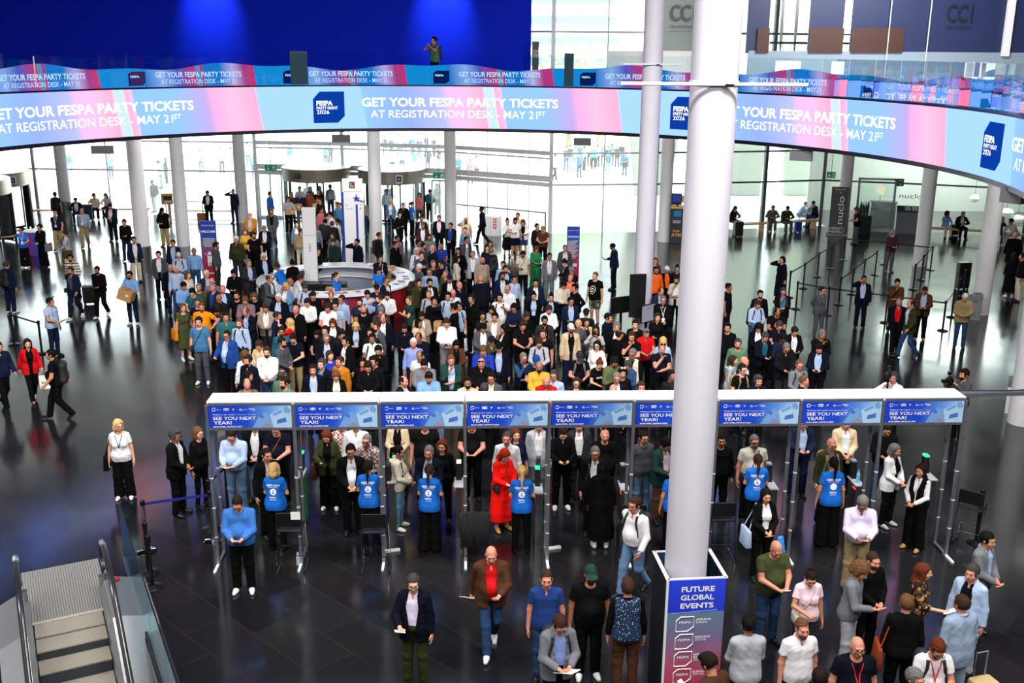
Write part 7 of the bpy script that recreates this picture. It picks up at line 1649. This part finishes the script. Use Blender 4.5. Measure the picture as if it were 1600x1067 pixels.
~654 379.6 60 st M s.ltgrey tr.black st.black t
~662 385 60 st M t.dgrey tr.black st.black m br:black
~675 387.5 -50 st M s.dnavy tr.black bd f
~689 386 10 ph M p.royal tr.black bd t br:dbrown *royal blue polo
~652 392 20 st M s.white tr.black bz.white r bp
~658.5 399 20 st M s.denim tr.black st.brown f
752 327 -75 wk M s.dnavy tr.black st.black d|walking past the hydrant box
793 346 15 hf F b.white sk.black bn.dbrown m cb *white blouse and black skirt|at the window right of the hydrant box
805 345 10 pl M p.white sh.dnavy st.dbrown m br sgl phone sh:white *white polo and shorts|shorts, right of the white blouse and black skirt
~809 337 -10 st M s.beige tr.khaki st.dbrown m gl
817.5 347.5 -10 ph F jt.white.black sh.denim lg.brown f sh:white
~839.5 354 40 st M k.black tr.black st.black m
848 358 -10 ph M t.brown tr.black bz.grey r *brown t-shirt
817 397.6 0 pl M p.cream tr.black st.dbrown t sgl cb phone *cream polo with sunglasses
838 390 25 ph F b.green wd.green bb.ltbrown r *green blouse|green wide trousers, left of the event banner
858.6 401 0 st M j.grey.white tr.grey st.dbrown r gl *grey suit|left of the event banner
~760.7 387.5 20 st F k.black tr.black lg.dbrown f
~766 381 10 st F b.cream tr.black lg.dbrown m
767 392.6 -150 st M j.navy.white tr.navy st.grey r bp
739 397.6 0 hi M j.ltgrey.white tr.black st.grey r phonew *raised arm in light grey|arm raised high with a phone
~882 411 -90 pl F j.black.white tr.black bn.black f phone
883 388 5 st M j.dgrey.white tr.dgrey bz.grey r lan
1222 406 -60 er F g.dnavy -.x bb.black f phone|alone at the start of the queue posts
1188 460 0 st M k.black tr.black st.black r br
1184 476 15 ph M s.ltblue jn.denim st.brown r gl bp *light blue shirt at right
1224 456 -10 ch M jt.black.steel tr.black st.dgrey r gl bp
1215 488 0 ph H t.black tr.black rc.black t *black t-shirt with red print
1185 512.5 0 ph F jt.black.white tr.black cu.black m
1195.6 526.6 20 ph M j.dnavy.teal tr.black st.dgrey r phone *navy blazer with teal
1218 509 10 ph M p.dnavy tr.black st.dgrey r
1224 529 10 ph M k.navy tr.black st.black d
1241.6 518 10 ph M j.black.white tr.black st.dbrown m paper *black blazer at right
1229 543.5 5 ph H jt.blk2.black tr.char bz.grey m gl phone
1280 545 -20 ph M j.dnavy.ltblue tr.black st.black r br phone *navy suit far right of crowd
1284.7 523 10 ch H k.black tr.black st.grey t
1249 570.6 10 hf M s.grey tr.black bz.ltbrown r gl bp *grey shirt with black straps
~1257 595 70 st M j.dnavy.white tr.black bz.ltbrown r
1153 537 -10 st M h.sage tr.black st.dgrey r br:dgrey *sage hooded top
1136.6 512 -20 st M k.black tr.black st.black m
1146 563 70 st F h.ltgrey tr.black lg.brown f
~1163.7 565 50 st M j.dnavy.white tr.black bd r
1160 577 30 st M t.black tr.black st.dbrown f gl bpk *black t-shirt with khaki straps
1185 595 10 st M jc.dnavy tr.black vl.dgrey r
1139 449 60 st M t.black tr.black st.black t
1284.7 454 15 bk F jc.dgrey tr.dgrey st.dbrown r gl *grey guard uniform|hands behind the back by the queue posts
1350 436.6 -15 er M j.dnavy.ltblue tr.dnavy bz.black t lan:r phone *red lanyard on phone|red lanyard, phoning inside the queue posts
1402 442 -10 ch M jc.brown tr.black st.black m *brown zip jacket
1405 472 -20 wk M jt.dnavy.red tr.black bz.grey r br:grey *red shirt under navy
1423 475 -80 wk M j.dolive.white jn.denim rc.brown r
1445 454 -20 ph M j.brown.ltblue tr.black bz.dbrown t phone sh:tan *brown blazer
1508 465 -20 ph M jc.khaki jn.denim bz.white r|beside the grey bin at right
1396 590 -40 cm M s.white tr.black st.dgrey r *camera operator with white shirt|lifting a black camera behind the gantry
1506 585 -70 cm M s.dgrey tr.black vl.dbrown m br|filming sideways behind the gantry's right end
1396 365 10 ph M k.plum tr.dgrey cu.grey r|grey curls, standing alone inside the queue posts
1208 325 -5 si M k.dgrey tr.dgrey st.grey r sh:white|sitting leftmost on the wooden bench by the window
1231 326 10 si H k.dolive tr.dgrey bz.dbrown t|sitting in the middle of the wooden bench by the window
~1259 319.5 90 sd F jc.steel jn.denim bn.dbrown f|sitting sideways right of the blue suitcase
1270.6 318 -60 si M k.navy jn.denim bz.dbrown r|sitting at the right end by the window
1338 328 -90 ph M t.black tr.dgrey bb.ltbrown r phone|sideways with a phone right of the restaurant totem
1480.6 334 0 sj F s.sky tr.cream cu.black d|curly hair, sitting right of the pillar on a bench
1505 335 0 si M j.black.white tr.black st.grey r|sitting beside the curly haired person on the right bench
~1567 343 20 si M k.brown jn.denim rc.brown r|sitting right of the last pillar
1579.5 345.7 -80 sd M k.cream tr.ltgrey st.black m sh:white|bending forward on the bench at the right edge
1586 368 160 st H c.black.black tr.black bd r|bald, back turned near the right edge
1584 400 170 st F g.black -.x lg.black m sh:white|long dress, back turned near the right edge
1597 401 -100 st M k.black tr.cream st.black m|cut by the right edge in cream trousers
~1149 326 20 si F k.black tr.black lg.black m|sitting close to the big pillar by a black suitcase
362 681 -5 ph H s.ltblue jn.ltdenim bz.dbrown r gl book *light blue shirt with booklet|reading a booklet under the first header
398 664 0 hf M jt.black.white jn.ltdenim st.brown r|head hidden by the first header
431 670 0 ph H t.dnavy tr.black st.brown r cbrust|rust strap, head cut by the first header
417 711 40 st M j.black.pink tr.black bz.dbrown r *black blazer at first gate|facing the first gate helper
428.6 733 175 hf F t.staff tr.black bb.blond f *blond gate helper|back turned with printed shirt, first helper from the left
510 682 0 pl F jt.dolive.black wd.black bb.red r hbr:brown phone sh:white *dark olive jacket under second header|brown bag, under the second header
548 705 10 hf H j.black.white tr.black st.black m gl *black suit at second gate|facing the second gate helper
573 689 -10 st M s.plaid tr.black bz.grey r gl bpl *plaid shirt|grey hair, behind the second gate helper
575.6 729 180 hf F t.staff tr.black pt.dbrown m *second gate helper|back turned with printed shirt, second helper from the left
556 664 0 st M jc.white tr.char st.brown r|head hidden by the second header
534 664 0 st M s.plaid tr.char st.brown r|head hidden by the second header, left of the white jacket
624 706 80 hf F h.cream jn.ltdenim pt.black m gl bp sh:white *cream hooded top|facing right under the third header
670 707 -10 hf H j.dnavy.ltblue tr.mauve bz.grey r br:grey *navy jacket at third gate|grey beard, facing the third gate helper
691 697 -10 st F k.black tr.black lg.red f|reddish hair beside the third gate helper
671 735 175 hf F t.staff wd.black pt.brown f *third gate helper|back turned with printed shirt, third helper from the left
621 660 0 hf F c.beige.black tr.black bn.dbrown f|head hidden by the third header
664 663 0 st H t.black tr.black st.brown r|head hidden by the third header, right of the beige coat
737 664 0 ph H t.black tr.black st.brown r paper|head hidden by the fourth header, holding a leaflet
792 685 -10 st M s.white tr.navy bz.dgrey r *white shirt behind red dress|behind the scarlet dress
806 679 20 st F b.navy tr.black lg.red f
789 712 30 ph F g.scarlet -.x lg.flame f cb sh:tan sk:sandal *scarlet dress|flame red hair and sandals, under the fourth header
815.5 737 180 hf F t.staff tr.black pt.blond f *fourth gate helper|back turned with printed shirt, blond ponytail beside the scarlet dress
880 677 5 ph M s.black tr.black st.dbrown f phone sh:white *black shirt with white shoes|white shoes, under the fifth header
945 680 0 hf H k.black tr.black bd r sg|sunglasses on bald head under the fifth header
930 708 0 st M j.black.white tr.black bz.grey m gl bp *black suit at fifth gate|facing the person in a long black dress
941.5 731 180 st F g.black -.x lg.black d sh:white *long black dress at gate|back turned under the fifth header
842 664 0 st M j.ltgrey.white tr.grey st.brown r|head hidden by the fifth header
905 664 0 st M j.char.white tr.char st.brown r|head hidden by the fifth header, left of the bald head
1006 684 20 st M k.dgrey jn.ltdenim st.black m gl *dark grey sweater under sixth header|glasses, under the sixth header
1041 695 30 ph M j.dgreen.pink tr.brown st.black t|half hidden by the big pillar under the sixth header
991 789 -45 wk H s.white jn.ltdenim st.brown r gl bp *white shirt leaving with backpack|striding left of the big pillar
1055 736 180 st F t.staff tr.black pt.dbrown m|almost hidden behind the big pillar
1179 690 5 st H p.stone tr.black bz.grey r gl br:grey cb *stone polo|grey beard, under the seventh header
1184 719 175 hf F t.staff tr.black pt.brown f *fifth gate helper|back turned with printed shirt, right of the big pillar
1197 775 10 hf F j.black.white tr.black lg.black m hbr:ltblue *black suit with pale blue bag|pale blue bag, in front of the helper right of the pillar
1299.5 695 10 st M jt.dolive.grey tr.black bd r gl bpk *dark olive jacket under eighth header|bald, khaki backpack, facing a gate helper
1302 724 180 st F t.staff wd.black pt.black m s1.04 *sixth gate helper|back turned with printed shirt, rightmost helper
1399 704 35 hf F jt.white.black tr.black bb.grey r sh:silver *white blazer|silver shoes, at the rightmost gate
1438.6 735 -50 hf F v.black.white wd.black lg.dbrown m sh:tan *black vest at right gate|white sleeves, at the rightmost gate
1386 670 -10 ph M k.black jn.denim st.dbrown m br phone|under the ninth header
1322 661 0 hf M jt.beige.white tr.black st.brown r|head hidden by the eighth header
1256 662 0 ph M j.navy.ltblue tr.navy st.brown r|head hidden by the eighth header, left of the beige jacket
1127 688 0 st M k.black tr.black st.black m|peeking out right of the big pillar
1348 787 -5 ph H s.lilac tr.khaki st.grey t gl phonew *pale lilac shirt|khaki trousers, checking a phone front right
185 665 10 sl F t.white wd.black bb.blond f gl lan:b sh:white hbr:black *white t-shirt at left|wide black trousers, alone on the blue lit floor
274 681 75 hf M j.black.white tr.black vl.dgrey t gl *black suit at left|sideways behind the blue belt
310 677 60 st F k.black ls.black bb.ltbrown f gl|left of the first gantry leg
371 787 5 ph H k.corn tr.black bz.dbrown r gl sh:white phonew *cornflower sweater|alone in front of the first gate
646 912 -8 rd M j.dnavy.lilac tr.dolive st.dgrey f gl paper *navy blazer walking to front|alone on the dark floor, front left of centre
767.5 867 5 wp H jt.brown.red jn.denim bd r sh:white book *brown jacket over red|bald, walking in front of the third stool
854 905 0 st M p.indigo jn.denim bz.brown r *indigo polo in front|cropped hair, front centre
923 898 5 st H t.black tr.black cap.dgreen t br phone sh:white *dark green cap in front|dark green cap, right of the indigo polo
981 918 180 st M v.dots.black tr.brown vl.brown r *spotted vest|back turned left of the printed pillar box
875 976 15 ph M j.grey.peri tr.black st.brown r gl bp book *grey blazer with booklet in front|bowed over a booklet, bottom centre
1107 1037 -140 ph H k.brown tr.black vl.dbrown r phonew|phone in hand, in front of the printed pillar box
1213 858 15 ph H t.olive jn.denim bd r phonew *olive t-shirt in front|bald, right of the printed pillar box
1169 976 185 hf M k.ltgrey tr.black st.black t *light grey sweater from behind|back turned right of the printed pillar box
1267 903 5 pl F p.pink tr.char bn.dbrown m cbstone *pale pink polo|beige crossbody bag, front right
1253.5 982 10 st M p.white tr.black bz.ltbrown r br *white polo in front|bearded, below the pale pink polo
1340 1011 0 st H t.dnavy tr.black bd r gl lan:r *bald with red lanyard|bald with red lanyard, bottom right
1345 892 60 pl M k.grey tr.ltgrey cu.ltbrown r *grey sweater with ginger curls|ginger curls, sideways front right
1365 876 20 hf M k.black tr.black bz.brown r br|right of the ginger curls
1444 893 60 rd F b.floral tr.black lg.red f paper *dark patterned blouse|reddish hair, holding a leaflet front right
1543.6 844 40 hf M j.grey.ltblue tr.black st.black m *grey blazer at far right|far right in front of the gantry end
1518.6 895 -50 st M jt.ltblue.dnavy tr.ltgrey st.dgrey r *light blue blazer|facing left at the right edge group
1501.5 943 200 st H j.bluegrey.white tr.bluegrey st.brown r *blue grey suit from behind|back turned at the right edge group
1416 942 170 st M k.black tr.black st.ltbrown r hb:rust *black sweater from behind|back turned, front right group
1465 1014 0 ph M t.white tr.black st.red r br gl lan:r bp *white t-shirt with red lanyard|ginger beard, bottom right
1281 1058 160 st M k.black tr.black st.dbrown r|only dark hair showing at the bottom edge
1430.7 1061 30 st M k.black tr.black st.grey r|only grey hair showing at the bottom edge
678 66 -50 cm M t.sage tr.black st.black m bp z7.3|up on the gallery photographing in front of the blue wall
""".strip().split('\n')
STATIC = [(35, 330, 'the left revolving doors'), (545, 330, 'the direction totem'), (483, 370, 'the slim totem'), (325, 390, 'the welcome banner'), (895, 400, 'the event banner'), (1003, 480, 'the slim pillar'), (1080, 560, 'the big pillar'), (586, 330, 'the middle pillar'), (525, 440, 'the round desk')]
RS = [spec(r.lstrip('~')) for r in ROWS]
for r, w in zip(RS, ROWS):
    r['far'] = w[0] == '~'
    r['ref'] = None; n = []
    it = iter(r['ex'])
    raw = ' '.join(r['ex'])
    if '*' in raw: a, b = raw.split('*', 1); r['ex'] = a.split(); r['ref'] = b.strip()
LM = STATIC + [(q['hx'], q['hy'], 'the ' + q['ref'], q) for q in RS if q['ref']]
USED = set()
def nwords(s): return len(s.split())
def locate(r):
    """phrases that place a figure beside something one can find"""
    c = []
    for l in LM:
        if len(l) > 3 and l[3] is r: continue
        dx, dy = r['hx'] - l[0], (r['hy'] - l[1]) * 1.3; d = math.hypot(dx, dy)
        c.append((d, ('right of ' if dx > 0 else 'left of ') + l[2] if abs(dx) > abs(dy) else ('in front of ' if dy > 0 else 'behind ') + l[2]))
    return [p for d, p in sorted(c)[:9]]
FACEW = lambda f: 'facing away' if abs(((f + 180) % 360) - 180) > 130 else ('turned right' if 50 < ((f + 180) % 360) - 180 <= 130 else ('turned left' if -130 <= ((f + 180) % 360) - 180 < -50 else ''))
# heads stay where they are seen; bodies that would stand inside each other differ a little in height instead
for r in RS: base_scale(r)
def _spots(): return np.array([G(r['hx'], r['hy'], r['hz'] * r['sc'] + r['zf'])[:2] for r in RS])
_lo = np.array([r['sc'] for r in RS]) * .945; _hi = np.array([r['sc'] for r in RS]) * 1.055; _dist0 = np.array([np.linalg.norm(p) for p in _spots()])
for _k in range(60):
    P_ = _spots(); dd = np.linalg.norm(P_[:, None] - P_[None], axis=2); np.fill_diagonal(dd, 9); i_, j_ = np.where(dd < .46)
    if not len(i_): break
    rad = np.linalg.norm(P_, axis=1)
    for i, j in zip(i_, j_):
        if i < j:
            f, n_ = (i, j) if rad[i] > rad[j] or (rad[i] == rad[j] and RS[i]['hy'] < RS[j]['hy']) else (j, i)
            RS[f]['sc'] = max(_lo[f], RS[f]['sc'] - .004); RS[n_]['sc'] = min(_hi[n_], RS[n_]['sc'] + .004)
for r in RS: person(r)
for r in RS:
    s, b = core(r); hair = b[0]; k = r['top'][0]; short = f"{PAL[r['top'][1]][1]} {TOPWORD[k]}"; done = None; cands = []
    if r['where']: cands += [f"person in {s}, {r['where']}", f"person in {short}, {r['where']}"]
    else:
        for loc in locate(r):
            for t in (f"person in {s} with {hair}, {loc}", f"person in {short} with {hair}, {loc}", f"person in {s}, {loc}", f"person in {short}, {loc}"): cands.append(t)
    for t in cands:
        if nwords(t) <= 16 and t not in USED: done = t; break
    if done is None: done = cands[-1]
    USED.add(done); r['label'] = done; r['short'] = short
    if r['far']: continue
    r['root']['label'] = done; r['root']['category'] = 'person'
    r['root']['group'] = 'visitors in the entrance hall' if r['top'][1] != 'staff' else 'helpers in bright blue t-shirts'
for o, cat, lab, r in HELD:
    if r['far']: continue
    opts = []
    tail = r['label'].replace('person in ', '', 1)
    t = f"{lab} person in {tail}"
    if nwords(t) > 16: t = f"{lab} {tail}"
    if nwords(t) > 16:
        for loc in ([r['where']] if r['where'] else []) + locate(r):
            t = f"{lab} {r['short']} wearer, {loc}"
            if nwords(t) <= 16 and t not in USED: break
    if t in USED or nwords(t) > 16: t = ' '.join(t.split()[:16])
    USED.add(t); tag(o, t, cat)
# prints on shirts
def rows_for(ref): return next(q for q in RS if q['ref'] == ref)
help_geo = None
for r in RS:
    if r['top'][1] == 'staff' and abs(((r['face'] + 180) % 360) - 180) > 100 and r['hy'] > 600:
        bv = bvh_of(r['topobj'].data); g1 = text_fit('NEED HELP?', .038, .25, .05, 'CENTER'); g2 = text_fit('information point', .014, .19, .02, 'CENTER'); g3 = text_fit('FESPA', .026, .13, .05, 'CENTER'); g4 = text_fit('event team', .02, .11, .02, 'CENTER')
        ci = ([(.062 * math.cos(a), 0, .062 * math.sin(a)) for a in np.linspace(0, 2 * PI, 21)[:-1]], [tuple(range(20))])
        m = print_on(bv, [(*g1, 0, 1.345, 0), (*g2, 0, 1.318, 0), (*ci, 0, 1.235, 0), (*g3, 0, 1.115, 0), (*g4, 0, 1.08, 0)], True); pr = m.build('back_print', WPRINT, r['root'])
        i_ = text_geo('i', .075, 1.1, .06, 'CENTER'); m = print_on(bv, [(*i_, 0, 1.20, 0)], True); m.v = [(v[0], v[1] + .004, v[2]) for v in m.v]; m.build('print_letter', BPRINT, pr)
r = rows_for('graphic black t-shirt'); bv = bvh_of(r['topobj'].data); PALEG = mat('print_pale_green', '#a8b48a', .7)
ringg = []
for a0 in np.linspace(0, 2 * PI, 17)[:-1]: ringg.append(([(.085 * math.cos(a0), 0, .10 * math.sin(a0)), (.085 * math.cos(a0 + .3), 0, .10 * math.sin(a0 + .3)), (.115 * math.cos(a0 + .3), 0, .135 * math.sin(a0 + .3)), (.115 * math.cos(a0), 0, .135 * math.sin(a0))], [(0, 1, 2, 3)], 0, 1.20, 0))
ringg.append(([(.05 * math.cos(a), 0, .06 * math.sin(a)) for a in np.linspace(0, 2 * PI, 13)[:-1]], [tuple(range(12))], 0, 1.20, 1)); print_on(bv, ringg, False).build('front_print', [PALEG, WPRINT], r['root'])
for ref, col, txt in (('olive t-shirt', '#d8d4b8', 'outdoor'), ('black t-shirt with reddish bun', '#e8e8e8', 'FW24')):
    r = rows_for(ref); bv = bvh_of(r['topobj'].data); m = print_on(bv, [(*text_fit(txt, .05, .19, .03, 'CENTER'), 0, 1.24, 0)], False); m.build('front_print', mat('print_' + ref[:5].strip(), col, .7), r['root'])
r = rows_for('black t-shirt with red print'); bv = bvh_of(r['topobj'].data); print_on(bv, [([(.07 * math.cos(a) * (1 + .3 * (k % 2)), 0, .08 * math.sin(a) * (1 + .3 * (k % 2))) for k, a in enumerate(np.linspace(0, 2 * PI, 15)[:-1])], [tuple(range(14))], 0, 1.25, 0)], False).build('front_print', mat('print_red2', '#c8382a', .7), r['root'])
# things they carry
def in_hands(r, dz=0, dy=0, side='both'):
    J = joints(r['pose'], r['build']); hand = lambda n: Vector(J['W' + n] + (J['W' + n] - J['E' + n]) / np.linalg.norm(J['W' + n] - J['E' + n]) * .10)
    p = (hand('L') + hand('R')) / 2 if side == 'both' else hand(side); p = p + Vector((0, dy, dz)); return r['MW'] @ p
for ref, d, lab, tilt in (('cardboard box carrier at left', (.44, .34, .34), 'taped cardboard box carried tilted by the person in sky blue shirt', .35), ('box carrier in centre', (.22, .2, .28), 'small carton held up in the centre of the crowd', 0), ('grey shirt with box', (.46, .34, .2), 'flat cardboard box carried in from the revolving door', 0)):
    r = rows_for(ref); p = in_hands(r, -d[2] / 2 + .02, -.02); t = carton(p, d, math.radians(r['face']), lab); t.rotation_euler = (0, tilt, math.radians(r['face']))
    if ref == 'cardboard box carrier at left': t.location = p + Vector((0, 0, .02))
r = [q for q in RS if q['hx'] == 468 and q['hy'] == 304][0]; carton(in_hands(r, -.12, -.02), (.34, .3, .3), 0, 'cardboard box carried by the bald person in navy sweater at the doors')
r = [q for q in RS if q['hx'] == 79 and q['hy'] == 472][0]; m = MB().box((0, 0, 0), (.17, .24, .012)); o = m.build('tablet', PAPER); o.location = in_hands(r, .04, -.05, 'R'); o.rotation_euler = (-.5, 0, math.radians(70)); tag(o, 'white tablet held by the person reading near the left barrier posts', 'tablet')
r = rows_for('red jacket at left'); p = r['MW'] @ Vector((.32, -.16, .52)); t = empty('shopping_bag', p, math.radians(20), 'white paper shopping bag with black lettering carried by the red jacket wearer', 'bag'); MB().box((0, 0, .0), (.30, .11, .34)).build('paper_bag', PAPER, t); MB().box((-.153, 0, 0), (.004, .112, .34)).build('side_panel', mat('kraft', '#b8844a', .7), t); flat_text(t, 'lettering', (('BOSS', -.10, -.02, .05, .2, .03),), GPRINT, -.058); m = MB(); m.tube([(-.08, 0, .17), (-.05, 0, .30), (.05, 0, .30), (.08, 0, .17)], .006, 6); m.build('handle', mat('kraft', '#b8844a', .7), t)
r = [q for q in RS if q['hx'] == -2][0]; b = empty('backpack'); b.matrix_world = r['MW']; tag(b, 'red backpack worn by the person cut by the left edge', 'backpack')
if BPM is None: BPM = make_backpack_meshes()
skinobj(put('bag', BPM[0], b), cloth('red')); skinobj(put('handle', BPM[1], b), cloth('red'))
r = rows_for('black suit with pale blue bag'); p = r['MW'] @ Vector((.30, -.10, .62)); t = empty('carrier_bag', p, .2, 'bright blue carrier bag hanging from the arm of the black suit wearer', 'bag'); m = MB(); m.add([(-.13, -.06, -.2), (.13, -.06, -.22), (.13, .06, -.2), (-.13, .06, -.21), (-.05, -.03, .22), (.05, -.03, .24), (.05, .03, .23), (-.05, .03, .22)], [(0, 3, 2, 1), (4, 5, 6, 7), (0, 1, 5, 4), (1, 2, 6, 5), (2, 3, 7, 6), (3, 0, 4, 7)]); m.build('pouch', mat('plastic_blue', '#2f8fe0', .35, bump=.3), t, True, .02)
def camera(p, rz, lab, rig=True):
    t = empty('video_camera', p, rz, lab, 'camera'); MB().box((0, 0, 0), (.11, .14, .12)).build('camera_body', BLKPL, t, bevel=.01); MB().tube([(0, -.07, 0), (0, -.20, 0)], [.042, .048], 14).build('lens', BLKPL, t, True); MB().box((0, .02, .085), (.05, .08, .04)).build('viewfinder', BLKPL, t)
    if rig: MB().tube([(0, 0, -.06), (0, .01, -.34)], .022, 10).build('grip', BLKPL, t, True); MB().box((0, -.02, .17), (.07, .07, .08)).build('monitor', BLKPL, t, bevel=.008)
    return t
r = rows_for('camera operator with white shirt'); camera(r['MW'] @ Vector((0, -.34, 1.78)), math.radians(-40), 'black camera on a grip held up by the person in white shirt behind the gantry')
r = [q for q in RS if q['hx'] == 1506][0]; camera(r['MW'] @ Vector((0, -.40, 1.53)), math.radians(-70), 'black camera held by the bearded person filming at right')
r = [q for q in RS if q['hx'] == 678][0]; camera(r['MW'] @ Vector((0, -.36, 1.50)), math.radians(-50), 'camera with lens held by the photographer on the gallery', False)
r = rows_for('light blue blazer'); q_ = G(1538, 1062, .55); suitcase((q_[0], q_[1], 0), .3, .36, .5, '#c8b27a', 'beige suitcase with black straps at the bottom right edge')
# visitors outside on the bright plaza
OUT = """885 232 0;892 229 20;899 232 -30;907 227 10;914 231 60;921 226 -20;928 230 0;935 228 40;943 227 0;950 231 -40;957 227 10;965 229 0;972 226 20;980 230 -10;906 240 30;951 238 0;977 241 0;868 244 40;601 214 0;611 217 20;622 213 -20;633 216 0;644 214 30;655 217 0;666 213 -20;678 216 10;612 236 0;628 233 20;648 235 -10;668 232 0;686 230 20;735 250 0;745 246 20;716 245 -20;508 228 20;515 226 -10;452 229 0;424 232 10;312 236 0;345 234 30;360 233 -20;247 254 -60;257 249 -50;106 240 0;171 243 20;386 226 0;396 243 10;530 321 0;655 305 0;672 300 30;683 290 0""".split(';')
rnd = random.Random(11); oc = ['navy', 'grey', 'black', 'white', 'steel', 'beige', 'rose', 'char', 'ltblue', 'teal']; q_ = 0
for s in OUT:
    x, y, f = map(float, s.split()); c = rnd.choice(oc); F_ = rnd.random() < .4
    r = spec(f"{x} {y} {f} {rnd.choice(('st', 'wk', 'ph', 'hf'))} {'F' if F_ else 'M'} {rnd.choice('tsk')}.{c} {rnd.choice(('tr.char', 'jn.denim', 'tr.black', 'jn.ltdenim'))} {rnd.choice(('lg', 'bb') if F_ else ('st', 'vl'))}.{rnd.choice(('dbrown', 'brown', 'black'))} m")
    r['far'] = True; base_scale(r); person(r); RS.append(r)
# the small, far and mostly hidden figures become one mass
bpy.context.view_layer.update()
cv, cq, cc, nv = [], [], [], 0; gone = []
KIDS = {}
for o in COL.objects:
    if o.parent is not None: KIDS.setdefault(o.parent.name, []).append(o)
farname = {r['root'].name for r in RS if r['far']} | {o.name for o, c_, l_, r in HELD if r['far']}
def gather(o): return [o] + [q for k in KIDS.get(o.name, []) for q in gather(k)]
for nm in farname:
    for o in gather(bpy.data.objects[nm]):
        gone.append(o)
        if o.type != 'MESH': continue
        me = o.data; n = len(me.vertices); co = np.empty(n * 3, np.float32); me.vertices.foreach_get('co', co); M = np.array(o.matrix_world); co = co.reshape(-1, 3) @ M[:3, :3].T + M[:3, 3]
        ls = np.empty(len(me.polygons), np.int32); me.polygons.foreach_get('loop_total', ls); lv = np.empty(len(me.loops), np.int32); me.loops.foreach_get('vertex_index', lv)
        st0 = np.r_[0, np.cumsum(ls)[:-1]]; q4 = st0[ls == 4]
        Q = np.stack([lv[q4], lv[q4 + 1], lv[q4 + 2], lv[q4 + 3]], 1)
        mn = me.materials[0].name if me.materials[0] else ''
        c = tuple(o.color)[:3] if mn in ('woven_cloth', 'hair_strands', 'shoe_leather', 'skin') else ((.02, .02, .02) if mn != 'white_paper' else (.8, .8, .8))
        if mn.startswith('cloth_'): c = (.15, .11, .09)
        cv.append(co); cq.append(Q + nv); cc.append(np.tile(np.array(c + (1,), np.float32), (n, 1))); nv += n
CM = mat('crowd_surface', '#808080', .8, var=.08, spec=.2); t_ = CM.node_tree; at_ = N(t_, 'ShaderNodeAttribute', attribute_name='tone'); t_.links.new(at_.outputs['Color'], t_.nodes['Principled BSDF'].inputs['Base Color'])
me = np_mesh('crowd', np.vstack(cv), np.vstack(cq), [CM]); ca = me.color_attributes.new('tone', 'FLOAT_COLOR', 'POINT'); ca.data.foreach_set('color', np.vstack(cc).ravel())
tag(put('crowd', me), 'mass of small distant visitors behind the others and outside on the bright plaza', 'crowd', None, 'stuff')
for o in gone: bpy.data.objects.remove(o)
# the building and trees across the plaza
FAR = mat('far_facade', '#c2c4c4', .8, var=.04)
t = empty('apartment_tower', tuple(atY(905, 100, 165)[:2]) + (0,), 0, 'pale high apartment building with rows of balconies across the plaza', 'building')
MB().box((2, 4, 17), (26, 8, 34)).build('tower', FAR, t)
for k in range(11): MB().box((2, -.6, 2 + 3 * k), (26, 1.2, .9)).build('balcony_row', mat('far_white', '#e6e6e4', .7), t); MB().box((2, -.05, 3.4 + 3 * k), (25, .1, 1.2)).build('window_row', mat('far_window', '#5c6a78', .3), t)
def far_tree(x, yb, yt, Y, w, seed, lab):
    b, tp = atY(x, yb, Y), atY(x, yt, Y); h = tp[2]; r0 = random.Random(seed); t = empty('tree', (b[0], Y, 0), 0, lab, 'tree', 'trees across the plaza'); MB().tube([(0, 0, 0), (.1, 0, h * .4), (0, 0, h * .7)], [.22, .16, .08], 8).build('trunk', mat('bark', '#6a5844', .9), t, True); m = MB()
    for k in range(900):
        a_, e_ = r0.uniform(0, 6.283), r0.uniform(-1, 1); rr_ = r0.uniform(.5, 1) ** .5; c = Vector((math.cos(a_) * math.sqrt(1 - e_ * e_) * w * rr_, math.sin(a_) * math.sqrt(1 - e_ * e_) * w * rr_, h * .62 + e_ * h * .38 * rr_)); u = Vector((r0.gauss(0, 1), r0.gauss(0, 1), r0.gauss(0, 1))).normalized(); v = u.orthogonal().normalized(); s_ = r0.uniform(.18, .34); m.add([c - u * s_, c + v * s_ * .6, c + u * s_, c - v * s_ * .6], [(0, 1, 2, 3)])
    m.build('foliage', mat('leaf_pale', '#8aa862', .7, var=.3), t)
far_tree(890, 128, 62, 95, 3.0, 1, 'leafy tree across the plaza, left of the two'); far_tree(938, 128, 66, 100, 2.8, 2, 'leafy tree across the plaza, right of the two')
_BV.clear()
# the lettering tool is no longer needed
bpy.data.objects.remove(_to)
